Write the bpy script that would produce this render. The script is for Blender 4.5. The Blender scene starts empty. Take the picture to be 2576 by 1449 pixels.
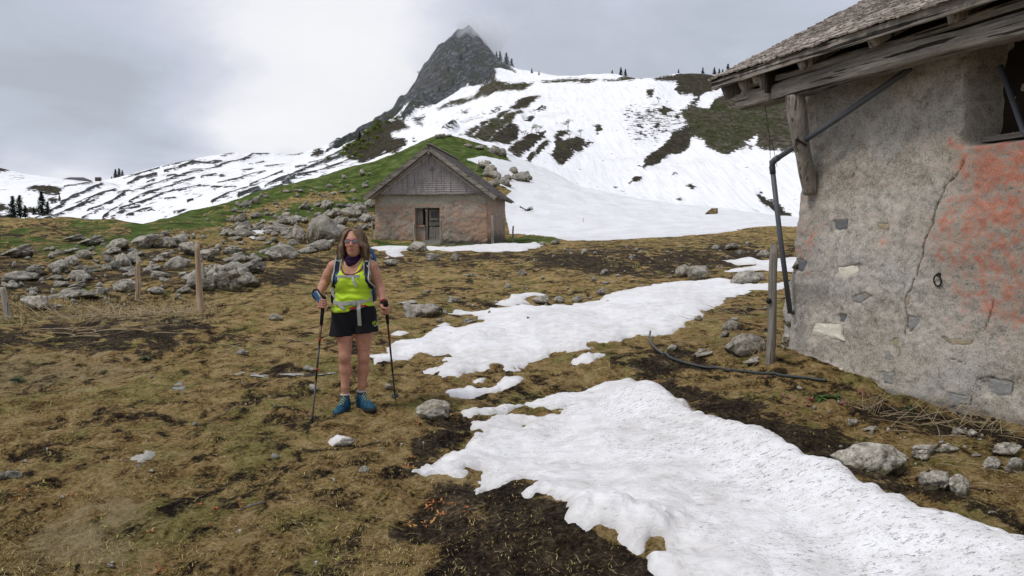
import bpy, bmesh, math, random
import numpy as np
from mathutils import Vector, Matrix, Quaternion
R = math.radians
rng = np.random.default_rng(7)
random.seed(7)
sc = bpy.context.scene
COL = sc.collection

# ------------------------------------------------------------------ camera
# measured on the photograph at a working width of 2576 px
FW, FH, FOC, HOR = 2576.0, 1449.0, 1840.0, 600.0
CAMZ = 1.55
PITCH = math.atan((FH / 2 - HOR) / FOC)
SP, CP = math.sin(PITCH), math.cos(PITCH)
cam = bpy.data.cameras.new('camera')
cam_o = bpy.data.objects.new('camera', cam)
COL.objects.link(cam_o)
cam_o.location = (0, 0, CAMZ)
cam_o.rotation_euler = (math.pi / 2 - PITCH, 0, 0)
cam.sensor_fit = 'HORIZONTAL'
cam.sensor_width = 36.0
cam.lens = 36.0 * FOC / FW
cam.clip_start = 0.05
cam.clip_end = 6000
sc.camera = cam_o

# ------------------------------------------------------------------ light
SUN_EL, SUN_AZ = R(55), R(-118)      # azimuth measured from +Y towards +X
EXPOSURE = 0.30
sun = bpy.data.lights.new('sun', 'SUN')
sun.energy = 1.5
sun.angle = R(14)
sun.color = (1.0, 0.965, 0.92)
sun_o = bpy.data.objects.new('sun', sun)
COL.objects.link(sun_o)
sd_ = Vector((math.sin(SUN_AZ) * math.cos(SUN_EL), math.cos(SUN_AZ) * math.cos(SUN_EL), math.sin(SUN_EL)))
sun_o.rotation_euler = (-sd_).to_track_quat('-Z', 'Y').to_euler()
sun_o.location = sd_ * 50

sc.view_settings.view_transform = 'Standard'
sc.view_settings.look = 'None'
sc.view_settings.gamma = 1
sc.view_settings.exposure = EXPOSURE
sc.view_settings.use_curve_mapping = False
sc.cycles.max_bounces = 6
sc.cycles.diffuse_bounces = 3
sc.cycles.glossy_bounces = 2
sc.cycles.transmission_bounces = 4
sc.cycles.transparent_max_bounces = 8
sc.cycles.volume_bounces = 4
sc.cycles.use_denoising = True
sc.cycles.denoiser = 'OPENIMAGEDENOISE'
sc.cycles.denoising_input_passes = 'RGB_ALBEDO_NORMAL'
sc.cycles.denoising_prefilter = 'ACCURATE'
sc.cycles.use_adaptive_sampling = False
sc.cycles.sample_clamp_indirect = 4.0


# ------------------------------------------------------------------ node helper
class NT:
    def __init__(self, tree):
        self.t = tree
        self.n = tree.nodes
        self.l = tree.links

    def node(self, typ, **kw):
        nd = self.n.new(typ)
        for k, v in kw.items():
            setattr(nd, k, v)
        return nd

    def put(self, sock, v):
        if v is None:
            return
        if hasattr(v, 'is_output') or hasattr(v, 'links'):
            self.l.new(v, sock)
        else:
            if isinstance(v, (tuple, list)) and len(v) == 3 and sock.type == 'RGBA':
                v = (*v, 1)
            sock.default_value = v

    def math(self, op, a, b=None, c=None, clamp=False):
        nd = self.node('ShaderNodeMath', operation=op, use_clamp=clamp)
        for i, v in enumerate((a, b, c)):
            self.put(nd.inputs[i], v)
        return nd.outputs[0]

    def vmath(self, op, a, b=None, out=0):
        nd = self.node('ShaderNodeVectorMath', operation=op)
        self.put(nd.inputs[0], a)
        if b is not None:
            self.put(nd.inputs[1], b)
        return nd.outputs['Value'] if op in ('DOT_PRODUCT', 'LENGTH', 'DISTANCE') else nd.outputs[0]

    def noise(self, scale, detail=4, rough=0.55, vec=None, dist=0.0, out='Fac', lac=2.0):
        nd = self.node('ShaderNodeTexNoise')
        nd.inputs['Scale'].default_value = scale
        nd.inputs['Detail'].default_value = detail
        nd.inputs['Roughness'].default_value = rough
        nd.inputs['Distortion'].default_value = dist
        nd.inputs['Lacunarity'].default_value = lac
        if vec is not None:
            self.l.new(vec, nd.inputs['Vector'])
        return nd.outputs[0] if out == 'Fac' else nd.outputs['Color']

    def voro(self, scale, vec=None, feature='F1', rand=1.0, out='Distance'):
        nd = self.node('ShaderNodeTexVoronoi', feature=feature)
        nd.inputs['Scale'].default_value = scale
        nd.inputs['Randomness'].default_value = rand
        if vec is not None:
            self.l.new(vec, nd.inputs['Vector'])
        return nd.outputs[out]

    def mapr(self, v, a, b, c=0.0, d=1.0, smooth=False):
        nd = self.node('ShaderNodeMapRange')
        nd.interpolation_type = 'SMOOTHSTEP' if smooth else 'LINEAR'
        nd.clamp = True
        for i, x in enumerate((v, a, b, c, d)):
            self.put(nd.inputs[i], x)
        return nd.outputs[0]

    def mix(self, fac, a, b, blend='MIX'):
        nd = self.node('ShaderNodeMix', data_type='RGBA', blend_type=blend)
        self.put(nd.inputs[0], fac)
        self.put(nd.inputs[6], a)
        self.put(nd.inputs[7], b)
        return nd.outputs[2]

    def ramp(self, fac, stops):
        nd = self.node('ShaderNodeValToRGB')
        e = nd.color_ramp.elements
        while len(e) < len(stops):
            e.new(0.5)
        for i, (p, c) in enumerate(stops):
            e[i].position = p
            e[i].color = (*c, 1) if len(c) == 3 else c
        self.l.new(fac, nd.inputs[0])
        return nd.outputs[0]

    def attr(self, name, out='Fac'):
        nd = self.node('ShaderNodeAttribute')
        nd.attribute_name = name
        return nd.outputs[out]

    def coord(self, kind='Object'):
        return self.node('ShaderNodeTexCoord').outputs[kind]

    def pos(self):
        return self.node('ShaderNodeNewGeometry').outputs['Position']

    def mapping(self, vec, scale=(1, 1, 1), rot=(0, 0, 0), loc=(0, 0, 0)):
        nd = self.node('ShaderNodeMapping')
        self.l.new(vec, nd.inputs[0])
        nd.inputs['Location'].default_value = loc
        nd.inputs['Rotation'].default_value = rot
        nd.inputs['Scale'].default_value = scale
        return nd.outputs[0]

    def bump(self, h, strength=0.5, dist=0.02, normal=None):
        nd = self.node('ShaderNodeBump')
        nd.inputs['Strength'].default_value = strength
        nd.inputs['Distance'].default_value = dist
        self.l.new(h, nd.inputs['Height'])
        if normal is not None:
            self.l.new(normal, nd.inputs['Normal'])
        return nd.outputs[0]

    def rand(self):
        return self.node('ShaderNodeObjectInfo').outputs['Random']


def material(name, build):
    m = bpy.data.materials.new(name)
    m.use_nodes = True
    t = NT(m.node_tree)
    b = m.node_tree.nodes['Principled BSDF']
    b.inputs['Roughness'].default_value = 0.85
    b.inputs['Specular IOR Level'].default_value = 0.25
    build(t, b)
    return m


def plain(name, col, rough=0.8, spec=0.25, metal=0.0, var=0.0, scale=20, bumps=0.0, sheen=0.0):
    def f(t, b):
        if var > 0:
            n = t.noise(scale, 5, 0.6, t.coord())
            c = t.mix(n, tuple(x * (1 - var) for x in col), tuple(min(1, x * (1 + var)) for x in col))
            t.put(b.inputs['Base Color'], c)
            if bumps > 0:
                t.put(b.inputs['Normal'], t.bump(n, bumps, 0.01))
        else:
            t.put(b.inputs['Base Color'], col)
        b.inputs['Roughness'].default_value = rough
        b.inputs['Specular IOR Level'].default_value = spec
        b.inputs['Metallic'].default_value = metal
        if sheen:
            b.inputs['Sheen Weight'].default_value = sheen
    return material(name, f)


# ------------------------------------------------------------------ world: overcast with brighter and darker cloud
def pix_dir(px, py):
    cx, cy = (px - FW / 2) / FOC, (FH / 2 - py) / FOC
    return Vector((cx, CP + cy * SP, -SP + cy * CP)).normalized()


w = bpy.data.worlds.new('World')
sc.world = w
w.use_nodes = True
t = NT(w.node_tree)
t.n.clear()
out = t.node('ShaderNodeOutputWorld')
sky = t.node('ShaderNodeTexSky', sky_type='NISHITA')
sky.sun_disc = False
sky.sun_elevation = SUN_EL
sky.sun_rotation = SUN_AZ
bg1 = t.node('ShaderNodeBackground')
bg1.inputs['Strength'].default_value = 0.09
t.l.new(sky.outputs[0], bg1.inputs['Color'])
d = t.coord('Generated')
sep = t.node('ShaderNodeSeparateXYZ')
t.l.new(d, sep.inputs[0])
zc = t.math('ADD', t.math('MAXIMUM', sep.outputs[2], 0.0), 0.30)
comb = t.node('ShaderNodeCombineXYZ')
t.l.new(t.math('DIVIDE', sep.outputs[0], zc), comb.inputs[0])
t.l.new(t.math('DIVIDE', sep.outputs[1], zc), comb.inputs[1])
n1 = t.noise(0.85, 5, 0.5, t.mapping(comb.outputs[0], loc=(3.1, 1.7, 0)), 0.35)
n2 = t.noise(2.6, 6, 0.55, t.mapping(comb.outputs[0], loc=(8.1, 4.7, 0)), 0.3)


def lobe(px, py, tight, amp):
    dd = t.vmath('DOT_PRODUCT', d, tuple(pix_dir(px, py)))
    return t.math('MULTIPLY', t.math('POWER', t.math('MAXIMUM', dd, 0.0), tight), amp)


v = t.math('ADD', t.math('MULTIPLY', n1, 0.75), t.math('MULTIPLY', n2, 0.75))
v = t.math('ADD', v, -0.245)
for args in ((840, 150, 85, 0.44), (930, 250, 200, 0.10), (700, 330, 110, 0.14), (230, 470, 420, 0.42), (560, 390, 420, 0.22), (330, 285, 150, -0.48), (60, 320, 200, -0.18), (80, 120, 80, -0.10),
             (1750, 40, 26, -0.24), (1330, 110, 160, -0.14)):
    v = t.math('ADD', v, lobe(*args))
cl = t.ramp(v, [(0.15, (0.44, 0.475, 0.535)), (0.40, (0.555, 0.59, 0.69)), (0.58, (0.68, 0.70, 0.79)), (0.80, (0.92, 0.92, 0.95)), (1.0, (0.97, 0.97, 0.98))])
bg2 = t.node('ShaderNodeBackground')
bg2.inputs['Strength'].default_value = 0.85
t.l.new(cl, bg2.inputs['Color'])
ms = t.node('ShaderNodeMixShader')
ms.inputs[0].default_value = 0.93
t.l.new(bg1.outputs[0], ms.inputs[1])
t.l.new(bg2.outputs[0], ms.inputs[2])
t.l.new(ms.outputs[0], out.inputs['Surface'])


# ------------------------------------------------------------------ mesh helpers
def mesh_np(name, V, F, smooth=True):
    """V (n,3); F list of index arrays, each (m,3) or (m,4)."""
    V = np.asarray(V, np.float32)
    if isinstance(F, np.ndarray):
        F = [F]
    F = [np.asarray(f, np.int32) for f in F if len(f)]
    me = bpy.data.meshes.new(name)
    me.vertices.add(len(V))
    me.vertices.foreach_set('co', V.ravel())
    nl = sum(f.size for f in F)
    npoly = sum(len(f) for f in F)
    me.loops.add(nl)
    me.loops.foreach_set('vertex_index', np.concatenate([f.ravel() for f in F]))
    me.polygons.add(npoly)
    tot = np.concatenate([np.full(len(f), f.shape[1], np.int32) for f in F])
    st = np.concatenate([[0], np.cumsum(tot)[:-1]]).astype(np.int32)
    me.polygons.foreach_set('loop_start', st)
    me.polygons.foreach_set('loop_total', tot)
    if smooth:
        me.polygons.foreach_set('use_smooth', np.ones(npoly, bool))
    me.update(calc_edges=True)
    return me


def set_attr(me, name, vals):
    a = me.attributes.new(name, 'FLOAT', 'POINT')
    a.data.foreach_set('value', np.asarray(vals, np.float32).ravel())


def set_col(me, name, cols):
    a = me.attributes.new(name, 'FLOAT_COLOR', 'POINT')
    c = np.ones((len(cols), 4), np.float32)
    c[:, :3] = cols
    a.data.foreach_set('color', c.ravel())


def obj(name, me, mat=None, parent=None, loc=None, rot=None, scale=None):
    o = bpy.data.objects.new(name, me)
    COL.objects.link(o)
    if mat is not None and me is not None and len(me.materials) == 0:
        me.materials.append(mat)
    if parent is not None:
        o.parent = parent
    if loc is not None:
        o.location = loc
    if rot is not None:
        o.rotation_euler = rot
    if scale is not None:
        o.scale = scale
    return o


def tag(o, label=None, cat=None, group=None, kind=None):
    if label:
        o['label'] = label
    if cat:
        o['category'] = cat
    if group:
        o['group'] = group
    if kind:
        o['kind'] = kind
    return o


def empty(name, loc=(0, 0, 0), rz=0.0):
    o = bpy.data.objects.new(name, None)
    COL.objects.link(o)
    o.location = loc
    o.rotation_euler = (0, 0, rz)
    o.empty_display_size = 0.2
    return o


class MB:
    """collects simple shapes into one mesh"""
    def __init__(self):
        self.v, self.f, self.n = [], [], 0

    def add(self, V, F):
        V = np.asarray(V, float)
        self.v.append(V)
        for f in F:
            self.f.append([i + self.n for i in f])
        self.n += len(V)
        return self

    def box(self, c, s, M=None, jit=0.0):
        c, s = np.array(c, float), np.array(s, float) / 2
        P = np.array([(x, y, z) for x in (-1, 1) for y in (-1, 1) for z in (-1, 1)], float) * s
        if jit:
            P = P + rng.normal(0, jit, P.shape)
        if M is not None:
            P = P @ np.array(M).T
        return self.add(P + c, [(0, 1, 3, 2), (4, 6, 7, 5), (0, 4, 5, 1), (2, 3, 7, 6), (0, 2, 6, 4), (1, 5, 7, 3)])

    def tube(self, pts, rad, n=8, cap=True, squash=None):
        pts = np.array(pts, float)
        rad = np.broadcast_to(np.array(rad, float), (len(pts),))
        T = np.gradient(pts, axis=0)
        T /= np.linalg.norm(T, axis=1, keepdims=True) + 1e-12
        ref = np.array((0, 0, 1.0)) if abs(T[0][2]) < 0.9 else np.array((1.0, 0, 0))
        V = []
        for i in range(len(pts)):
            a = np.cross(T[i], ref)
            a /= np.linalg.norm(a) + 1e-12
            b = np.cross(T[i], a)
            ref = -b if False else ref
            th = np.arange(n) / n * 2 * math.pi
            sx, sy = (1, 1) if squash is None else squash
            V.append(pts[i] + rad[i] * (np.cos(th)[:, None] * a * sx + np.sin(th)[:, None] * b * sy))
        V = np.concatenate(V)
        F = []
        for i in range(len(pts) - 1):
            for j in range(n):
                k = (j + 1) % n
                F.append((i * n + j, i * n + k, (i + 1) * n + k, (i + 1) * n + j))
        if cap:
            F.append(tuple(range(n))[::-1])
            F.append(tuple((len(pts) - 1) * n + j for j in range(n)))
        return self.add(V, F)

    def prism(self, poly, M, depth):
        """poly: 2-D outline, M maps (x,y,z) to 3-D (callable), depth along local z"""
        n = len(poly)
        V = [M(x, y, 0.0) for x, y in poly] + [M(x, y, depth) for x, y in poly]
        F = [tuple(range(n))[::-1], tuple(range(n, 2 * n))]
        for i in range(n):
            k = (i + 1) % n
            F.append((i, k, n + k, n + i))
        return self.add(V, F)

    def mesh(self, name, smooth=False):
        me = bpy.data.meshes.new(name)
        me.from_pydata(np.concatenate(self.v).tolist(), [], self.f)
        if smooth:
            me.polygons.foreach_set('use_smooth', np.ones(len(me.polygons), bool))
        me.update()
        return me

    def build(self, name, mat, parent=None, smooth=False, **kw):
        return obj(name, self.mesh(name, smooth), mat, parent, **kw)


def smoothstep(a, b, x):
    q = np.clip((x - a) / (b - a), 0, 1)
    return q * q * (3 - 2 * q)


# ------------------------------------------------------------------ numpy noise
def _hash(ix, iy, iz, seed):
    h = (ix.astype(np.int64) * 374761393 + iy.astype(np.int64) * 668265263 + iz.astype(np.int64) * 2147483647 + seed * 974634777) & 0xFFFFFFFF
    h = ((h ^ (h >> 13)) * 1274126177) & 0xFFFFFFFF
    h = ((h ^ (h >> 16)) * 2246822519) & 0xFFFFFFFF
    return ((h ^ (h >> 15)) & 0xFFFFFF) / float(0xFFFFFF)


def vn2(x, y, seed=0):
    x, y = np.asarray(x, float), np.asarray(y, float)
    ix, iy = np.floor(x), np.floor(y)
    fx, fy = x - ix, y - iy
    fx = fx * fx * fx * (fx * (fx * 6 - 15) + 10)
    fy = fy * fy * fy * (fy * (fy * 6 - 15) + 10)
    z = np.zeros_like(ix)
    a, b = _hash(ix, iy, z, seed), _hash(ix + 1, iy, z, seed)
    c, d_ = _hash(ix, iy + 1, z, seed), _hash(ix + 1, iy + 1, z, seed)
    return ((a + (b - a) * fx) * (1 - fy) + (c + (d_ - c) * fx) * fy) * 2 - 1


def vn3(p, seed=0):
    i = np.floor(p)
    f = p - i
    f = f * f * f * (f * (f * 6 - 15) + 10)
    r = 0
    for dx in (0, 1):
        for dy in (0, 1):
            for dz in (0, 1):
                wgt = (f[..., 0] if dx else 1 - f[..., 0]) * (f[..., 1] if dy else 1 - f[..., 1]) * (f[..., 2] if dz else 1 - f[..., 2])
                r = r + wgt * _hash(i[..., 0] + dx, i[..., 1] + dy, i[..., 2] + dz, seed)
    return r * 2 - 1


def fbm2(x, y, oct=4, seed=0, gain=0.5):
    r, a, f = 0, 1.0, 1.0
    for k in range(oct):
        # rotate each octave so that the lattice does not show
        ca, sa = math.cos(0.6 + k), math.sin(0.6 + k)
        r = r + a * vn2((x * ca - y * sa) * f, (x * sa + y * ca) * f, seed + k * 17)
        a *= gain
        f *= 2.03
    return r


def fbm3(p, oct=4, seed=0, gain=0.5):
    r, a, f = 0, 1.0, 1.0
    for k in range(oct):
        r = r + a * vn3(p * f + k * 3.7, seed + k * 17)
        a *= gain
        f *= 2.03
    return r


# ------------------------------------------------------------------ photo measurements -> world
def project(x, y, z):
    dz = z - CAMZ
    dep = y * CP - dz * SP
    up = y * SP + dz * CP
    return FW / 2 + FOC * x / dep, FH / 2 - FOC * up / dep


def at(px, py, Y):
    """world point on the sight line of a pixel, at distance Y"""
    cx, cy = (px - FW / 2) / FOC, (FH / 2 - py) / FOC
    k = Y / (CP + cy * SP)
    return np.array((cx * k, Y, CAMZ + (-SP + cy * CP) * k))


def on_plane(px, py, z):
    cx, cy = (px - FW / 2) / FOC, (FH / 2 - py) / FOC
    k = (z - CAMZ) / (-SP + cy * CP)
    return np.array((cx * k, (CP + cy * SP) * k, z))


S1 = 0.3704
def Z1(pts): return [(x * S1, 301.9 + y * S1) for x, y in pts]
def Z2(pts): return [(670.8 + x * S1, 33.5 + y * S1) for x, y in pts]
def Z3(pts): return [(1341.7 + x * S1, 100.6 + y * S1) for x, y in pts]


def sdist(px, py, poly):
    """signed distance, positive inside"""
    px, py = np.asarray(px, float), np.asarray(py, float)
    P = np.array(poly, float)
    Q = np.roll(P, -1, 0)
    d2 = np.full(px.shape, 1e18)
    ins = np.zeros(px.shape, bool)
    for (x0, y0), (x1, y1) in zip(P, Q):
        ex, ey = x1 - x0, y1 - y0
        wx, wy = px - x0, py - y0
        q = np.clip((wx * ex + wy * ey) / (ex * ex + ey * ey + 1e-12), 0, 1)
        d2 = np.minimum(d2, (wx - ex * q) ** 2 + (wy - ey * q) ** 2)
        cnd = ((y0 > py) != (y1 > py)) & (px < (x1 - x0) * (py - y0) / (y1 - y0 + 1e-12) + x0)
        ins ^= cnd
    return np.where(ins, 1, -1) * np.sqrt(d2)


def sline(px, py, pts):
    """distance to a polyline"""
    px, py = np.asarray(px, float), np.asarray(py, float)
    d2 = np.full(px.shape, 1e18)
    for (x0, y0), (x1, y1) in zip(pts[:-1], pts[1:]):
        ex, ey = x1 - x0, y1 - y0
        wx, wy = px - x0, py - y0
        q = np.clip((wx * ex + wy * ey) / (ex * ex + ey * ey + 1e-12), 0, 1)
        d2 = np.minimum(d2, (wx - ex * q) ** 2 + (wy - ey * q) ** 2)
    return np.sqrt(d2)
# ------------------------------------------------------------------ terrain: lines of known distance, interpolated
# each line: (column px, row py or None, distance, height if py is None)
KL = [
    [(-3000, None, 1.0, 0), (5600, None, 1.0, 0)],
    [(-3000, None, 6.0, 0), (5600, None, 6.0, 0)],
    [(-3000, None, 15, 0.1), (0, None, 15, 0.02), (900, None, 15, 0.02), (1500, None, 15, 0.10), (2000, None, 15, 0.25), (2600, None, 15, 0.35), (5600, None, 15, .5)],
    [(-3000, None, 25, 0.9), (0, None, 25, 0.72), (500, None, 25, 0.72), (800, None, 25, 0.52), (1100, None, 25, 0.45), (1500, None, 25, 0.42), (2000, None, 25, 0.5), (5600, None, 25, .7)],
    [(-3000, 585, 38, 0), (0, 592, 38, 0), (300, 592, 38, 0), (500, 590, 39, 0), (740, 603, 40, 0), (943, 608, 42, 0), (1235, 613, 42, 0), (1290, 612, 43, 0),
     (1400, 606, 44, 0), (1600, 600, 43, 0), (1800, 588, 42, 0), (2000, 573, 42, 0), (2300, 562, 42, 0), (5600, 540, 42, 0)],
    [(-3000, 570, 46, 0), (300, 574, 46, 0), (360, 578, 45.5, 0), (500, 566, 51, 0), (740, 570, 52, 0), (870, 592, 52, 0), (943, 605, 51, 0), (1235, 607, 51, 0), (1290, 606, 52, 0),
     (1340, 600, 53, 0), (1400, 594, 54, 0), (1600, 586, 54, 0), (1800, 576, 54, 0), (2000, 567, 54, 0), (2300, 563, 54, 0), (5600, 540, 54, 0)],
    [(-3000, 540, 56, 0), (0, 552, 55, 0), (150, 551, 55, 0), (290, 555, 55, 0), (330, 563, 52, 0), (360, 567, 52, 0), (420, 552, 58, 0), (500, 533, 66, 0), (600, 502, 74, 0),
     (700, 472, 80, 0), (850, 437, 86, 0), (925, 412, 90, 0), (1000, 384, 92, 0), (1070, 352, 95, 0), (1110, 341, 96, 0), (1170, 350, 96, 0), (1250, 373, 96, 0), (1300, 398, 96, 0), (1350, 420, 95, 0),
     (1400, 442, 94, 0), (1460, 470, 92, 0), (1550, 494, 90, 0), (1700, 517, 92, 0), (1850, 532, 95, 0), (2000, 546, 98, 0), (2300, 556, 100, 0), (5600, 550, 100, 0)],
]
CR = KL[-1]
KL.append([(a, b + 22, c + 26, 0) for a, b, c, _ in CR])
KL.append([(a, b + 7, 165, 0) for a, b, c, _ in CR])
KL.append([(-3000, 500, 250, 0), (0, 492, 250, 0), (200, 482, 250, 0), (400, 470, 250, 0), (600, 446, 250, 0), (800, 418, 250, 0), (900, 385, 250, 0), (1000, 345, 250, 0), (1100, 312, 250, 0), (1200, 302, 250, 0),
           (1300, 312, 250, 0), (1500, 335, 250, 0), (1700, 345, 250, 0), (1900, 350, 250, 0), (5600, 360, 250, 0)])
KL.append([(-3000, 425, 300, 0), (0, 448, 300, 0), (160, 457, 310, 0), (300, 458, 300, 0), (450, 430, 310, 0), (600, 410, 320, 0), (740, 405, 340, 0), (850, 382, 360, 0), (900, 352, 380, 0), (950, 328, 390, 0),
           (1000, 312, 400, 0), (1060, 290, 410, 0), (1100, 270, 420, 0), (1175, 228, 430, 0), (1245, 172, 430, 0), (1300, 190, 400, 0), (1400, 205, 370, 0), (1500, 207, 360, 0), (1650, 207, 350, 0), (1800, 222, 345, 0),
           (1900, 236, 340, 0), (5600, 260, 340, 0)])
SKY = [(-3000, 395, 380, 0), (-200, 405, 380, 0), (0, 424, 380, 0), (60, 438, 380, 0), (130, 447, 370, 0), (160, 452, 362, 0), (250, 456, 350, 0), (300, 446, 345, 0), (400, 420, 345, 0), (500, 398, 350, 0), (560, 388, 355, 0),
       (600, 383, 360, 0), (700, 386, 390, 0), (740, 389, 400, 0), (800, 373, 430, 0), (850, 354, 450, 0), (900, 327, 470, 0), (950, 297, 490, 0), (985, 272, 500, 0), (1020, 235, 510, 0), (1050, 192, 520, 0), (1070, 160, 525, 0),
       (1090, 132, 530, 0), (1106, 112, 530, 0), (1120, 104, 532, 0), (1145, 82, 535, 0), (1163, 76, 538, 0), (1175, 61, 540, 0), (1188, 70, 538, 0), (1207, 92, 534, 0), (1225, 114, 528, 0), (1245, 139, 520, 0), (1262, 154, 510, 0),
       (1278, 166, 490, 0), (1300, 175, 460, 0), (1330, 179, 440, 0), (1400, 191, 420, 0), (1450, 192, 412, 0), (1480, 188, 410, 0), (1540, 184, 410, 0), (1600, 196, 400, 0), (1640, 196, 398, 0), (1700, 184, 395, 0),
       (1760, 186, 392, 0), (1840, 192, 390, 0), (1900, 202, 390, 0), (2000, 215, 390, 0), (2300, 230, 390, 0), (5600, 245, 390, 0)]
KL.append(SKY)


def _line(l):
    P = []
    for px, py, Y, z in l:
        if py is None:
            P.append(((px - FW / 2) / FOC / CP, Y, z))
        else:
            p = at(px, py, Y)
            P.append((p[0] / Y, Y, p[2]))
    return np.array(sorted(P))


KA = [_line(l) for l in KL]
last = KA[-1].copy()
last2 = last.copy()
last2[:, 1] += 90
last2[:, 2] = last2[:, 2] * 0.55
last3 = last.copy()
last3[:, 1] = 820
last3[:, 2] = -20
KA += [last2, last3]
NK = len(KA)


def zbase(x, y):
    x, y = np.asarray(x, float), np.asarray(y, float)
    shp = x.shape
    x, y = x.ravel(), np.maximum(y.ravel(), 1.0)
    u = x / y
    Yk = np.array([np.interp(u, k[:, 0], k[:, 1]) for k in KA])
    Zk = np.array([np.interp(u, k[:, 0], k[:, 2]) for k in KA])
    dl = (Zk[1:] - Zk[:-1]) / (Yk[1:] - Yk[:-1])
    m = np.zeros_like(Zk)
    a, b = dl[:-1], dl[1:]
    same = a * b > 0
    m[1:-1] = np.where(same, 2 * a * b / np.where(same, a + b, 1), 0)
    m[0] = dl[0]
    m[-1] = dl[-1]
    i = np.clip((Yk <= y).sum(0) - 1, 0, NK - 2)
    j = np.arange(len(x))
    y0, y1, z0, z1, m0, m1 = Yk[i, j], Yk[i + 1, j], Zk[i, j], Zk[i + 1, j], m[i, j], m[i + 1, j]
    h = y1 - y0
    q = np.clip((y - y0) / h, 0, 1)
    r = (2 * q ** 3 - 3 * q ** 2 + 1) * z0 + (q ** 3 - 2 * q ** 2 + q) * h * m0 + (-2 * q ** 3 + 3 * q ** 2) * z1 + (q ** 3 - q ** 2) * h * m1
    return r.reshape(shp)


BUMPS = [(3.25, 8.9, 0.9, 0.20), (-4.6, 15.2, 1.6, 0.16), (-3.2, 15.0, 1.4, 0.14), (-6.0, 12.5, 1.5, 0.12), (0.165, 4.22, 0.17, 0.09), (0.435, 3.80, 0.16, 0.10), (0.72, 3.64, 0.13, 0.09), (0.15, 12.5, 0.8, .08),
         (5.2, 30, 2.5, .25), (9, 34, 3, .3), (3, 28, 2, .2)]


def zdetail(x, y):
    f = smoothstep(70, 20, y)
    left = smoothstep(-2, -9, x) * smoothstep(13, 22, y)
    z = 0.055 * fbm2(x / 1.5, y / 1.5, 2, 3) + 0.034 * fbm2(x / 0.42, y / 0.42, 2, 5)
    near = smoothstep(16, 9, y)
    z = z + near * (0.017 * fbm2(x / 0.13, y / 0.13, 2, 9) + 0.007 * vn2(x / 0.036, y / 0.036, 21))
    z = z + 0.22 * left * fbm2(x / 3.2, y / 3.2, 3, 11)
    hill = smoothstep(30, 60, y)
    z = z * (1 - 0.5 * hill) + hill * (0.22 * fbm2(x / 5.0, y / 5.0, 3, 13) + 0.05 * fbm2(x / 1.0, y / 1.0, 2, 31))
    for bx, by, s, a in BUMPS:
        z = z + a * np.exp(-((x - bx) ** 2 + (y - by) ** 2) / (2 * s * s))
    return z


def gz(x, y):
    return zbase(x, y) + zdetail(np.asarray(x, float), np.asarray(y, float))


_Yray = np.concatenate([np.geomspace(2.2, 30, 500), np.geomspace(30.2, 600, 700)])


def hit(px, py, dz=0.0, y0=0.0):
    """first point where the sight line of a pixel meets the ground (beyond distance y0)"""
    Yr = _Yray[_Yray > y0]
    cx, cy = (px - FW / 2) / FOC, (FH / 2 - py) / FOC
    k = Yr / (CP + cy * SP)
    x, z = cx * k, CAMZ + (-SP + cy * CP) * k
    g = gz(x, Yr) + dz
    below = np.nonzero(z <= g)[0]
    if len(below) == 0:
        i = np.argmin(z - g)
        return np.array((x[i], Yr[i], g[i]))
    i = below[0]
    if i == 0:
        return np.array((x[0], Yr[0], g[0]))
    a, b = z[i - 1] - g[i - 1], z[i] - g[i]
    q = a / (a - b + 1e-12)
    Y = Yr[i - 1] + (Yr[i] - Yr[i - 1]) * q
    X = cx * Y / (CP + cy * SP)
    return np.array((X, Y, float(gz(X, Y)) + dz))


# ------------------------------------------------------------------ what covers the far slopes (outlines measured on the photo)
RK = []   # bare rock
GR = []   # green turf
BR = []   # brown scrub and earth
SN = []   # snow lying inside those
RK.append(Z2([(430, 890), (490, 835), (620, 745), (700, 715), (800, 625), (895, 510), (1000, 385), (1050, 300), (1160, 160), (1180, 110), (1270, 50), (1375, 10), (1470, 70), (1530, 150), (1560, 240), (1630, 310), (1690, 380),
              (1620, 352), (1580, 340), (1545, 365), (1560, 400), (1545, 430), (1450, 475), (1375, 485), (1350, 480), (1230, 555), (1150, 610), (1090, 645), (1010, 660), (990, 700), (930, 740), (900, 720), (820, 715), (740, 745), (600, 840), (500, 890)]))
SN.append(Z2([(1085, 650), (1230, 552), (1370, 474), (1455, 465), (1440, 500), (1415, 530), (1330, 578), (1250, 590), (1175, 645)]))
SN.append(Z2([(820, 715), (900, 650), (985, 585), (990, 600), (940, 645), (850, 710)]))
BR.append(Z2([(505, 955), (560, 890), (700, 770), (760, 730), (860, 700), (930, 740), (970, 770), (840, 805), (850, 835), (915, 850), (955, 870), (930, 910), (905, 945), (870, 960), (800, 940), (720, 990), (640, 1005), (560, 990)]))
GR.append(Z2([(1400, 560), (1440, 500), (1520, 440), (1545, 425), (1600, 455), (1700, 460), (1815, 465), (1790, 490), (1740, 522), (1680, 515), (1600, 520), (1500, 545), (1400, 575), (1330, 605), (1250, 628), (1170, 660), (1150, 648), (1250, 592), (1330, 580)]))
GR.append(Z2([(1860, 460), (1950, 448), (2150, 446), (2250, 458), (2180, 485), (2090, 475), (2000, 472), (1900, 468)]))
BR.append(Z2([(1655, 635), (1700, 600), (1760, 575), (1860, 566), (1820, 600), (1750, 642), (1690, 652)]))
GR.append(Z2([(1300, 842), (1400, 780), (1500, 730), (1600, 668), (1660, 650), (1640, 672), (1560, 727), (1450, 785), (1360, 840)]))
GR.append(Z2([(1360, 850), (1450, 785), (1560, 722), (1640, 680), (1700, 658), (1750, 660), (1690, 692), (1660, 750), (1560, 800), (1500, 870), (1420, 870)]))
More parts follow.
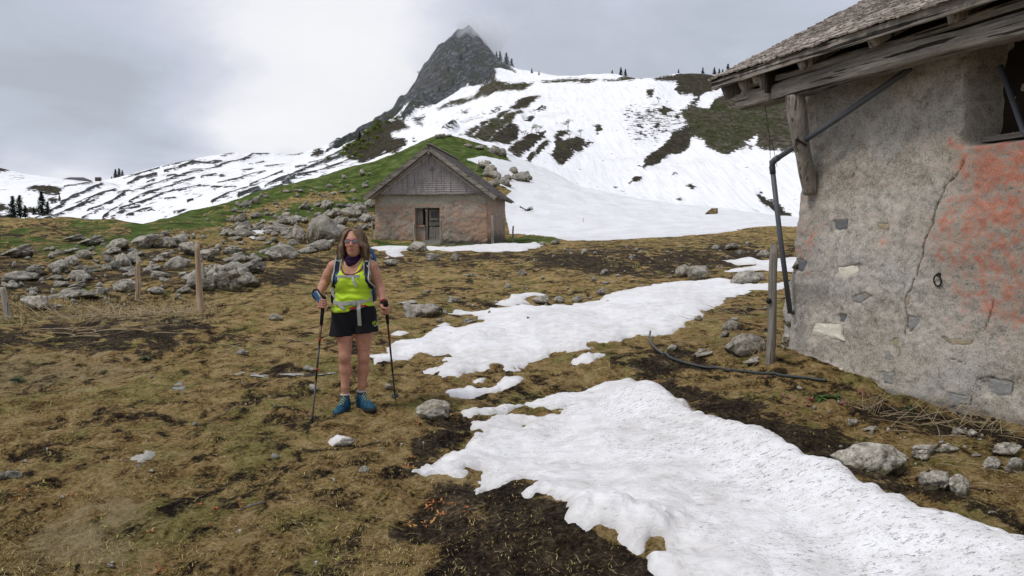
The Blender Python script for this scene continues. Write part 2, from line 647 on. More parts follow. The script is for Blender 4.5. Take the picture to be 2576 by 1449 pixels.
BR.append(Z2([(1500, 870), (1560, 800), (1660, 750), (1700, 768), (1722, 800), (1700, 850), (1640, 888), (1590, 884), (1550, 870)]))
for q in ([(1300, 662), (1340, 638), (1390, 627), (1360, 652)], [(1325, 738), (1380, 700), (1440, 672), (1462, 690), (1400, 722), (1340, 744)], [(1475, 660), (1550, 652), (1530, 670)], [(1535, 637), (1590, 620), (1582, 637)],
          [(1750, 692), (1780, 678), (1818, 695), (1800, 722), (1760, 717)], [(1795, 662), (1895, 643), (1882, 660)], [(1230, 718), (1305, 695), (1260, 718)], [(1125, 743), (1168, 725), (1150, 745)],
          [(1165, 745), (1210, 724), (1195, 745)], [(985, 728), (1075, 697), (1040, 728)], [(1005, 743), (1065, 735), (1055, 750)], [(1195, 803), (1295, 783), (1260, 803)], [(1000, 850), (1030, 845), (1020, 855)]):
    RK.append(Z2(q))
BR += [Z2([(1640, 922), (1700, 868), (1800, 818), (1890, 800), (1885, 842), (1820, 893), (1760, 944), (1720, 964), (1680, 949)]),
       Z2([(1755, 990), (1830, 918), (1900, 862), (1928, 868), (1900, 903), (1840, 954), (1790, 995)]),
       Z2([(1955, 830), (1990, 795), (2050, 795), (2045, 822), (1990, 838), (2010, 860), (2060, 850), (2110, 828), (2150, 848), (2165, 868), (2200, 852), (2224, 868), (2180, 888), (2150, 893), (2152, 922), (2080, 948), (2062, 988), (2010, 1024), (1980, 1014), (1938, 960), (1960, 910), (1952, 860)]),
       Z2([(2226, 768), (2262, 766), (2280, 795), (2245, 804)]),
       Z3([(805, 265), (860, 232), (950, 222), (1050, 205), (1150, 215), (1240, 235), (1400, 245), (1360, 290), (1240, 330), (1200, 345), (1150, 370), (1130, 410), (1060, 440), (1020, 460), (1000, 480), (1060, 430), (1110, 390), (1080, 370), (1000, 370), (960, 350), (980, 320), (960, 300), (900, 292), (830, 287)]),
       Z3([(745, 864), (760, 790), (830, 740), (900, 680), (960, 620), (1030, 570), (1075, 580), (1080, 640), (1070, 655), (1060, 700), (1000, 740), (950, 762), (860, 812), (800, 852)])]
GR.append(Z3([(470, 280), (560, 270), (640, 238), (700, 248), (770, 262), (700, 277), (600, 283)]))
GR.append(Z3([(1000, 485), (1060, 440), (1130, 420), (1180, 445), (1240, 390), (1300, 360), (2400, 340), (2400, 780), (1780, 740), (1700, 725), (1600, 725), (1500, 715), (1390, 725), (1310, 770), (1270, 745), (1180, 705), (1150, 665), (1070, 650), (1050, 565), (1020, 520)]))
SN.append(Z3([(1425, 692), (1480, 655), (1528, 637), (1522, 680), (1508, 714), (1450, 714)]))
SN.append(Z3([(1126, 402), (1160, 362), (1230, 357), (1248, 380), (1190, 432), (1150, 448), (1117, 432)]))
for q in ([(650, 973), (690, 932), (738, 925), (738, 952), (700, 973)], [(1037, 1000), (1070, 987), (1101, 1005), (1085, 1023), (1055, 1021)], [(972, 1084), (1000, 1074), (1021, 1085), (995, 1095)], [(1163, 1188), (1185, 1153), (1258, 1140), (1263, 1188)],
          [(1517, 1025), (1545, 1017), (1580, 1042), (1650, 1082), (1755, 1148), (1755, 1168), (1700, 1163), (1600, 1113), (1545, 1073)], [(940, 909), (970, 903), (973, 916), (950, 917)], [(845, 460), (880, 437), (933, 458), (948, 480), (900, 501), (860, 488)],
          [(767, 350), (823, 342), (802, 383), (775, 378)], [(957, 520), (985, 497), (998, 530), (970, 545)], [(812, 577), (863, 562), (853, 588), (820, 593)], [(705, 848), (728, 843), (725, 852)], [(548, 990), (570, 990), (560, 998)]):
    BR.append(Z3(q))
SPECK = Z3([(620, 430), (830, 430), (1010, 510), (1040, 560), (900, 650), (800, 680), (690, 680), (600, 560)])
BR += [Z1([(175, 462), (230, 438), (340, 443), (415, 470), (402, 492), (330, 488), (200, 473)]), Z1([(-50, 290), (0, 305), (70, 345), (30, 362), (-50, 368)]), Z1([(-50, 555), (30, 560), (50, 580), (10, 592), (-50, 592)]),
       Z1([(160, 575), (200, 562), (262, 575), (255, 600), (190, 606)]), Z1([(320, 520), (360, 512), (400, 530), (350, 540)]), Z1([(-50, 600), (40, 610), (120, 640), (200, 650), (200, 700), (-50, 700)]),
       Z1([(2120, 240), (2130, 200), (2165, 178), (2200, 190), (2200, 222), (2150, 240)])]
STR = [([(840, 397), (1000, 352), (1130, 320), (1330, 267)], 9), ([(870, 436), (940, 397), (1060, 373)], 15), ([(420, 548), (560, 490), (690, 440)], 14), ([(440, 452), (620, 428)], 9), ([(460, 600), (600, 540), (700, 500), (780, 475)], 15),
       ([(1120, 350), (1200, 335), (1300, 300), (1400, 298), (1500, 280)], 10), ([(1390, 350), (1480, 320), (1560, 280), (1650, 255), (1720, 225), (1820, 222)], 11), ([(800, 505), (900, 500), (1000, 460), (1100, 420), (1180, 400), (1270, 375), (1380, 355)], 10),
       ([(1180, 440), (1250, 425), (1320, 408)], 9), ([(880, 560), (960, 525), (1050, 500), (1150, 465), (1240, 425)], 11), ([(600, 600), (750, 555), (850, 510)], 10), ([(300, 650), (480, 590), (640, 545)], 10), ([(1090, 520), (1200, 500), (1360, 462)], 9),
       ([(820, 600), (900, 585), (1010, 560), (1090, 530), (1180, 500)], 12), ([(700, 640), (780, 600), (830, 570)], 9), ([(760, 640), (860, 610), (950, 600)], 8), ([(860, 640), (960, 620), (1030, 612)], 8), ([(1120, 555), (1190, 550)], 10),
       ([(1370, 400), (1470, 385)], 7), ([(1480, 435), (1560, 420), (1620, 408), (1720, 375), (1800, 360)], 8), ([(1640, 355), (1720, 342)], 7), ([(1800, 320), (1870, 310), (1930, 298)], 8), ([(1740, 285), (1790, 272)], 9), ([(1700, 440), (1800, 400), (1920, 355)], 8),
       ([(1380, 465), (1500, 460), (1600, 455)], 5), ([(1440, 555), (1560, 500), (1660, 470), (1800, 430)], 11), ([(1620, 510), (1700, 490), (1760, 475)], 16), ([(1800, 460), (1880, 430), (1960, 400), (2100, 330), (2200, 290), (2318, 250), (2420, 235)], 13),
       ([(1500, 250), (1590, 218)], 7), ([(1960, 235), (2050, 220)], 7), ([(2120, 230), (2200, 215), (2318, 130), (2380, 110)], 13), ([(2010, 330), (2080, 320)], 8), ([(2100, 300), (2200, 262), (2330, 200)], 8), ([(2000, 400), (2100, 380), (2318, 300), (2430, 250)], 9),
       ([(1140, 388), (1200, 388)], 13), ([(220, 660), (330, 600), (430, 560)], 10), ([(1000, 425), (1050, 410)], 7), ([(1290, 345), (1380, 340)], 6), ([(560, 640), (700, 590)], 7), ([(1690, 300), (1710, 297)], 6), ([(1495, 390), (1520, 388)], 7), ([(820, 500), (880, 488)], 9),
       ([(640, 620), (660, 610)], 7), ([(1960, 470), (2060, 430), (2200, 380)], 7), ([(1180, 620), (1260, 600)], 7), ([(1270, 555), (1310, 545)], 5), ([(2230, 270), (2330, 225), (2420, 190)], 10), ([(1700, 500), (1900, 450), (2000, 405)], 12),
       ([(2240, 150), (2318, 100)], 6), ([(500, 560), (620, 525)], 8)]


def field(px, py, polys, soft=6.0):
    r = np.full(px.shape, -99.0)
    for q in polys:
        q = np.array(q)
        bb = (px > q[:, 0].min() - 25) & (px < q[:, 0].max() + 25) & (py > q[:, 1].min() - 25) & (py < q[:, 1].max() + 25)
        if bb.any():
            r[bb] = np.maximum(r[bb], sdist(px[bb], py[bb], q))
    return np.clip(0.5 + r / (2 * soft), 0, 1)


def grid_faces(nr, nc):
    a = np.arange(nr - 1)[:, None] * nc + np.arange(nc - 1)[None, :]
    return np.stack([a, a + 1, a + nc + 1, a + nc], -1).reshape(-1, 4)


U = np.concatenate([np.linspace(-2.6, -0.80, 60)[:-1], np.linspace(-0.80, 0.80, 830), np.linspace(0.80, 2.6, 60)[1:]])
NC = len(U)
crestY = np.interp(U, KA[6][:, 0], KA[6][:, 1])

# ---- near ground
iy = np.linspace(1 / 2.6, 1 / 34.0, 500)
Ynear = 1 / iy
tt = np.linspace(0, 1, 130)[1:]
YY = np.concatenate([np.repeat(Ynear[:, None], NC, 1), 34 + tt[:, None] * (crestY[None, :] + 6 - 34)], 0)
XX = YY * U[None, :]
ZZ = gz(XX, YY)
PX, PY = project(XX, YY, ZZ)
nsoil = fbm2(XX / 0.9, YY / 1.6, 3, 41) * 0.22
def blobs(lst, soft):
    return field(PX, PY, lst, soft)
SOILP = [[(1765, 545), (1788, 522), (1810, 522), (1810, 545)], [(1230, 652), (1330, 634), (1600, 622), (1900, 616), (1990, 640), (1900, 672), (1700, 682), (1500, 692), (1350, 672)],
                      [(-40, 850), (200, 818), (400, 802), (520, 800), (460, 845), (300, 885), (150, 885), (-40, 880)],
                      [(620, 712), (700, 672), (850, 648), (850, 672), (720, 712)],
                      [(1040, 1300), (1150, 1215), (1300, 1225), (1440, 1300), (1570, 1390), (1680, 1460), (1080, 1460), (1130, 1390), (1000, 1345)],
                      [(1600, 975), (1700, 965), (2100, 1090), (2576, 1290), (2600, 1350), (2050, 1160)],
                      [(1040, 1110), (1120, 1040), (1200, 1050), (1190, 1110), (1080, 1170), (1000, 1180)],
                      [(2080, 990), (2200, 1010), (2400, 1050), (2600, 1090), (2600, 1130), (2300, 1080), (2100, 1030)],
                      [(1560, 905), (1740, 880), (1780, 920), (1640, 950)],
                      [(920, 640), (1000, 645), (1250, 640), (1250, 655), (1000, 662)]]
soil = np.clip(blobs(SOILP, 40), 0, 1)
straw = blobs([[(-40, 890), (250, 900), (380, 930), (220, 970), (-40, 990)], [(150, 795), (340, 758), (540, 765), (520, 795), (300, 815)], [(40, 1330), (300, 1260), (420, 1300), (250, 1449), (60, 1449)]], 40)
green = blobs([[(-300, 552), (300, 553), (420, 552), (500, 533), (700, 472), (925, 412), (1110, 330), (1250, 360), (1310, 400), (1230, 440), (1000, 520), (760, 560), (560, 585), (400, 590), (300, 640), (100, 660), (-300, 700)],
               [(925, 595), (1300, 595), (1400, 588), (1400, 610), (1300, 622), (925, 626)], [(600, 640), (700, 600), (760, 600), (730, 640), (640, 655)]], 14)
brn = fbm2(XX / 4.0, YY / 6.0, 4, 51)
green = green * np.clip(0.85 + 0.9 * brn * smoothstep(-0.2, 0.3, fbm2(XX / 14, YY / 14, 2, 77)), 0.0, 1)
rz = field(PX, PY, [[(-400, 562), (300, 562), (560, 575), (770, 590), (770, 640), (640, 700), (540, 745), (300, 750), (-400, 790)]], 22)
green = np.maximum(green, rz * np.clip(0.42 + 0.5 * brn, 0, 0.62))
soil = np.maximum(soil, rz * np.clip(0.36 - 0.5 * brn, 0, 0.6))
green = np.where(PX < 330, green * np.clip(0.62 + 0.5 * brn, 0, 1), green)
lowg = smoothstep(520, 585, PY) * (PX > 380) * (PX < 950)
green = green * (1 - 0.6 * lowg * smoothstep(-0.4, 0.2, brn))
_cp = np.interp(PX, [e[0] for e in CR], [e[1] for e in CR])
band = smoothstep(64, 22, PY - _cp) * smoothstep(355, 420, PX) * smoothstep(1300, 1230, PX) * smoothstep(40, 48, YY)
green = np.maximum(green, band * np.clip(0.86 + 0.35 * brn, 0, 1))
NSN = [(1172, 400), (1215, 392), (1250, 399), (1288, 407), (1265, 386), (1222, 368), (1250, 360), (1300, 375), (1360, 400), (1460, 440), (1700, 480), (2100, 510), (2400, 545), (2300, 560), (2100, 562), (1990, 571), (1900, 574), (1800, 587), (1700, 595), (1600, 600), (1500, 605),
       (1430, 605), (1395, 597), (1340, 590), (1282, 588), (1262, 500), (1290, 480), (1250, 462), (1228, 432), (1200, 412)]
NGRN = [[(1855, 577), (1940, 568), (1990, 572), (1990, 580), (1900, 580)], [(1770, 540), (1790, 524), (1806, 524), (1806, 538)]]
nsn = field(PX, PY, [NSN], 5) * (1 - field(PX, PY, NGRN, 3))
me = mesh_np('ground', np.stack([XX, YY, ZZ], -1).reshape(-1, 3), grid_faces(*XX.shape))
for nm, vv in (('soil', np.clip(soil + nsoil * (soil > 0.02), 0, 1)), ('straw', straw), ('green', green), ('snow', nsn)):
    set_attr(me, nm, vv)


def m_ground(t, b):
    p = t.pos()
    st = t.mapping(p, scale=(1.0, 0.75, 1.0), rot=(0, 0, 0.3))
    n_a = t.noise(0.8, 4, 0.6, st, 0.4)
    n_b = t.noise(4.6, 9, 0.72, st, 0.5)
    n_c = t.noise(34, 6, 0.75, p)
    n_d = t.noise(150, 3, 0.7, p)
    v = t.math('ADD', t.math('ADD', t.math('MULTIPLY', n_b, 0.46), t.math('MULTIPLY', n_c, 0.42)), t.math('MULTIPLY', n_a, 0.12))
    base = t.ramp(v, [(0.415, (0.030, 0.021, 0.012)), (0.45, (0.115, 0.075, 0.029)), (0.48, (0.25, 0.165, 0.062)), (0.52, (0.375, 0.26, 0.108)), (0.575, (0.52, 0.385, 0.19))])
    olive = t.ramp(v, [(0.41, (0.022, 0.019, 0.010)), (0.445, (0.080, 0.070, 0.024)), (0.485, (0.175, 0.155, 0.046)), (0.535, (0.27, 0.245, 0.080)), (0.585, (0.36, 0.32, 0.12))])
    n_e = t.noise(1.7, 7, 0.66, t.mapping(st, loc=(11, 3, 5)), 0.5)
    base = t.mix(t.mapr(n_e, 0.50, 0.575, 0.0, 0.75), base, olive)
    redb = t.mapr(t.noise(2.6, 7, 0.68, t.mapping(st, loc=(31, 7, 2)), 0.4), 0.56, 0.64, 0, 0.55)
    base = t.mix(redb, base, t.ramp(v, [(0.43, (0.05, 0.022, 0.010)), (0.58, (0.24, 0.125, 0.055))]))
    dark = t.ramp(t.math('ADD', t.math('MULTIPLY', n_c, 0.6), t.math('MULTIPLY', n_b, 0.4)), [(0.42, (0.011, 0.008, 0.007)), (0.50, (0.036, 0.027, 0.020)), (0.56, (0.085, 0.064, 0.044)), (0.63, (0.20, 0.15, 0.092))])
    dpatch = t.mapr(t.math('ADD', t.math('MULTIPLY', n_a, 0.45), t.math('MULTIPLY', n_b, 0.55)), 0.474, 0.436, 0.0, 0.86)
    soilf = t.mapr(t.math('ADD', t.attr('soil'), t.math('MULTIPLY', t.math('SUBTRACT', t.noise(2.2, 8, 0.74, p, 0.3), 0.5), 3.6)), 0.42, 0.60, 0, 0.95)
    base = t.mix(t.math('MAXIMUM', dpatch, soilf), base, dark)
    strawc = t.ramp(v, [(0.42, (0.10, 0.072, 0.034)), (0.48, (0.27, 0.20, 0.10)), (0.56, (0.44, 0.35, 0.20))])
    base = t.mix(t.mapr(t.math('ADD', t.attr('straw'), t.math('MULTIPLY', t.math('SUBTRACT', n_b, 0.5), 3.0)), 0.35, 0.9, 0, 0.8), base, strawc)
    g = t.ramp(t.math('ADD', t.math('MULTIPLY', n_c, 0.5), t.math('MULTIPLY', t.noise(0.8, 6, 0.65, p), 0.5)), [(0.40, (0.030, 0.036, 0.012)), (0.48, (0.058, 0.090, 0.018)), (0.54, (0.090, 0.132, 0.028)), (0.62, (0.23, 0.225, 0.11))])
    base = t.mix(t.mapr(t.math('ADD', t.attr('green'), t.math('MULTIPLY', t.math('SUBTRACT', t.noise(1.2, 8, 0.75, p), 0.5), 2.6)), 0.38, 0.62), base, g)
    sn = t.mapr(t.math('ADD', t.attr('snow'), t.math('MULTIPLY', t.math('SUBTRACT', t.noise(1.1, 7, 0.7, p), 0.5), 0.9)), 0.47, 0.54)
    snc = t.ramp(t.noise(0.5, 6, 0.6, p), [(0.25, (0.74, 0.735, 0.73)), (0.6, (0.86, 0.865, 0.875))])
    t.put(b.inputs['Base Color'], t.mix(sn, base, snc))
    b.inputs['Roughness'].default_value = 0.97
    b.inputs['Specular IOR Level'].default_value = 0.06
    h = t.math('ADD', t.math('MULTIPLY', n_b, 1.0), t.math('ADD', t.math('MULTIPLY', n_c, 0.45), t.math('MULTIPLY', n_d, 0.16)))
    t.put(b.inputs['Normal'], t.bump(h, 1.0, 0.10))


M_GROUND = material('meadow', m_ground)
ground = tag(obj('ground', me, M_GROUND), 'trampled brown and olive alpine meadow with bare soil', None, None, 'structure')

# ground behind and beside the photographer, a little lower than the meadow sheet
bx = MB()
bx.add([(-400, -400, -0.5), (400, -400, -0.5), (400, 3, -0.5), (-400, 3, -0.5)], [(0, 1, 2, 3)])
tag(bx.build('ground_behind', M_GROUND), 'meadow behind the viewpoint', None, None, 'structure')

# ---- far slopes
U2 = np.concatenate([np.linspace(-2.6, -0.80, 40)[:-1], np.linspace(-0.80, 0.80, 800), np.linspace(0.80, 2.6, 40)[1:]])
NC2 = len(U2)
rows = []
kY = np.array([np.interp(U2, k[:, 0], k[:, 1]) for k in KA])
for k, n in ((6, 8), (7, 14), (8, 80), (9, 90), (10, 150), (11, 26), (12, 6)):
    q = np.linspace(0, 1, n, endpoint=False)[:, None]
    if k == 6:
        q = 0.02 + q * 0.98
    rows.append(kY[k] + q * (kY[k + 1] - kY[k]))
YF = np.concatenate(rows + [kY[13:14]], 0)
XF = YF * U2[None, :]
ZF = zbase(XF, YF)
FX, FY = project(XF, YF, ZF)
vis = (YF > 140)
rk = field(FX, FY, RK, 6)
gr = field(FX, FY, GR, 6)
br = field(FX, FY, BR, 6)
snb = field(FX, FY, SN, 6)
stf = np.zeros(FX.shape)
msk = (FX < 960) & (FY > 280) & (FY < 570)
for pts, wd in STR:
    dd = sline(FX[msk], FY[msk], Z1(pts))
    wv = wd * S1 * 0.62 * (1 + 0.5 * fbm2(FX[msk] / 26, FY[msk] / 12, 2, 90))
    stf[msk] = np.maximum(stf[msk], np.clip(0.5 + (wv - dd) / 7.0, 0, 1))
sp = field(FX, FY, [SPECK], 14) * 0.36
sp2 = ((FX < 950) & (FY > 370) & (FY < 560)) * 0.26 * smoothstep(0.0, 0.6, fbm2(FX / 40, FY / 14, 2, 33))
bare = np.maximum.reduce([rk, gr, br, stf, sp, sp2]) * (1 - snb)
beyond = smoothstep(15, 40, YF - np.interp(U2, KA[11][:, 0], KA[11][:, 1])[None, :])
bare = np.where(beyond > 0.5, 1.0, bare)
# relief: ledges on the bare rock, soft swells under the snow
rel = rk * (1 - snb)
hh = 1.2 * fbm2(XF / 45, YF / 45, 3, 61)
SA = XF * 0.85 + ZF * 0.53
SB = ZF * 0.85 - XF * 0.53
hh = hh + rel * (3.4 * fbm2(SA / 22, SB / 11, 4, 63, 0.55) + 7.0 * (0.33 - np.abs(fbm2((XF + 0.35 * ZF) / 26, ZF / 60, 4, 64, 0.55))))
hh = hh + np.maximum(gr, br) * 0.9 * fbm2(XF / 9, YF / 9, 3, 65) + stf * 0.6
fade = smoothstep(0, 30, YF - np.interp(U2, KA[6][:, 0], KA[6][:, 1])[None, :])
# keep the skyline where it was measured
dsk = np.abs(YF - kY[11])
hh = hh * fade * (0.35 + 0.65 * smoothstep(0, 14, dsk))
ZF2 = ZF + hh
_sl = np.interp(U2, KA[11][:, 0], (KA[11][:, 2] - CAMZ) / KA[11][:, 1])[None, :]
ZF2 = np.where(YF > 150, np.minimum(ZF2, CAMZ + _sl * YF + (0.3 + 1.3 * rel) * fbm2(XF / 6, YF / 30, 3, 68, 0.6)), ZF2)
me = mesh_np('mountain', np.stack([XF, YF, ZF2], -1).reshape(-1, 3), grid_faces(*XF.shape))
for nm, vv in (('bare', bare), ('rock', np.maximum(rk, stf * 0.7)), ('green', gr), ('brown', np.maximum(br, sp))):
    set_attr(me, nm, vv)


def m_far(t, b):
    p = t.pos()
    nb = t.noise(0.42, 8, 0.72, p)
    nf = t.noise(1.1, 5, 0.65, p)
    nl = t.noise(0.05, 6, 0.6, p)
    bare = t.mapr(t.math('ADD', t.attr('bare'), t.math('MULTIPLY', t.math('SUBTRACT', nb, 0.5), 3.0)), 0.45, 0.55)
    # limestone with inclined beds, coloured bluish to carry the haze of distance
    beds = t.node('ShaderNodeTexWave', wave_type='BANDS', bands_direction='Z')
    beds.inputs['Scale'].default_value = 0.075
    beds.inputs['Distortion'].default_value = 7
    beds.inputs['Detail'].default_value = 4
    beds.inputs['Detail Scale'].default_value = 1.4
    t.l.new(t.mapping(p, rot=(0, R(34), 0)), beds.inputs['Vector'])
    rockc = t.ramp(t.math('ADD', t.math('MULTIPLY', nb, 0.93), t.math('MULTIPLY', beds.outputs['Fac'], 0.07)), [(0.25, (0.026, 0.032, 0.038)), (0.45, (0.060, 0.070, 0.080)), (0.53, (0.120, 0.132, 0.142)), (0.62, (0.31, 0.31, 0.305))])
    moss = t.ramp(nf, [(0.3, (0.030, 0.038, 0.016)), (0.7, (0.075, 0.085, 0.034))])
    rockc = t.mix(t.mapr(t.noise(0.07, 8, 0.72, p), 0.49, 0.57, 0, 0.75), rockc, moss)
    redd = t.mapr(t.noise(0.03, 4, 0.6, t.mapping(p, loc=(40, 9, 3))), 0.56, 0.66, 0, 0.5)
    rockc = t.mix(redd, rockc, (0.11, 0.075, 0.055))
    grc = t.ramp(t.math('ADD', t.math('MULTIPLY', nb, 0.6), t.math('MULTIPLY', nf, 0.4)), [(0.38, (0.045, 0.050, 0.020)), (0.47, (0.080, 0.094, 0.032)), (0.54, (0.14, 0.128, 0.072)), (0.63, (0.30, 0.285, 0.25))])
    grc = t.mix(t.mapr(nl, 0.46, 0.58, 0, 0.8), grc, t.ramp(nb, [(0.38, (0.065, 0.052, 0.034)), (0.52, (0.16, 0.132, 0.095)), (0.64, (0.30, 0.275, 0.235))]))
    brc = t.ramp(t.math('ADD', t.math('MULTIPLY', nb, 0.6), t.math('MULTIPLY', nf, 0.4)), [(0.36, (0.030, 0.024, 0.019)), (0.47, (0.080, 0.066, 0.047)), (0.56, (0.125, 0.112, 0.068)), (0.70, (0.26, 0.22, 0.165))])
    ground_c = t.ramp(nb, [(0.3, (0.03, 0.028, 0.022)), (0.7, (0.115, 0.105, 0.085))])
    c = t.mix(t.mapr(t.attr('rock'), 0.35, 0.5), ground_c, rockc)
    c = t.mix(t.mapr(t.attr('green'), 0.3, 0.45), c, grc)
    c = t.mix(t.mapr(t.attr('brown'), 0.3, 0.45), c, brc)
    # old spring snow: faint melt runnels down the slope and dust
    run = t.noise(0.30, 5, 0.6, t.mapping(p, scale=(2.4, 0.22, 0.22), rot=(0, 0, 0.15)), 0.6)
    sn = t.ramp(t.math('ADD', t.math('MULTIPLY', run, 0.7), t.math('MULTIPLY', nb, 0.3)), [(0.36, (0.76, 0.76, 0.765)), (0.48, (0.855, 0.858, 0.865)), (0.6, (0.915, 0.918, 0.925))])
    sn = t.mix(t.mapr(t.noise(0.035, 7, 0.7, t.mapping(p, loc=(4, 77, 0))), 0.56, 0.72, 0, 0.30), sn, (0.50, 0.46, 0.41))
    t.put(b.inputs['Base Color'], t.mix(bare, sn, c))
    b.inputs['Roughness'].default_value = 0.95
    b.inputs['Specular IOR Level'].default_value = 0.1
    bm1 = t.bump(t.math('MULTIPLY', t.math('ADD', nb, t.noise(0.12, 6, 0.7, p)), bare), 1.0, 5.0)
    t.put(b.inputs['Normal'], t.bump(run, 0.35, 0.6, bm1))


M_FAR = material('snowy_slopes', m_far)
tag(obj('mountain', me, M_FAR), 'pointed grey limestone peak above half melted snow slopes', None, None, 'structure')
# ------------------------------------------------------------------ limestone rocks
def ico(sub):
    bm = bmesh.new()
    bmesh.ops.create_icosphere(bm, subdivisions=sub, radius=1.0)
    V = np.array([v.co[:] for v in bm.verts])
    F = np.array([[v.index for v in f.verts] for f in bm.faces])
    bm.free()
    return V, F


_ico = {k: ico(k) for k in (2, 3, 4, 5)}


def rock_mesh(name, seed, sub=4, style='block', rough=1.0):
    rg = np.random.default_rng(seed)
    D, F = _ico[sub]
    P = D.copy()
    n = {'block': 20, 'slab': 18, 'round': 12, 'spire': 10, 'stone': 16}[style]
    lo, hi = {'block': (0.36, 0.86), 'slab': (0.36, 0.88), 'round': (0.62, 0.93), 'spire': (0.55, 0.88), 'stone': (0.36, 0.82)}[style]
    for _ in range(n):
        a = rg.normal(size=3) * np.array((1, 1, 0.75))
        a /= np.linalg.norm(a)
        d_ = rg.uniform(lo, hi)
        P = P - a * np.maximum(P @ a - d_, 0)[:, None] * 0.96
    # inclined beds: each layer steps in or out a little, with dark clefts between
    nb = np.array((-0.42, rg.uniform(-.15, .15), 0.9))
    nb /= np.linalg.norm(nb)
    if style != 'spire':
        bed = P @ nb + 0.10 * fbm3(P * 1.5 + seed, 2, seed + 9)
        k_ = {'block': 2.6, 'slab': 3.6, 'round': 1.6, 'stone': 1.5}[style]
        lay = np.floor(bed * k_ + rg.uniform())
        fr = bed * k_ + 0.0
        amp = {'block': 0.15, 'slab': 0.18, 'round': 0.035, 'stone': 0.05}[style]
        off = (_hash(lay, lay * 0 + seed, lay * 0, seed) - 0.5) * 2 * amp
        shift = np.stack([(_hash(lay, lay * 0, lay * 0 + 3, seed + 2) - .5), (_hash(lay, lay * 0, lay * 0 + 7, seed + 3) - .5), 0 * lay], -1) * amp
        H = P - np.outer(P @ nb, nb)
        P = P + H * off[:, None] * rough + shift * rough
    q = P * 1.7 + seed * 3.1
    P = P + D * (0.05 * fbm3(q, 3, seed) + 0.040 * fbm3(q * 4.0, 3, seed + 5, 0.65))[:, None] * rough
    # vertical joints
    jn = np.array((rg.uniform(-1, 1), rg.uniform(-1, 1), 0.2))
    jn /= np.linalg.norm(jn)
    jb = P @ jn + 0.12 * fbm3(P * 2, 2, seed + 21)
    P = P - D * (0.17 * rough * np.exp(-((np.mod(jb * 1.7 + rg.uniform(), 1.0) - 0.5) / 0.06) ** 2))[:, None] * (style != 'round')
    if style == 'spire':
        P[:, :2] *= (1.0 - 0.40 * np.clip(P[:, 2:3], 0, 1.2))
    P[:, 0] /= np.abs(P[:, 0]).max()
    P[:, 1] /= np.abs(P[:, 1]).max()
    lo, hi = P[:, 2].min(), P[:, 2].max()
    P[:, 2] = -0.45 + (P[:, 2] - lo) / (hi - lo) * 1.45
    return mesh_np(name, P, F, False)


def m_rock(t, b):
    p = t.coord('Object')
    w_ = t.pos()
    n1_ = t.noise(2.2, 7, 0.68, p, 0.3)
    n2_ = t.noise(22, 5, 0.72, w_)
    n3_ = t.noise(5.0, 6, 0.7, w_, 0.4)
    c = t.ramp(t.math('ADD', t.math('MULTIPLY', n1_, 0.5), t.math('MULTIPLY', n2_, 0.5)), [(0.30, (0.060, 0.051, 0.038)), (0.43, (0.225, 0.205, 0.165)), (0.52, (0.39, 0.362, 0.305)), (0.64, (0.60, 0.57, 0.50))])
    pit = t.mapr(t.noise(55, 3, 0.8, w_), 0.40, 0.33, 0, 0.8)
    c = t.mix(pit, c, (0.05, 0.046, 0.036))
    lich = t.mapr(n3_, 0.55, 0.68, 0, 0.6)
    c = t.mix(lich, c, (0.12, 0.113, 0.085))
    rust = t.mapr(t.noise(1.1, 5, 0.6, w_), 0.60, 0.72, 0, 0.35)
    c = t.mix(rust, c, (0.25, 0.19, 0.11))
    # moss and soil hold on to the foot and in hollows
    sp_ = t.node('ShaderNodeSeparateXYZ')
    t.l.new(p, sp_.inputs[0])
    foot = t.mapr(t.math('ADD', sp_.outputs[2], t.math('MULTIPLY', t.math('SUBTRACT', n3_, 0.5), 2.2)), 0.36, 0.05, 0, 0.88)
    mossc = t.ramp(n2_, [(0.35, (0.030, 0.024, 0.011)), (0.65, (0.085, 0.070, 0.026))])
    c = t.mix(foot, c, mossc)
    tint = t.mapr(t.rand(), 0, 1, 0.80, 1.15)
    mm = t.node('ShaderNodeVectorMath', operation='SCALE')
    t.l.new(c, mm.inputs[0])
    t.l.new(tint, mm.inputs['Scale'])
    t.put(b.inputs['Base Color'], mm.outputs[0])
    b.inputs['Roughness'].default_value = 0.95
    b.inputs['Specular IOR Level'].default_value = 0.12
    h = t.math('ADD', t.math('MULTIPLY', n3_, 0.6), t.math('MULTIPLY', n2_, 0.5))
    t.put(b.inputs['Normal'], t.bump(t.math('SUBTRACT', h, pit), 0.75, 0.05))


M_ROCK = material('limestone', m_rock)
PROTO = {}
for k in range(5):
    PROTO['block%d' % k] = rock_mesh('rock_block', 100 + k, 5 if k < 2 else 4, 'block')
    PROTO['slab%d' % k] = rock_mesh('rock_slab', 200 + k, 5 if k < 2 else 4, 'slab')
for k in range(3):
    PROTO['round%d' % k] = rock_mesh('rock_round', 300 + k, 5, 'round', 0.8)
PROTO['spire0'] = rock_mesh('rock_spire', 411, 4, 'spire', 0.7)
for k in range(6):
    PROTO['stone%d' % k] = rock_mesh('stone', 500 + k, 3 if k < 3 else 2, 'stone', 1.1)
for me in PROTO.values():
    me.materials.append(M_ROCK)
nrock = [0]


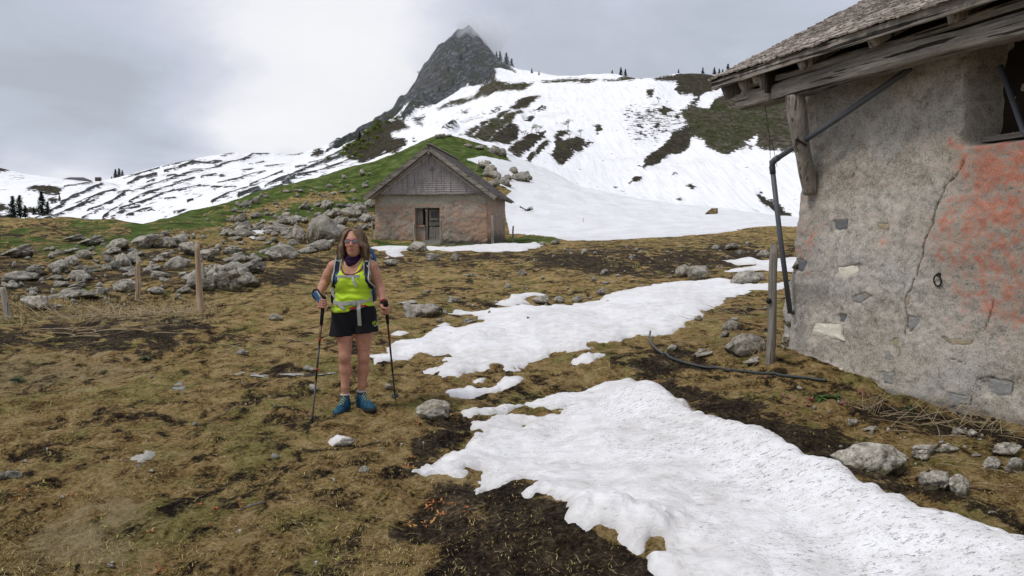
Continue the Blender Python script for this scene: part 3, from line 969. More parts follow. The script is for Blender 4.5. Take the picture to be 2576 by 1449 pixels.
def rock(px, py, wpx, hpx, style='block', label=None, group=None, tilt=None, rz=None, depth=0.6, name='rock', cat='rock', Y=None, sink=0.0, variant=None):
    p = hit(px, py) if Y is None else at(px, py, Y)
    if Y is not None:
        p[2] = float(gz(p[0], p[1]))
    kY_ = p[1] / FOC
    W_, H_ = wpx * kY_ / 2, hpx * kY_
    nrock[0] += 1
    n = {'block': 5, 'slab': 5, 'round': 3, 'spire': 1, 'stone': 6}[style]
    v = (nrock[0] * 7 + 3) % n if variant is None else variant
    me = PROTO['%s%d' % (style, v)]
    dp = W_ * depth
    if tilt is None:
        tilt = random.uniform(-0.22, 0.0) if style in ('slab', 'block') else random.uniform(-0.1, 0.1)
    if rz is None:
        rz = random.choice((0, math.pi)) + random.uniform(-0.35, 0.35)
    x, y = p[0], p[1] + dp * 0.6
    if W_ < 0.9:
        z = float(gz(x, y))
    else:
        z = p[2] * 0.6 + float(gz(x, y)) * 0.4
    o = obj(name, me, None, None, (x, y, min(z, p[2] + 0.15) - sink))
    o.rotation_mode = 'QUATERNION'
    o.rotation_quaternion = Quaternion((0, 1, 0), tilt) @ Quaternion((0, 0, 1), rz)
    o.scale = (W_ * 1.04, dp, H_ * 1.02)
    tag(o, label, cat, group)
    return o


def Z5(x, y): return 576.9 + x * 0.16665, 456.1 + y * 0.16665
def Z6(x, y): return x * 0.20372, 536.6 + y * 0.20372
def Z7(x, y): return 905.6 + x * 0.41665, 570.2 + y * 0.41665
def Z8(x, y): return 1717.3 + x * 0.33333, 966.0 + y * 0.33333
def Z9(x, y): return 805.0 + x * 0.37494, 905.6 + y * 0.37494


def where(px, zones):
    for lim, words_ in zones:
        if px < lim:
            return words_
    return zones[-1][1]


SEENL = {}


def single(kind, px, py, w_, h_, zones, rows):
    global SEENL
    shape = ('flat slab' if w_ > 2.7 * h_ else 'low rock' if w_ > 1.9 * h_ else 'blocky rock')
    size = 'tiny' if w_ < 13 else 'small' if w_ < 26 else 'mid sized' if w_ < 50 else 'large'
    lb = '%s %s %s %s, %s' % (size, kind, shape, where(px, zones), where(py, rows))
    if lb in SEENL:
        lb = lb + (', right of its twin' if px > SEENL[lb] else ', left of its twin')
    SEENL[lb] = px
    return ' '.join(lb.split()[:16])


ZL = [(22, 'left of the leaning grey post'), (200, 'between leaning grey post and dry stalks'), (330, 'left of the short brown post'), (420, 'just right of the short brown post'), (500, 'just left of the tall reddish post'), (9999, 'right of the tall post')]
RL = [(600, 'high on the slope'), (640, 'in the upper rows'), (680, 'in the middle rows'), (720, 'in the lower rows'), (9999, 'in the lowest row')]
ZM = [(1000, "behind the hiker's shoulder"), (1150, 'below the hut door'), (1320, 'below the hut corner'), (1500, 'above the curled snow scrap'), (1650, 'above the long snow tongue'), (1800, 'near the middle of the dark soil'), (9999, 'near the barn corner post')]
RM_ = [(640, 'at the far edge of the meadow'), (680, 'beyond the dark soil'), (740, 'midway up the meadow'), (9999, 'close to the snow tongue')]
ZR = [(1212, 'above the hut ridge'), (1240, 'touching the hut roof line'), (1265, 'just right of the hut roof'), (1290, 'on the snow edge'), (9999, 'standing free in the snow')]
RR = [(395, 'at the hill crest'), (430, 'upper group'), (455, 'middle group'), (9999, 'lowest group')]
ZS = [(700, 'left of the leaning boulder'), (800, 'at the left foot of the leaning boulder'), (860, 'behind the leaning boulder'), (900, 'right of the leaning boulder'), (9999, 'against the hut wall')]
RS = [(530, 'topmost'), (550, 'upper'), (575, 'middle'), (9999, 'lowest')]
AUTO = {}


def rocks(conv, s, lst, label, group):
    for e in lst:
        x, y, w_, h_ = e[:4]
        st = e[4] if len(e) > 4 else ('slab' if w_ > 2.6 * h_ else 'block')
        q = conv(x, y)
        lb = e[5] if len(e) > 5 else label
        if label in AUTO and lb == label:
            lb = single(AUTO[label][0], q[0], q[1], w_ * s, h_ * s, AUTO[label][1], AUTO[label][2])
        gk = 1.16 if q[1] > 540 and q[0] < 760 else 1.0
        rock(q[0], q[1], w_ * s * gk, h_ * s * gk, st, lb, group)


LG = 'grey limestone rock among others on the slope behind the fence posts'
AUTO[LG] = ('grey', ZL, RL)
G1 = 'limestone rocks strewn over the slope behind the fence posts'
rocks(Z6, 0.20372, [
    (1110, 410, 380, 90, 'slab', 'dark topped limestone slab high on the slope, left of three rocks in line'),
    (1440, 440, 290, 90, 'block', 'rounded grey rock below the dark topped slab, middle of three in line'),
    (1790, 430, 400, 130, 'block', 'long broad limestone block at the right end of three rocks in line'),
    (2040, 430, 240, 110, 'round', 'smooth wedge shaped rock touching the long broad block'),
    (2190, 380, 190, 90, 'round'), (200, 560, 430, 120, 'slab', 'dark fissured limestone slab at the far left edge of the slope'),
    (1010, 560, 230, 90, 'block'), (690, 720, 250, 120, 'round', 'pale rounded boulder with undercut foot above the left stone row'), (870, 650, 180, 100),
    (250, 840, 470, 120, 'slab', 'wide pale slab rising from the left edge behind the leaning post'), (400, 740, 230, 90), (120, 930, 250, 80, 'slab'), (950, 830, 270, 100, 'round', 'smooth pale whaleback rock above the largest slab on the left'),
    (680, 830, 180, 60), (760, 900, 180, 70), (950, 930, 220, 70, 'slab'), (820, 1060, 700, 120, 'slab', 'largest long pale slab lying behind the dry grass stalks'), (380, 1220, 360, 160, 'block', 'grey boulder at the lower left end of the largest slab'),
    (1520, 980, 360, 150, 'block', 'rounded grey boulder just left of the short fence post'), (1500, 660, 210, 140, 'spire', 'pointed triangular pale rock up the slope from the short fence post'), (1400, 690, 160, 100), (1300, 710, 120, 70),
    (1640, 630, 150, 120, 'round'), (1660, 540, 200, 70), (1330, 520, 260, 70), (1630, 480, 120, 50), (1950, 600, 200, 70), (2050, 540, 130, 50), (2180, 670, 260, 120, 'slab'), (1830, 720, 230, 70),
    (1930, 820, 320, 80, 'slab', 'dark mossy slab right behind the top of the short fence post'), (1620, 790, 200, 70), (1540, 750, 180, 70), (1930, 1010, 210, 70, 'block'), (2230, 990, 200, 60, 'slab'),
    (900, 350, 280, 70, 'slab'), (700, 520, 160, 60), (850, 500, 200, 45), (580, 460, 110, 35), (950, 700, 100, 50), (1070, 720, 180, 60), (1170, 720, 120, 40), (2270, 780, 110, 45), (640, 1190, 200, 60),
    (1110, 460, 80, 40), (1230, 1010, 260, 90), (340, 960, 60, 25), (300, 1090, 70, 30), (520, 870, 60, 30), (1200, 610, 60, 25)], 'grey limestone rock among others on the slope behind the fence posts', G1)
for e in ((545, 727, 120, 62, 'block', 'broad humped pale boulder right behind the tall fence post'), (612, 722, 100, 44, 'slab', 'pale slab leaning on the right side of the humped boulder'), (500, 730, 70, 34, 'slab', 'low pale slab at the left foot of the humped boulder'), (585, 705, 90, 44, 'block', 'pale block behind the humped boulder'), (492, 718, 110, 40, 'slab', None), (632, 692, 95, 36, 'slab', None), (600, 660, 80, 24, 'slab', None), (520, 655, 70, 25, 'block', None),
          (700, 655, 70, 30, 'block', None), (665, 640, 40, 16, 'block', None), (580, 640, 60, 22, 'block', None), (440, 675, 60, 26, 'block', None), (470, 640, 60, 30, 'block', None)):
    rock(*e[:5], e[5] or single('grey', e[0], e[1], e[2], e[3], ZL, RL), G1)
G2 = 'boulders in the rock pile beside the hut'
LB2 = 'grey limestone block in the rock pile between the leaning boulder and the hut'
PILE = [(1270, 600, 250, 290, 'spire', 'tall finger shaped grey boulder standing at the top of the rock pile', 40.5),
        (1400, 900, 580, 400, 'round', 'huge leaning grey boulder overhanging the rock pile', 37.0),
        (1085, 890, 210, 340, 'block', 'steep slab propped against the left side of the huge leaning boulder', 37.3),
        (1620, 760, 400, 260, 'round', 'smooth boulder with a pink paint dab behind the huge leaning boulder', 39.5)]
for x, y, w_, h_, st, lb, Yd in PILE:
    q = Z5(x, y)
    rock(q[0], q[1], w_ * .16665, h_ * .16665, st, lb, G2, Y=Yd, tilt={'spire': 0.12, 'round': 0.28, 'block': -0.3}[st], depth=0.8)
rocks(Z5, 0.16665, [
    (1330, 1060, 400, 160, 'round', 'rounded boulder on the grass below the huge leaning boulder'), (810, 1180, 400, 170, 'round', 'dome shaped boulder nearest the dark path below the rock pile'), (1140, 1100, 330, 90, 'slab', LB2), (780, 1000, 120, 75, 'block', LB2), (950, 970, 140, 80, 'block', LB2)], LB2, G2)
LB3 = 'slanting limestone slab in the strata beside the leaning boulder'
AUTO[LB3] = ('slanting', ZS, RS)
rocks(Z5, 0.16665, [(950, 650, 280, 120, 'slab'), (720, 780, 380, 120, 'slab'), (830, 825, 230, 60, 'slab'), (410, 750, 300, 95, 'slab'), (200, 840, 400, 135, 'slab'), (1780, 580, 280, 160, 'block'), (1930, 480, 270, 140, 'slab'),
                    (2100, 400, 200, 120, 'slab'), (2120, 620, 190, 125, 'block'), (1500, 500, 200, 60, 'slab'), (1680, 395, 180, 60, 'slab'), (1870, 620, 160, 60, 'slab'), (1850, 420, 180, 90, 'slab'), (2010, 500, 200, 80, 'slab'), (1600, 480, 160, 70, 'block')], LB3, G2)
LB4 = 'small weathered rock on the turf left of the rock pile'
rocks(Z5, 0.16665, [(870, 550, 140, 70), (370, 570, 180, 75), (150, 630, 190, 115, 'block'), (50, 620, 110, 90), (370, 1190, 270, 80, 'slab'), (1550, 950, 150, 70), (640, 520, 90, 40), (740, 570, 80, 40), (560, 520, 120, 50), (700, 660, 110, 50), (620, 650, 90, 40)], LB4, G1)
LB5 = 'small outcrop of pale rock in the green hillside above the hut'
rocks(Z5, 0.16665, [(180, 395, 140, 60), (230, 345, 120, 50), (390, 335, 110, 90), (550, 245, 110, 45), (690, 355, 110, 40), (1060, 165, 140, 45), (870, 175, 110, 45), (1430, 245, 110, 40), (1870, 165, 110, 50), (1560, 205, 130, 40), (1700, 185, 150, 35),
                    (2060, 100, 120, 60), (1890, 295, 100, 50), (1240, 155, 80, 30), (1010, 150, 60, 30), (1500, 255, 60, 28), (850, 450, 120, 30), (780, 430, 100, 28), (160, 480, 140, 30), (1300, 120, 60, 25), (1690, 110, 60, 30), (2040, 60, 90, 40), (1620, 290, 60, 25)], LB5, 'rocks in the green hillside')
LB6 = 'brown limestone rock at the snow edge right of the hut roof'
for x, y, w_, h_ in ((1235, 436, 46, 26), (1215, 425, 40, 22), (1250, 452, 50, 30), (1240, 470, 40, 24), (1268, 466, 46, 26), (1292, 436, 30, 20), (1314, 458, 46, 32), (1300, 455, 30, 24), (1326, 452, 36, 22), (1243, 388, 44, 30), (1262, 390, 30, 22), (1205, 378, 30, 14),
                     (1180, 372, 30, 14), (1228, 412, 20, 12), (1222, 445, 30, 16), (1276, 452, 26, 16), (1110, 347, 34, 12), (1130, 345, 24, 9)):
    rock(x, y, w_ * 0.9, h_ * 0.75, 'block', single('brown', x, y, w_, h_, ZR, RR), 'rocks at the snow edge by the hut roof')
G4 = 'rocks on the meadow between hiker and hut'
LM = 'low grey rock on the meadow between the long snow patch and the hut'
AUTO[LM] = ('grey', ZM, RM_)
rocks(Z7, 0.41665, [(390, 548, 250, 100, 'block', 'big rounded boulder on the meadow beside the end of the long snow patch'), (560, 462, 110, 38), (650, 582, 110, 32, 'slab', 'flat rock at the notch in the left edge of the long snow patch'), (1090, 472, 120, 50), (1215, 462, 85, 45), (1310, 457, 70, 40), (1460, 412, 65, 45),
                    (980, 295, 65, 32), (670, 305, 60, 22), (1475, 284, 50, 28), (1410, 328, 30, 30, 'spire'), (440, 207, 140, 48, 'slab', 'pale blocky slab below the snow strip in front of the hut'), (575, 207, 55, 45, 'block', 'small rock with a pink paint dab before the snow strip'),
                    (175, 240, 95, 40, 'block', "pale rock just above the hiker's shoulder on the meadow"), (345, 150, 150, 55, 'round', 'mossy boulder breaking the snow strip in front of the hut door'), (1355, 167, 42, 34, 'spire', 'small white upright stone on the dark soil'), (1640, 197, 45, 20), (2148, 137, 58, 26, 'block', 'pale flat stone at the far edge of the dark soil'),
                    (2060, 318, 150, 78, 'block', 'broad brown rock at the upper edge of the long snow patch'), (1950, 305, 115, 75, 'block'), (2360, 350, 260, 85, 'slab', 'long grey rock between snow patch and barn corner'), (2300, 167, 70, 25), (2440, 180, 70, 38), (2245, 143, 110, 35), (1650, 310, 30, 12), (1490, 347, 70, 16, 'slab'), (400, 403, 90, 18, 'slab'),
                    (300, 306, 45, 12), (475, 580, 40, 25), (1110, 112, 48, 24), (1175, 107, 62, 30)], LM, G4)
G5 = 'stones at the foot of the barn'
LB = 'loose grey stone on the ground near the barn corner post'
rocks(Z7, 0.41665, [(2340, 775, 250, 115, 'round', 'big smooth pale boulder left of the barn corner post'), (2070, 787, 138, 42, 'slab', 'flat pale stone with red weeds on the turf near the black hose'), (1895, 752, 95, 32, 'slab'), (2200, 672, 85, 38), (2250, 628, 110, 60, 'round'), (2390, 838, 150, 45, 'slab', 'flat stone at the foot of the barn corner post'), (2050, 567, 60, 30), (2270, 572, 60, 25), (2430, 700, 60, 30)], LB, G5)
rocks(Z8, 0.33333, [(1430, 660, 600, 190, 'slab', 'large flat limestone slab beside the foreground snow, below the barn wall'), (1850, 570, 330, 95, 'slab', 'cream flat stone right of the large slab by the barn'), (2030, 530, 220, 55, 'slab'), (1950, 800, 260, 120, 'block', 'cracked grey stone, left half, at the lower right by the snow'),
                    (2130, 850, 180, 160, 'block', 'cracked grey stone, right half, at the lower right by the snow'), (1300, 312, 95, 52, 'block', 'small square grey stone below the barn wall'), (1440, 362, 140, 30, 'slab', 'thin white stone below the barn wall'), (2520, 660, 180, 85, 'block', 'bluish white stone at the right edge of the picture'), (2370, 640, 230, 60, 'slab'),
                    (2470, 545, 250, 80, 'slab', 'grey slab lying against the barn foot at the right edge'), (2110, 385, 120, 50), (2200, 395, 100, 50), (2230, 555, 100, 28), (2340, 985, 80, 22), (1205, 482, 40, 20), (1985, 678, 60, 16)], 'small stone on the bare earth below the barn wall', G5)
G6 = 'stones in the trampled foreground'
rock(1103, 1058, 112, 46, 'block', "pale rock with reddish earth on it, by the hiker's pole tip and the snow", G6, variant=1)
rock(915, 1189, 28, 15, 'block', 'small grey stone lying on the turf left of the snow tongue', G6)
rock(18, 1206, 56, 24, 'slab', 'flat pale stone at the left edge of the trampled foreground', G6)
rock(868, 1124, 60, 20, 'slab', 'flat stone under a scrap of snow below the hiker', G6)
rock(778, 937, 34, 16, 'round', "round pale stone behind the hiker's left hand pole", G6)
rock(606, 893, 38, 15, 'block', "yellowish stone left of the hiker on the turf", G6)
rock(690, 808, 40, 18, 'block', 'pale stone on the turf left of the hiker, below the tall fence post', G6)
rock(1025, 770, 60, 10, 'slab', 'flat stone right of the hiker', G6)
for x, y, w_ in ((347, 1175, 16), (382, 1190, 18), (690, 1155, 24), (487, 1070, 16), (960, 1130, 12), (950, 1113, 10), (1010, 1120, 10), (978, 982, 26), (785, 985, 30), (158, 1255, 16), (275, 1430, 26), (60, 1165, 18), (305, 1160, 10), (280, 1420, 14)):
    rock(x, y, w_, w_ * .5, 'stone', 'small pebble half sunk in the trampled turf', G6, name='pebble', cat='pebble')


def scatter(n, poly, wr, label, group, name='stone', style='stone', hr=(0.4, 0.8), tilt=None):
    P = np.array(poly)
    k = 0
    while k < n:
        x, y = random.uniform(P[:, 0].min(), P[:, 0].max()), random.uniform(P[:, 1].min(), P[:, 1].max())
        if sdist(np.array([x]), np.array([y]), poly)[0] < 0:
            continue
        w_ = random.uniform(*wr) * random.uniform(0.5, 1)
        rock(x, y, w_, w_ * random.uniform(*hr), style, label, group, name=name, cat='stone' if style == 'stone' else 'rock', rz=random.uniform(0, 6.3) if tilt is None else None, tilt=tilt)
        k += 1


scatter(85, [(1230, 655), (1330, 634), (1600, 620), (1940, 612), (1960, 640), (1900, 672), (1700, 690), (1500, 700), (1300, 680)], (5, 16), 'small pale stone scattered on the dark soil before the snowfield', 'pale stones on the dark soil')
scatter(46, [(690, 575), (760, 520), (850, 497), (938, 505), (938, 585), (860, 598), (730, 602)], (26, 62), 'slanting limestone block in the dense outcrop left of the hut', G2, 'rock', 'slab', (0.30, 0.55), -0.38)
scatter(26, [(560, 575), (700, 560), (740, 600), (680, 620), (560, 610)], (24, 56), 'low limestone ledge in the outcrop below the snow hollow', G2, 'rock', 'block', (0.25, 0.45), -0.25)
scatter(130, [(0, 640), (250, 600), (560, 570), (740, 580), (740, 640), (560, 760), (420, 760), (200, 790), (0, 760)], (8, 30), 'small limestone chunk between the bigger rocks behind the fence posts', G1)
scatter(70, [(500, 545), (700, 480), (930, 430), (930, 560), (760, 590), (560, 580)], (5, 22), 'small pale stone in the grassy hillside left of the hut', 'rocks in the green hillside')
scatter(40, [(1300, 700), (1500, 680), (1900, 690), (1500, 800), (1050, 860), (960, 700), (1000, 660)], (6, 18), 'small stone on the mossy turf above the long snow patch', G4)
scatter(46, [(1800, 850), (1940, 760), (1960, 900), (2100, 1000), (2576, 1110), (2576, 1290), (2300, 1190), (2000, 1060), (1800, 940)], (6, 22), 'small stone in the earth around the barn corner', G5)
scatter(24, [(300, 950), (700, 850), (860, 1100), (1000, 1250), (700, 1400), (200, 1400)], (5, 14), 'tiny stone in the trampled foreground turf', G6)
# ------------------------------------------------------------------ snow left on the meadow
def m_snow(t, b):
    p = t.pos()
    big = t.noise(0.9, 5, 0.6, p)
    mid = t.noise(6, 6, 0.65, p, 0.3)
    fine = t.noise(60, 4, 0.7, p)
    c = t.ramp(t.math('ADD', t.math('MULTIPLY', mid, 0.6), t.math('MULTIPLY', big, 0.4)), [(0.30, (0.54, 0.515, 0.485)), (0.455, (0.715, 0.70, 0.685)), (0.59, (0.835, 0.832, 0.838))])
    # wind blown specks of earth gathered in streaks
    st = t.mapping(p, scale=(1.0, 2.2, 1.0), rot=(0, 0, 0.5))
    sp1 = t.mapr(t.noise(20, 8, 0.82, st, 0.8), 0.54, 0.60)
    zone = t.mapr(t.math('ADD', t.attr('dirt'), t.math('MULTIPLY', t.math('SUBTRACT', t.noise(2.4, 5, 0.65, p), 0.5), 2.2)), 0.30, 0.85, 0.0, 1.0)
    sp2 = t.mapr(t.noise(95, 3, 0.8, p), 0.60, 0.67)
    speck = t.math('MULTIPLY', t.math('MAXIMUM', t.math('MULTIPLY', sp1, 0.8), t.math('MULTIPLY', sp2, 0.75)), t.math('MAXIMUM', zone, 0.16))
    c = t.mix(speck, c, (0.085, 0.07, 0.055))
    edge = t.attr('edge')
    c = t.mix(t.math('MULTIPLY', edge, 0.5), c, (0.42, 0.40, 0.37))
    t.put(b.inputs['Base Color'], c)
    b.inputs['Roughness'].default_value = 0.62
    b.inputs['Specular IOR Level'].default_value = 0.3
    b.inputs['Subsurface Weight'].default_value = 0.0
    h = t.math('ADD', t.math('MULTIPLY', mid, 1.0), t.math('MULTIPLY', fine, 0.10))
    t.put(b.inputs['Normal'], t.bump(h, 0.6, 0.05))


M_SNOW = material('old_snow', m_snow)


def zsmooth(x, y):
    z = zbase(x, y) + 0.055 * fbm2(x / 1.5, y / 1.5, 2, 3)
    for bx_, by_, s, a in BUMPS:
        if s > 0.5:
            z = z + a * np.exp(-((x - bx_) ** 2 + (y - by_) ** 2) / (2 * s * s))
    return z


SNOWPOLY = []


def snow_patch(poly, label, T=0.12, L=0.22, zoff=0.03, holes=(), res=1.7, cups=0.02, dirt=None, group=None, thick=None, edge_noise=0.06, mat=None):
    """poly in px (px,py[,z of the rim])"""
    W_ = []
    for e in poly:
        if e[1] < 690:
            W_.append(hit(e[0], e[1]))
        else:
            z = e[2] if len(e) > 2 else None
            q = hit(e[0], e[1]) if z is None else on_plane(e[0], e[1], z)
            W_.append(q)
    W_ = np.array(W_)
    SNOWPOLY.append(W_[:, :2])
    H_ = [np.array([hit(*e) for e in h]) for h in holes]
    y0, y1 = W_[:, 1].min() - 0.5, W_[:, 1].max() + 0.5
    uu = W_[:, 0] / W_[:, 1]
    u0, u1 = max(uu.min() - 0.02, -0.95), min(uu.max() + 0.02, 1.0)
    stepu = res * 0.00137
    nu = int((u1 - u0) / stepu) + 2
    # rows: even on the ground up close, even in distance far off
    inv = np.arange(1 / y0, 1 / y1, -stepu / 1.3 * 0.75)
    Y_ = 1 / inv
    if len(Y_) < 24:
        Y_ = np.linspace(y0, y1, 24)
    uu = np.linspace(u0, u1, nu)
    YY_, UU_ = np.meshgrid(Y_, uu, indexing='ij')
    XX_ = YY_ * UU_
    d_ = sdist(XX_, YY_, W_[:, :2])
    for h in H_:
        d_ = np.minimum(d_, -sdist(XX_, YY_, h[:, :2]))
    sc_ = max(1.0, Y_.mean() / 7)
    d_ = d_ + edge_noise * sc_ * (0.8 * fbm2(XX_ / (0.30 * sc_), YY_ / (0.30 * sc_), 3, 71) + 0.3 * fbm2(XX_ / (.07 * sc_), YY_ / (.07 * sc_), 2, 72))
    Tm = T if thick is None else thick(XX_, YY_, T)
    prof = np.where(d_ > 0, Tm * (1 - np.exp(-np.maximum(d_, 0) / L)) + 0.006, d_ * 0.8)
    body = smoothstep(0.02, 0.3 * sc_, d_)
    sur = 1.5 * cups * body * (fbm2(XX_ / 0.5, YY_ / 0.9, 2, 73) + 0.45 * np.abs(fbm2(XX_ / 0.22, YY_ / 0.3, 2, 74)))
    zg = np.where(d_ > 0.0, zsmooth(XX_, YY_) * body + gz(XX_, YY_) * (1 - body), gz(XX_, YY_))
    ZZ_ = zg + np.maximum(prof, -0.12) + sur
    ZZ_ = np.where(d_ > 0.02, np.maximum(ZZ_, gz(XX_, YY_) + 0.004 + 0.012 * body), ZZ_)
    keep = d_ > -0.14 * sc_
    F_ = grid_faces(*XX_.shape)
    F_ = F_[keep.ravel()[F_].all(1)]
    used = np.unique(F_)
    remap = np.zeros(XX_.size, int)
    remap[used] = np.arange(len(used))
    V_ = np.stack([XX_, YY_, ZZ_], -1).reshape(-1, 3)[used]
    me = mesh_np('snow_patch', V_, remap[F_])
    set_attr(me, 'edge', np.exp(-np.maximum(d_, 0) / (0.045 * sc_)).ravel()[used])
    dv = np.zeros(XX_.size) if dirt is None else dirt(XX_, YY_, d_).ravel()
    set_attr(me, 'dirt', dv[used])
    o = obj('snow_patch', me, mat or M_SNOW)
    tag(o, label, 'snow patch', group or 'melting snow patches on the meadow')
    return o


BIG = [(*Z9(x, y), None) for x, y in ((1000, 382), (960, 352), (1100, 325), (1240, 300), (1300, 310), (1380, 290), (1520, 250), (1750, 235), (1850, 175), (1950, 160), (2130, 150))]
BIG = [(a, b) for a, b, _ in BIG]
CRZ = 0.24
BIG += [(1640, 968, 0.08), (1700, 985, 0.14), (1760, 1010, 0.2), (1850, 1047, CRZ), (1920, 1080, CRZ), (2000, 1103, CRZ), (2050, 1128, CRZ), (2100, 1150, CRZ), (2200, 1187, CRZ), (2330, 1246, CRZ), (2450, 1290, CRZ), (2576, 1336, CRZ), (2760, 1410, CRZ), (2900, 1700, .2)]
BIG += [(1760, 1700)] + [Z9(x, y) for x, y in (
    (2290, 1500), (2200, 1400), (2130, 1330), (2060, 1260), (1990, 1200), (1980, 1140), (1900, 1105), (1820, 1120), (1700, 1100), (1640, 1060), (1670, 990), (1650, 960), (1560, 905), (1450, 910), (1390, 940), (1310, 890), (1320, 870), (1400, 850),
    (1450, 808), (1380, 800), (1200, 850), (1100, 880), (1050, 895), (1050, 850), (1110, 760), (1090, 740), (1010, 740), (970, 790), (880, 790), (800, 765), (720, 790), (620, 750), (760, 700), (800, 640), (960, 590), (1040, 550), (1110, 480),
    (1100, 460), (1040, 450), (1035, 430), (1120, 405), (1200, 372), (1330, 366), (1470, 378), (1600, 366), (1675, 346), (1650, 322), (1500, 318), (1380, 310), (1300, 335), (1250, 360))]
CRL = np.array([on_plane(e[0], e[1], CRZ)[:2] for e in BIG if len(e) > 2])
snow_patch(BIG, 'largest speckled snow bank filling the lower right foreground', T=0.045, L=0.09,
           holes=[[Z9(*q) for q in ((1315, 445), (1360, 430), (1415, 432), (1390, 462), (1330, 468))], [Z9(*q) for q in ((2170, 1215), (2220, 1188), (2290, 1195), (2310, 1290), (2210, 1300))]],
           thick=lambda x, y, T: T + 0.21 * np.exp(-(sline(x, y, CRL) / 0.75) ** 2) * smoothstep(1.1, 2.0, x + 0.2 * (y - 4)) + 0.05 * smoothstep(0.8, 2.0, x),
           dirt=lambda x, y, d_: np.exp(-(sline(x, y, CRL) / 0.55) ** 2) * 1.0 + 0.55, cups=0.022, res=1.5)
LONG = [Z7(x, y) for x, y in ((60, 780), (150, 740), (230, 690), (400, 640), (480, 610), (580, 600), (640, 582), (730, 572), (720, 545), (660, 530), (600, 532), (545, 525), (580, 500), (640, 510), (800, 500), (900, 486), (1000, 481), (1100, 480), (1250, 470), (1380, 455), (1450, 430),
        (1550, 395), (1700, 360), (1850, 335), (2050, 325), (2240, 318), (2300, 340), (2400, 352), (2480, 352), (2576, 337), (2660, 332), (2660, 372), (2560, 377), (2470, 382), (2350, 402), (2270, 422), (2200, 442), (2150, 482), (2050, 552), (2000, 592), (1900, 642), (1780, 667), (1600, 672), (1500, 692), (1400, 712),
        (1500, 730), (1480, 745), (1350, 747), (1200, 757), (1130, 767), (1120, 792), (1000, 832), (920, 862), (870, 852), (860, 832), (780, 832), (760, 852), (690, 872), (640, 892), (680, 907), (600, 912), (490, 917), (480, 892), (400, 877), (480, 822), (580, 777), (560, 757), (400, 772), (300, 802), (180, 832), (40, 855))]
snow_patch(LONG, 'long tongue of dimpled snow running from the hiker to the barn corner', T=0.06, L=0.40, cups=0.026, res=1.5, dirt=lambda x, y, d_: 0.12 + 0.3 * np.exp(-np.maximum(d_, 0) / 0.4), edge_noise=0.07)
SM = 'small melting snow scrap'
snow_patch([Z7(*q) for q in ((820, 460), (900, 415), (980, 405), (1060, 400), (1120, 405), (1120, 420), (1050, 415), (1000, 430), (1020, 465), (930, 480), (830, 475))], 'curled snow scrap on the meadow above the long snow tongue', T=0.05, L=0.15, edge_noise=0.03)
snow_patch([Z7(*q) for q in ((1275, 810), (1330, 780), (1420, 765), (1490, 765), (1450, 795), (1400, 820), (1300, 832))], 'small snow scrap between the long tongue and the black hose', T=0.03, L=0.10, edge_noise=0.03)
snow_patch([Z7(*q) for q in ((190, 650), (230, 630), (285, 640), (250, 656))], "small snow scrap just right of the hiker's hip", T=0.03, L=0.10, edge_noise=0.03)
snow_patch([Z7(*q) for q in ((465, 600), (520, 580), (548, 595), (500, 614))], 'tiny snow scrap left of the notch of the long tongue', T=0.03, L=0.10, edge_noise=0.03)
snow_patch([Z7(*q) for q in ((2190, 205), (2290, 195), (2380, 190), (2420, 205), (2576, 188), (2700, 190), (2700, 285), (2480, 272), (2420, 262), (2300, 272), (2190, 270), (2250, 256), (2400, 241), (2380, 226), (2280, 232))], 'flat snow remnant behind the barn corner post', T=0.08, L=0.2, edge_noise=0.03)
snow_patch([Z7(*q) for q in ((675, 940), (740, 910), (772, 915), (730, 944))], 'thin snow fleck below the long tongue', T=0.03, L=0.08, edge_noise=0.02)
snow_patch([(1120, 985), (1180, 971), (1195, 973), (1202, 979), (1250, 966), (1262, 950), (1312, 950), (1312, 962), (1270, 980), (1190, 1001), (1135, 998)], 'hooked snow scrap between the two large snow areas', T=0.03, L=0.10, edge_noise=0.03)
snow_patch([(818, 1110), (850, 1100), (892, 1103), (880, 1114), (838, 1122)], 'scrap of snow lying on a flat stone below the hiker', T=0.07, L=0.06, edge_noise=0.02)
snow_patch([(930, 621), (960, 617), (1030, 619), (1100, 622), (1180, 617), (1280, 613), (1352, 609), (1368, 617), (1330, 630), (1200, 634), (1100, 631), (1012, 633), (1000, 646), (963, 652), (980, 641), (955, 629)], 'narrow snow strip in front of the stone hut', T=0.07, L=0.4, res=1.3, cups=0.02, edge_noise=0.05)
snow_patch([(608, 583), (640, 574), (700, 568), (700, 576), (665, 588), (640, 602), (618, 599)], 'snow left in a hollow between rocks left of the hut', T=0.15, L=0.4, res=1.3, edge_noise=0.03)
snow_patch([(337, 1152), (365, 1135), (393, 1133), (388, 1150), (365, 1165), (345, 1165)], 'thin grey crust of ice on the turf at the lower left', T=0.012, L=0.04, edge_noise=0.05, dirt=lambda x, y, d_: 0.8 + 0 * x, mat=plain('grey_ice', (0.36, 0.34, 0.295), 0.7, 0.3, var=0.4, scale=30))


# ------------------------------------------------------------------ melt water
def m_water(t, b):
    p = t.pos()
    t.put(b.inputs['Base Color'], t.mix(t.noise(9, 4, 0.6, p), (0.045, 0.040, 0.032), (0.10, 0.095, 0.085)))
    b.inputs['Roughness'].default_value = 0.12
    b.inputs['Specular IOR Level'].default_value = 0.5
    t.put(b.inputs['Normal'], t.bump(t.noise(30, 2, 0.5, p), 0.12, 0.01))


M_WATER = material('melt_water', m_water)


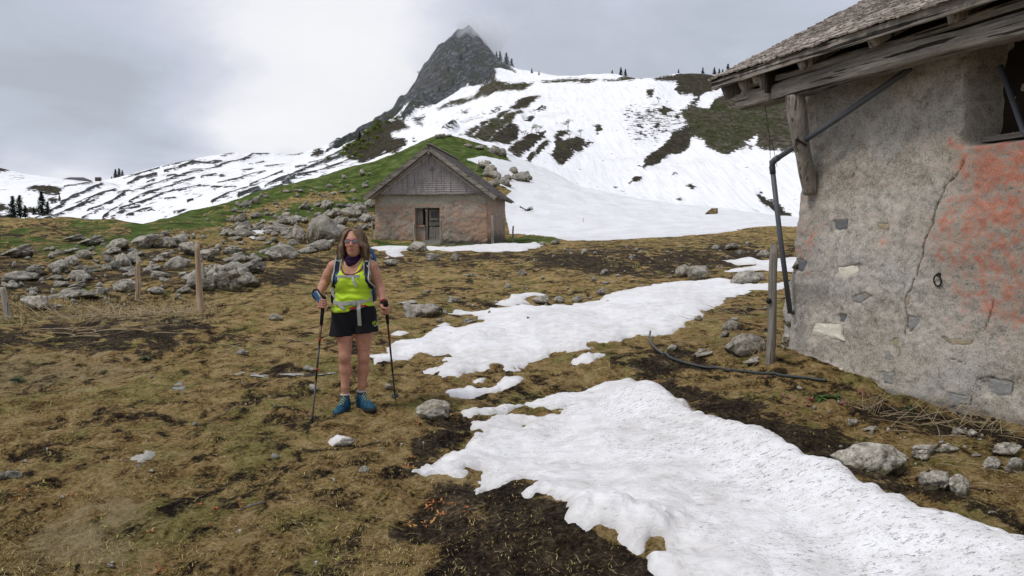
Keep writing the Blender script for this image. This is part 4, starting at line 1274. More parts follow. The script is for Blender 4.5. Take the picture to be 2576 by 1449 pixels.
def puddle(poly, label, lift=-0.002):
    P = np.array([hit(*q) for q in poly])
    c = P.mean(0)
    dn = []
    for k in range(len(P)):
        a, b_ = P[k], P[(k + 1) % len(P)]
        for q in np.linspace(0, 1, 5)[:-1]:
            v_ = a + (b_ - a) * q
            v_ = c + (v_ - c) * (1 + 0.2 * vn2(np.array([v_[0] * 5]), np.array([v_[1] * 5]), 3)[0])
            dn.append((v_[0], v_[1]))
    zz = np.array([float(gz(x, y)) for x, y in dn])
    zl = np.median(zz) + lift
    b_ = MB()
    n = len(dn)
    b_.add([(x, y, zl) for x, y in dn] + [(c[0], c[1], zl)], [(i, (i + 1) % n, n) for i in range(n)])
    o = b_.build('puddle', M_WATER)
    tag(o, label, 'puddle', 'melt water puddles')


puddle([(585, 945), (600, 935), (660, 940), (700, 935), (720, 945), (690, 952), (640, 950)], 'shallow melt water puddle left of the hiker, nearest to her')
puddle([(690, 948), (760, 935), (800, 928), (850, 925), (840, 940), (770, 950)], "thin film of melt water behind the hiker's legs")
puddle([(425, 975), (450, 965), (475, 970), (460, 985)], 'small puddle in the turf farther left of the hiker')
# ------------------------------------------------------------------ wood and plaster
def m_wood(t, b, cols, grain=(1.5, 30, 30), crack=0.7):
    p = t.coord('Object')
    off = t.math('MULTIPLY', t.rand(), 37.0)
    cb = t.node('ShaderNodeCombineXYZ')
    t.l.new(off, cb.inputs[0]); t.l.new(off, cb.inputs[1])
    p = t.vmath('ADD', p, cb.outputs[0])
    g = t.noise(1.0, 6, 0.65, t.mapping(p, scale=grain), 0.6)
    g2 = t.noise(1.0, 4, 0.7, t.mapping(p, scale=tuple(x * 3 for x in grain)), 0.3)
    big = t.noise(1.6, 4, 0.6, p)
    c = t.ramp(t.math('ADD', t.math('MULTIPLY', g, 0.6), t.math('MULTIPLY', g2, 0.4)), [(0.30, cols[0]), (0.5, cols[1]), (0.70, cols[2])])
    c = t.mix(t.mapr(big, 0.45, 0.7, 0, 0.5), c, cols[0])
    cr = t.mapr(t.noise(1.0, 4, 0.55, t.mapping(p, scale=tuple(x * (0.22 if x == min(grain) else 0.75) for x in grain)), 0.25), 0.415, 0.385, 0, crack)
    c = t.mix(cr, c, (0.012, 0.010, 0.008))
    sc2 = t.node('ShaderNodeVectorMath', operation='SCALE')
    t.l.new(c, sc2.inputs[0])
    t.l.new(t.mapr(t.rand(), 0, 1, 0.72, 1.22), sc2.inputs['Scale'])
    t.put(b.inputs['Base Color'], sc2.outputs[0])
    b.inputs['Roughness'].default_value = 0.9
    b.inputs['Specular IOR Level'].default_value = 0.12
    t.put(b.inputs['Normal'], t.bump(t.math('SUBTRACT', t.math('ADD', g, t.math('MULTIPLY', g2, 0.5)), cr), 0.8, 0.012))


GREYW = ((0.085, 0.074, 0.060), (0.265, 0.238, 0.203), (0.46, 0.425, 0.375))
M_WOOD = material('weathered_wood', lambda t, b: m_wood(t, b, GREYW, (3.0, 34, 34), 0.9))
M_WOODV = material('weathered_upright_wood', lambda t, b: m_wood(t, b, GREYW, (30, 30, 1.5)))
M_SHING = material('wood_shingle', lambda t, b: m_wood(t, b, ((0.13, 0.108, 0.088), (0.40, 0.345, 0.295), (0.62, 0.56, 0.49)), (40, 3, 40), 0.7))
M_DARKW = plain('shade_dark_boards', (0.030, 0.024, 0.018), 0.95, 0.05, var=0.4, scale=9)  # near-black: shade of the closed roof space and openings put into the colour
M_PIPE = plain('grey_plastic_pipe', (0.085, 0.092, 0.102), 0.5, 0.3, var=0.25, scale=6)
M_IRON = plain('rusty_iron', (0.030, 0.022, 0.018), 0.7, 0.3, metal=0.3, var=0.4, scale=60)
M_WIRE = plain('thin_wire', (0.02, 0.02, 0.02), 0.6)


def m_plaster(t, b):
    p = t.coord('Object')
    n1_ = t.noise(1.2, 6, 0.6, p, 0.3)
    n2_ = t.noise(9, 6, 0.68, p)
    n3_ = t.noise(58, 6, 0.8, p)
    v = t.math('ADD', t.math('MULTIPLY', n2_, 0.45), t.math('MULTIPLY', n3_, 0.55))
    c = t.ramp(v, [(0.36, (0.10, 0.088, 0.068)), (0.435, (0.30, 0.275, 0.232)), (0.52, (0.47, 0.435, 0.375)), (0.62, (0.66, 0.62, 0.555))])
    warm = t.mapr(n1_, 0.48, 0.66, 0, 0.40)
    c = t.mix(warm, c, t.ramp(n3_, [(0.40, (0.15, 0.115, 0.075)), (0.58, (0.44, 0.375, 0.28))]))
    grey = t.mapr(t.noise(0.8, 5, 0.6, t.mapping(p, loc=(5, 2, 8))), 0.48, 0.62, 0, 0.5)
    c = t.mix(grey, c, t.ramp(n3_, [(0.40, (0.22, 0.222, 0.222)), (0.58, (0.54, 0.54, 0.535))]))
    # remains of red lime paint, worn to flakes
    red = t.mapr(t.math('ADD', t.attr('red'), t.math('ADD', t.math('MULTIPLY', t.math('SUBTRACT', n3_, 0.5), 3.2), t.math('MULTIPLY', t.math('SUBTRACT', n2_, 0.5), 2.6))), 0.56, 0.80, 0, 0.78)
    c = t.mix(red, c, t.ramp(n3_, [(0.40, (0.30, 0.060, 0.024)), (0.52, (0.48, 0.115, 0.050)), (0.62, (0.56, 0.24, 0.14))]))
    damp_dark = t.mapr(t.math('ADD', t.attr('damp_dark'), t.math('MULTIPLY', t.math('SUBTRACT', n2_, 0.5), 1.2)), 0.4, 0.9, 0, 0.75)
    c = t.mix(damp_dark, c, (0.075, 0.064, 0.046))
    c = t.mix(t.math('MULTIPLY', t.attr('crack'), 0.8), c, (0.030, 0.024, 0.018))
    t.put(b.inputs['Base Color'], c)
    b.inputs['Roughness'].default_value = 0.95
    b.inputs['Specular IOR Level'].default_value = 0.1
    t.put(b.inputs['Normal'], t.bump(v, 0.9, 0.022))


M_PLASTER = material('old_lime_plaster', m_plaster)

# ------------------------------------------------------------------ stone barn on the right
BC = np.array((3.175, 8.68, 0.0))
BES = np.array((0.348, -0.9376, 0.0))
BEI = np.array((0.9376, 0.348, 0.0))
barn = empty('stone_barn', tuple(BC), math.atan2(BES[1], BES[0]))
tag(barn, 'old plastered stone barn with shingle eaves and flaking red paint, cut by the right edge', 'barn')


def wall_sh(px, py, off=0.0):
    """pixel -> (s, z) on the barn's wall plane moved outwards by off"""
    cx, cy = (px - FW / 2) / FOC, (FH / 2 - py) / FOC
    dv = np.array((cx, CP + cy * SP, -SP + cy * CP))
    nn = -BEI
    k = ((BC + nn * off) @ nn) / (dv @ nn)
    P = dv * k
    return float((P - BC) @ BES), float(P[2] + CAMZ)


def ZW(x, y): return wall_sh(1744.0 + x * 0.4167, 503.1 + y * 0.4167)
def ZV(x, y): return wall_sh(1744.0 + x * 0.37033, y * 0.37033)


SL, SR, H0, H1 = -0.05, 3.4, -0.5, 3.55
sg, hg = np.arange(SL, SR, 0.0125), np.arange(H0, H1, 0.0135)
Hh, Ss = np.meshgrid(hg, sg, indexing='ij')
lean = np.interp(Hh, [-0.5, 0.1, 0.6, 1.1, 1.6, 2.1, 3.6], [-0.02, 0.0, 0.02, 0.12, 0.17, 0.25, 0.27])
edge_n = 0.035 * fbm2(Hh / 0.35, Hh * 0 + 3.3, 3, 5) + 0.018 * fbm2(Hh / 0.09, Hh * 0 + 9.3, 2, 6)
q = np.clip((Ss - SL) / 0.9, 0, 1)
S2 = Ss + (lean + edge_n) * (1 - q)
inw = 0.035 * fbm2(S2 / 0.8, Hh / 0.8, 3, 14) + 0.010 * fbm2(S2 / 0.16, Hh / 0.16, 3, 15) + 0.004 * fbm2(S2 / 0.04, Hh / 0.04, 2, 16)
inw = inw + 0.16 * np.exp(-(Ss - SL) / 0.07) - 0.06 * np.exp(-np.maximum(Hh - 0.0, 0) / 0.35) + 0.05 * np.clip(Hh / 3, 0, 1)
# window recess with rounded plaster edges
ws, wz = 2.30, 2.40
rec = smoothstep(-0.06, 0.05, S2 - ws + 0.02 * fbm2(Hh / 0.2, Hh * 0, 2, 3)) * smoothstep(-0.05, 0.03, Hh - wz + 0.012 * fbm2(S2 / 0.15, S2 * 0, 2, 4))
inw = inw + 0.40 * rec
crk = [ZV(1820, 1090), ZV(1770, 1200), ZV(1700, 1260), ZV(1650, 1420), ZW(1480, 5), ZW(1460, 60), ZW(1440, 170), ZW(1400, 260), ZW(1390, 310), ZW(1360, 390), ZW(1350, 440), ZW(1320, 530), ZW(1290, 580), ZW(1285, 640), ZW(1292, 740), ZW(1275, 820)]
cr = sline(S2 + 0.012 * fbm2(Hh / 0.06, S2 / 0.06, 2, 8), Hh, crk)
crw = np.interp(Hh, [0.6, 1.2, 2.3], [0.006, 0.0095, 0.006])
crack = smoothstep(1.4, 0.5, cr / crw)
for pts in ([ZW(1730, 1080), ZW(1725, 1110), ZW(1750, 1180)], [ZW(1730, 1080), ZW(1780, 1068), ZW(1840, 1085), ZW(1910, 1090)], [ZW(520, 925), ZW(570, 935), ZW(610, 940)], [ZW(730, 1000), ZW(770, 1040), ZW(830, 1100), ZW(880, 1110)],
            [ZW(1560, 950), ZW(1610, 970), ZW(1660, 990)], [ZW(960, 1010), ZW(1000, 1060), ZW(1060, 1110)], [ZW(1150, 1160), ZW(1190, 1170)], [ZW(1800, 600), ZW(1770, 700), ZW(1750, 780)], [ZV(1080, 1080), ZV(1090, 1150), ZV(1060, 1200)], [ZV(820, 800), ZV(850, 900)]):
    d_ = sline(S2 + 0.01 * fbm2(Hh / 0.05, S2 / 0.05, 2, 8), Hh, pts)
    crack = np.maximum(crack, 0.85 * smoothstep(1.3, 0.4, d_ / 0.006))
for (x, y, r_) in ((620, 940, 16), (755, 1000, 15), (1165, 1165, 14), (760, 985, 9)):
    a_ = ZW(x, y)
    crack = np.maximum(crack, smoothstep(1.1, 0.8, np.hypot(S2 - a_[0], Hh - a_[1]) / (r_ * 0.0016) + 0.5 * fbm2(S2 / .02, Hh / .02, 2, 77)))
inw = inw + 0.014 * crack
STONES = [([(735, 740), (890, 750), (908, 850), (800, 830), (715, 790)], 'pale'), ([(860, 400), (1010, 380), (1000, 450), (880, 480)], 'pale'), ([(945, 580), (1060, 555), (1085, 580), (1010, 627), (955, 612)], 'grey'), ([(862, 688), (935, 684), (900, 748), (865, 742)], 'dark'),
          ([(610, 350), (682, 370), (660, 442), (610, 422)], 'dark'), ([(820, 118), (908, 118), (908, 175), (830, 192)], 'dark'), ([(1200, 833), (1242, 828), (1242, 897), (1195, 897)], 'tan'), ([(1158, 918), (1200, 918), (1207, 970), (1160, 967)], 'grey'), ([(788, 983), (912, 1020), (922, 1062), (800, 1052)], 'pale'),
          ([(668, 1008), (768, 1030), (742, 1057), (680, 1042)], 'tan'), ([(1738, 1080), (1800, 1072), (1922, 1100), (1922, 1190), (1765, 1190)], 'grey'), ([(1148, 1035), (1232, 1042), (1220, 1122), (1160, 1102)], 'grey'), ([(1078, 140), (1172, 140), (1152, 187), (1090, 182)], 'tan'),
          ([(1500, 826), (1560, 840), (1692, 842), (1680, 872), (1560, 887)], 'tan'), ([(1560, 1162), (1700, 1182), (1700, 1232), (1572, 1242)], 'grey'), ([(1280, 590), (1310, 575), (1305, 630), (1282, 640)], 'tan'), ([(1300, 700), (1380, 700), (1360, 760), (1300, 800)], 'grey'), ([(1070, 1080), (1140, 1100), (1120, 1150), (1060, 1130)], 'tan')]
sfield = np.full(Ss.shape, -9.0)
spoly = []
for pts, kind_ in STONES:
    P = [ZW(*e) for e in pts]
    spoly.append((P, kind_))
    sfield = np.maximum(sfield, sdist(S2, Hh, P) + 0.012 * fbm2(S2 / 0.05, Hh / 0.05, 2, 19))
inw = inw + 0.016 * smoothstep(0.0, 0.01, sfield)
redp = [[(2395, 385), (2480, 367), (2700, 340), (2700, 840), (2500, 830), (2420, 800), (2385, 720), (2345, 640), (2335, 560), (2392, 480)], [(1990, 545), (2065, 560), (2050, 685), (1985, 690)], [(2015, 455), (2050, 455), (2045, 520), (2005, 520)], [(2190, 570), (2300, 590), (2290, 630), (2200, 625)], [(2370, 340), (2420, 355), (2420, 385), (2370, 380)],
        [(2340, 800), (2450, 790), (2520, 850), (2400, 860)], [(2160, 800), (2200, 800), (2200, 840), (2165, 840)]]
rf = np.full(Ss.shape, -9.0)
amp = [1, .8, .75, .62, .9, .6, .45]
red = np.zeros(Ss.shape)
for P_, a_ in zip(redp, amp):
    P_ = [wall_sh(*e) for e in P_]
    red = np.maximum(red, a_ * np.clip(0.38 + sdist(S2, Hh, P_) / 0.6, 0, 0.60))
topred = smoothstep(2.5, 1.0, np.hypot((S2 - 2.75) / 0.5, (Hh - 2.1) / 0.35))
red = np.minimum(np.maximum(red, 0.74 * topred * smoothstep(2.15, 2.45, S2)), 1.0) * (1 - rec)
damp_dark = np.exp(-np.maximum(Hh - 0.05, 0) / 0.10) * 0.75 + 0.45 * rec  # darker towards the wall foot and over the window recess
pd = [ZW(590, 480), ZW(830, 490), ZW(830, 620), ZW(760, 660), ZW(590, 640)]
damp_dark = np.maximum(damp_dark, 0.62 * np.clip(0.5 + sdist(S2, Hh, pd) / 0.1, 0, 1))  # brownish damp patch near the corner
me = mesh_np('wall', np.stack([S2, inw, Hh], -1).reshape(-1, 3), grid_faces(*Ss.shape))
for nm, vv in (('red', red), ('damp_dark', damp_dark), ('crack', crack)):
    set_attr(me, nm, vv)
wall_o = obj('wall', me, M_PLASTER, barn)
# the wall beyond the window and the hidden gable side and back
b_ = MB()
for (x0, x1, y0, y1, zt) in ((3.38, 8.0, 0.02, 0.5, 3.55), (0.28, 0.5, 0.14, 7.0, 3.35), (0.3, 8.0, 6.6, 7.0, 3.4), (7.6, 8.0, 0.1, 7.0, 3.4)):
    b_.box(((x0 + x1) / 2, (y0 + y1) / 2, (zt - 0.5) / 2), (x1 - x0, y1 - y0, zt + 0.5))
b_.build('side_wall', M_PLASTER, barn)
g_ = MB()
for xx in (0.36, 7.7):
    g_.prism([(0.02, 3.2), (6.95, 3.2), (6.95, 3.72), (3.45, 5.44), (0.02, 3.72)], lambda a, c, d, xx=xx: (xx + d, a, c), 0.2)
g_.build('gable_wall', M_PLASTER, barn)
for P, kind_ in spoly:
    c = np.mean(P, 0)
    m_ = {'pale': 'stone_pale', 'grey': 'stone_grey', 'dark': 'stone_dark', 'tan': 'stone_tan'}[kind_]
    colr = {'pale': (0.70, 0.66, 0.55), 'grey': (0.27, 0.265, 0.25), 'dark': (0.15, 0.155, 0.16), 'tan': (0.34, 0.285, 0.195)}[kind_]
    mt = bpy.data.materials.get(m_) or plain(m_, colr, 0.95, 0.1, var=0.35, scale=26, bumps=0.6)
    V_, F_ = [], []
    n = len(P)
    ring = []
    for k in range(n):
        for t_ in (0, 0.33, 0.67):
            e = np.array(P[k]) * (1 - t_) + np.array(P[(k + 1) % n]) * t_
            ring.append(c + (e - c) * (0.95 + 0.06 * random.uniform(-1, 1)))
    j_ = int(np.argmin(np.hypot(S2 - c[0], Hh - c[1])))
    base_in = float(inw.ravel()[j_])
    nr = len(ring)
    for sc_, dep in ((1.0, 0.02), (0.97, -0.006), (0.6, -0.012)):
        for e in ring:
            w_ = c + (np.array(e) - c) * sc_
            V_.append((w_[0], base_in + dep + random.uniform(-.003, .003), w_[1]))
    V_.append((c[0], base_in - 0.012, c[1]))
    for r_ in range(2):
        for k in range(nr):
            F_.append((r_ * nr + k, r_ * nr + (k + 1) % nr, (r_ + 1) * nr + (k + 1) % nr, (r_ + 1) * nr + k))
    for k in range(nr):
        F_.append((2 * nr + k, 2 * nr + (k + 1) % nr, 3 * nr))
    MB().add(V_, F_).build('exposed_stone', mt, wall_o)
# bare quoin stones at the corner foot
for (px, py, w_, h_) in ((1972, 800, 0.17, 0.26), (1968, 850, 0.16, 0.22), (1972, 888, 0.2, 0.2), (1985, 905, 0.24, 0.18), (1987, 660, 0.10, 0.14), (1984, 775, 0.12, 0.12)):
    s_, z_ = wall_sh(px, py)
    o = obj('quoin_stone', PROTO['block%d' % random.randrange(5)], None, wall_o, (s_ + 0.05, 0.10, z_ - 0.05), (0, 0, random.uniform(-.3, .3)), (w_ * 0.6, 0.13, h_ * 0.6))


def rough_bar(p0, p1, w_, h_, seed=0, n=40, rad=0.01, wob=0.012, m=10, knots=()):
    """a hand hewn beam: rounded rectangular section, uneven along its length"""
    p0, p1 = np.array(p0, float), np.array(p1, float)
    ax = (p1 - p0) / np.linalg.norm(p1 - p0)
    up = np.array((0, 0, 1.0)) if abs(ax[2]) < 0.8 else np.array((0, 1.0, 0))
    sd = np.cross(ax, up)
    sd /= np.linalg.norm(sd)
    up = np.cross(sd, ax)
    sec = []
    for cxs, cys in ((1, 1), (-1, 1), (-1, -1), (1, -1)):
        for a in np.linspace(0, math.pi / 2, 4):
            a0 = {(1, 1): 0, (-1, 1): math.pi / 2, (-1, -1): math.pi, (1, -1): 1.5 * math.pi}[(cxs, cys)]
            sec.append((cxs * (w_ / 2 - rad) + rad * math.cos(a0 + a), cys * (h_ / 2 - rad) + rad * math.sin(a0 + a)))
    # extra points on the long faces
    full = []
    for k in range(len(sec)):
        a, c = np.array(sec[k]), np.array(sec[(k + 1) % len(sec)])
        L_ = np.linalg.norm(c - a)
        nn_ = 4 if L_ > 0.04 else 1
        for t_ in range(nn_):
            full.append(a + (c - a) * t_ / nn_)
    full = np.array(full)
    ns = len(full)
    V_ = []
    L_ = np.linalg.norm(p1 - p0)
    for i in range(n):
        t_ = i / (n - 1)
        c = p0 + (p1 - p0) * t_
        X = np.full(ns, t_ * L_)
        dis = wob * (fbm2(X * 1.3 + seed * 7, np.arange(ns) * 0.05 + seed, 3, seed) * 0.9 + 0.5 * fbm2(X * 1.2 + 31, np.arange(ns) * 0.8, 2, seed + 3))
        sh = wob * 1.2 * np.array((vn2(np.array([t_ * L_ * 0.8]), np.array([seed * 3.3]), 5)[0], vn2(np.array([t_ * L_ * 0.8]), np.array([seed * 5.3]), 6)[0]))
        f2 = full * (1 + dis[:, None] / np.maximum(np.linalg.norm(full, axis=1), 0.02)[:, None]) + sh
        V_.append(c + f2[:, :1] * sd + f2[:, 1:] * up)
    V_ = np.concatenate(V_)
    F_ = []
    for i in range(n - 1):
        for j in range(ns):
            k = (j + 1) % ns
            F_.append((i * ns + j, i * ns + k, (i + 1) * ns + k, (i + 1) * ns + j))
    F_.append(tuple(range(ns))[::-1])
    F_.append(tuple((n - 1) * ns + j for j in range(ns)))
    return MB().add(V_, F_)


# eave beam on its strut, rafters, fascia
rough_bar((-0.30, -0.35, 3.17), (7.5, -0.35, 3.23), 0.17, 0.19, 3, 90, 0.03, 0.018).build('eave_beam', M_WOOD, barn, True)
rough_bar((-0.22, -0.33, 3.315), (7.5, -0.33, 3.375), 0.13, 0.075, 31, 70, 0.02, 0.014).build('upper_beam', M_WOOD, barn, True)
rough_bar((-0.52, -0.12, 3.22), (0.6, -0.12, 3.22), 0.14, 0.17, 8, 20, 0.03, 0.015).build('purlin_end', M_WOOD, barn, True)
_st = MB()
pts = np.array([(0.59, -0.36, 3.10), (0.585, -0.31, 2.85), (0.565, -0.23, 2.58), (0.53, -0.13, 2.32), (0.49, -0.02, 2.06)])
tt_ = np.linspace(0, 1, 26)
pc = np.stack([np.interp(tt_, np.linspace(0, 1, 5), pts[:, k]) for k in range(3)], 1)
_st.tube(pc, 0.100 + 0.008 * np.sin(tt_ * 9) - 0.016 * tt_, 18, squash=(1.0, 0.85))
_v = _st.v[0]
_st.v[0] = _v + 0.010 * fbm3(_v * np.array((6, 6, 1.5)), 3, 4)[:, None] * np.array((1, 1, 0.2))
_st.build('strut', M_WOODV, barn, True)
TP = 0.505
for sx in (-0.45, -0.12, 0.2):
    rough_bar((sx, -0.50, 3.30), (sx, 3.2, 3.30 + 3.7 * 0.505), 0.06, 0.20, int(sx * 50), 14, 0.01, 0.006).build('verge_rafter', M_WOODV, barn, True)
RX = [wall_sh(px, 150, 0.45)[0] for px in (1913, 2030, 2207, 2405)]
RX = RX + [RX[-1] + 0.78 * k for k in range(1, 6)]
for x in RX:
    rough_bar((x, -0.53, 3.345), (x, 3.4, 3.345 + 3.93 * TP), 0.075, 0.115, int(x * 10), 14, 0.01, 0.006).build('rafter', M_WOODV, barn, True)
for x in (RX[1] + 0.22, RX[3] + 0.2):
    b_ = MB()
    b_.tube([(x, -0.20, 3.36), (x, 0.6, 3.40)], [0.085, 0.09], 14)
    b_.build('tie_beam_end', M_WOODV, barn, True)
rough_bar((-0.60, -0.565, 3.405), (7.8, -0.565, 3.425), 0.028, 0.105, 12, 60, 0.004, 0.004).build('fascia_board', M_WOOD, barn)
rough_bar((-0.60, -0.54, 3.40), (-0.60, 3.5, 3.40 + 4.04 * TP), 0.03, 0.12, 15, 30, 0.004, 0.004).build('verge_board', M_WOODV, barn)
roof = MB()
RZ0 = 3.455
for s_ in (1, -1):
    ys = (-0.56, 3.45) if s_ == 1 else (3.45, 7.5)
    za, zb = (RZ0, RZ0 + 4.01 * TP) if s_ == 1 else (RZ0 + 4.01 * TP, RZ0 + 4.01 * TP - 4.05 * TP)
    roof.add([(-0.62, ys[0], za), (8.2, ys[0], za), (8.2, ys[1], zb), (-0.62, ys[1], zb), (-0.62, ys[0], za + 0.03), (8.2, ys[0], za + 0.03), (8.2, ys[1], zb + 0.03), (-0.62, ys[1], zb + 0.03)],
             [(0, 3, 2, 1), (4, 5, 6, 7), (0, 1, 5, 4), (1, 2, 6, 5), (2, 3, 7, 6), (3, 0, 4, 7)])
roof_o = roof.build('roof', M_DARKW, barn)
# split shingles: nearest the eave and verge one by one, the rest joined
ang = math.atan(TP)
SHM = []
for k in range(14):
    wd, ln = random.uniform(0.07, 0.135), random.uniform(0.30, 0.42)
    th = random.uniform(0.010, 0.020)
    nseg = 4
    V_ = []
    for r_ in range(2):
        for c_ in range(nseg + 1):
            x_ = -wd / 2 + wd * c_ / nseg
            yy = (-random.uniform(0, 0.028) if r_ == 0 else ln)
            zz = th * (1.0 if r_ == 0 else 0.3) * (1 + random.uniform(-.25, .25)) + (0.006 * random.uniform(-1, 1) if r_ == 0 else 0)
            V_.append((x_, yy, zz))
            V_.append((x_, yy, zz - th * (1 if r_ == 0 else 0.25)))
    F_ = []
    m2 = 2 * (nseg + 1)
    for c_ in range(nseg):
        a = 2 * c_
        F_ += [(a, a + 2, a + 2 + m2, a + m2), (a + 1, a + 1 + m2, a + 3 + m2, a + 3), (a, a + 1, a + 3, a + 2), (a + m2, a + m2 + 2, a + m2 + 3, a + m2 + 1)]
    F_ += [(0, m2, m2 + 1, 1), (2 * nseg, 2 * nseg + 1, 2 * nseg + 1 + m2, 2 * nseg + m2)]
    SHM.append((wd, np.array(V_), F_, MB().add(V_, F_).mesh('shingle')))
    SHM[-1][3].materials.append(M_SHING)
rest = MB()
cnt = 0
slen = 4.01 / math.cos(ang)
row, dist = 0, -0.045
while dist < slen - 0.1:
    x = -0.66 + random.uniform(0, 0.06)
    while x < 8.2:
        wd, V_, F_, me_ = random.choice(SHM)
        lift = 0.032 + random.uniform(-0.004, 0.008)
        tiltx = random.uniform(0.03, 0.075)
        rz_ = random.uniform(-0.035, 0.035)
        dd_ = dist + random.uniform(-0.018, 0.018)
        pos = (x + wd / 2, -0.56 + dd_ * math.cos(ang), RZ0 + dd_ * math.sin(ang) + lift)
        M_ = Matrix.Translation(pos) @ Matrix.Rotation(ang - tiltx, 4, 'X') @ Matrix.Rotation(rz_, 4, 'Z')
        vis_ = x < 3.4 and dist < 2.3
        if vis_ and cnt < 300 and (row < 9 or x < 0.6):
            o = obj('shingle', me_, None, roof_o)
            o.matrix_local = M_
            cnt += 1
        else:
            A_ = np.array(M_)
            rest.add(V_ @ A_[:3, :3].T + A_[:3, 3], F_)
        x += wd + random.uniform(0.001, 0.008)
    row += 1
    dist += 0.105 if dist < 2.6 else 0.2
o = rest.build('shingle_courses', M_SHING, roof_o)
o['kind'] = 'stuff'
MB().box((4.1, 0.16, 3.55), (7.6, 0.3, 0.40)).build('wall_head', M_DARKW, barn)  # fill between wall and roof deck, near-black for the shade there
MB().box((0.31, -0.20, 3.34), (0.04, 0.62, 0.36)).build('eave_closure', M_DARKW, barn)  # board added to shut out bright sky showing through the eave gap
# window in its recess
wn = empty('window', (0, 0, 0))
wn.parent = barn
MB().box((3.05, 0.44, 2.95), (1.5, 0.02, 1.2)).build('dark_interior_sheet', M_DARKW, wn)  # near-black sheet in place of the unlit room behind the window
rough_bar((2.70, 0.33, 2.43), (2.72, 0.33, 3.5), 0.10, 0.04, 21, 16, 0.006, 0.004).build('frame_post', M_WOODV, wn)
rough_bar((2.30, 0.30, 2.425), (3.6, 0.30, 2.44), 0.14, 0.05, 22, 16, 0.006, 0.004).build('sill', M_WOOD, wn)
rough_bar((3.0, 0.36, 2.45), (3.0, 0.36, 3.5), 0.07, 0.03, 23, 16, 0.006, 0.004).build('board', M_WOODV, wn)
b_ = MB()
a0, a1 = wall_sh(2512, 165, -0.12), wall_sh(2576, 330, -0.12)
b_.tube([(a0[0], 0.14, a0[1]), (a1[0], 0.11, a1[1]), (a1[0] + 0.06, 0.1, a1[1] - 0.06)], 0.022, 10)
b_.build('leaning_pole', M_PIPE, wn, True)
# drain pipe, hung from the eaves with wire
pp = MB()
def wl(px, py, off):
    s_, z_ = wall_sh(px, py, off)
    return (s_, -off, z_)
A_, B_, C_ = wl(2290, 172, 0.13), wl(1941, 408, 0.27), wl(1988, 788, 0.09)
pp.tube([A_, tuple(np.array(A_) * .5 + np.array(B_) * .5 + np.array((0, 0, -.012))), B_], 0.030, 14)
pp.tube([tuple(np.array(B_) + np.array((0.0, 0, 0.015))), tuple(np.array(B_) * .5 + np.array(C_) * .5 + np.array((-.012, 0, 0))), C_], 0.029, 14)
dp_ = pp.build('drain_pipe', M_PIPE, barn, True)
el = MB()
Bv, Av, Cv = np.array(B_), np.array(A_), np.array(C_)
d1, d2 = (Av - Bv) / np.linalg.norm(Av - Bv), (Cv - Bv) / np.linalg.norm(Cv - Bv)
el.tube([Bv + d1 * 0.11, Bv + d1 * 0.05, Bv + (d1 + d2) * 0.012, Bv + d2 * 0.06, Bv + d2 * 0.13], [0.035, 0.036, 0.038, 0.037, 0.035], 16)
el.build('pipe_elbow', M_PIPE, dp_, True)
wr = MB()
w0, w1, w2 = wl(1925, 265, 0.38), wl(1945, 370, 0.30), wl(1955, 420, 0.27)
wr.tube([w0, ((w0[0] + w1[0]) / 2 + .01, w0[1], (w0[2] + w1[2]) / 2), w1, w2], 0.0028, 6)
wr.tube([w0, wl(1934, 320, 0.36), wl(1938, 400, 0.28)], 0.0028, 6)
wr.tube([wl(1934, 330, 0.36), wl(1915, 352, 0.36), wl(1905, 362, 0.35)], 0.0024, 6)
wr.build('hanging_wire', M_WIRE, barn)
nb_ = MB()
nb_.tube([wl(2002, 350, 0.34), wl(2030, 366, 0.24)], 0.014, 8)
nb_.build('pipe_hook', M_IRON, barn)
# iron tether ring
s_, z_ = ZW(1485, 455)
j_ = int(np.argmin(np.hypot(S2 - s_, Hh - z_)))
yi = float(inw.ravel()[j_])
rg_ = MB()
th_ = np.linspace(0, 2 * math.pi, 25)
cz = z_ - 0.048
rg_.tube([(s_ + 0.038 * math.sin(a), yi - 0.030 - 0.008 * math.cos(a), cz + 0.050 * math.cos(a)) for a in th_], 0.0075, 8, cap=False)
ro = rg_.build('tether_ring', M_IRON, barn, True)
MB().tube([(s_, yi + 0.03, z_ + 0.012), (s_, yi - 0.03, z_ + 0.010), (s_, yi - 0.042, z_ - 0.004)], 0.014, 8).build('staple', M_IRON, ro, True)
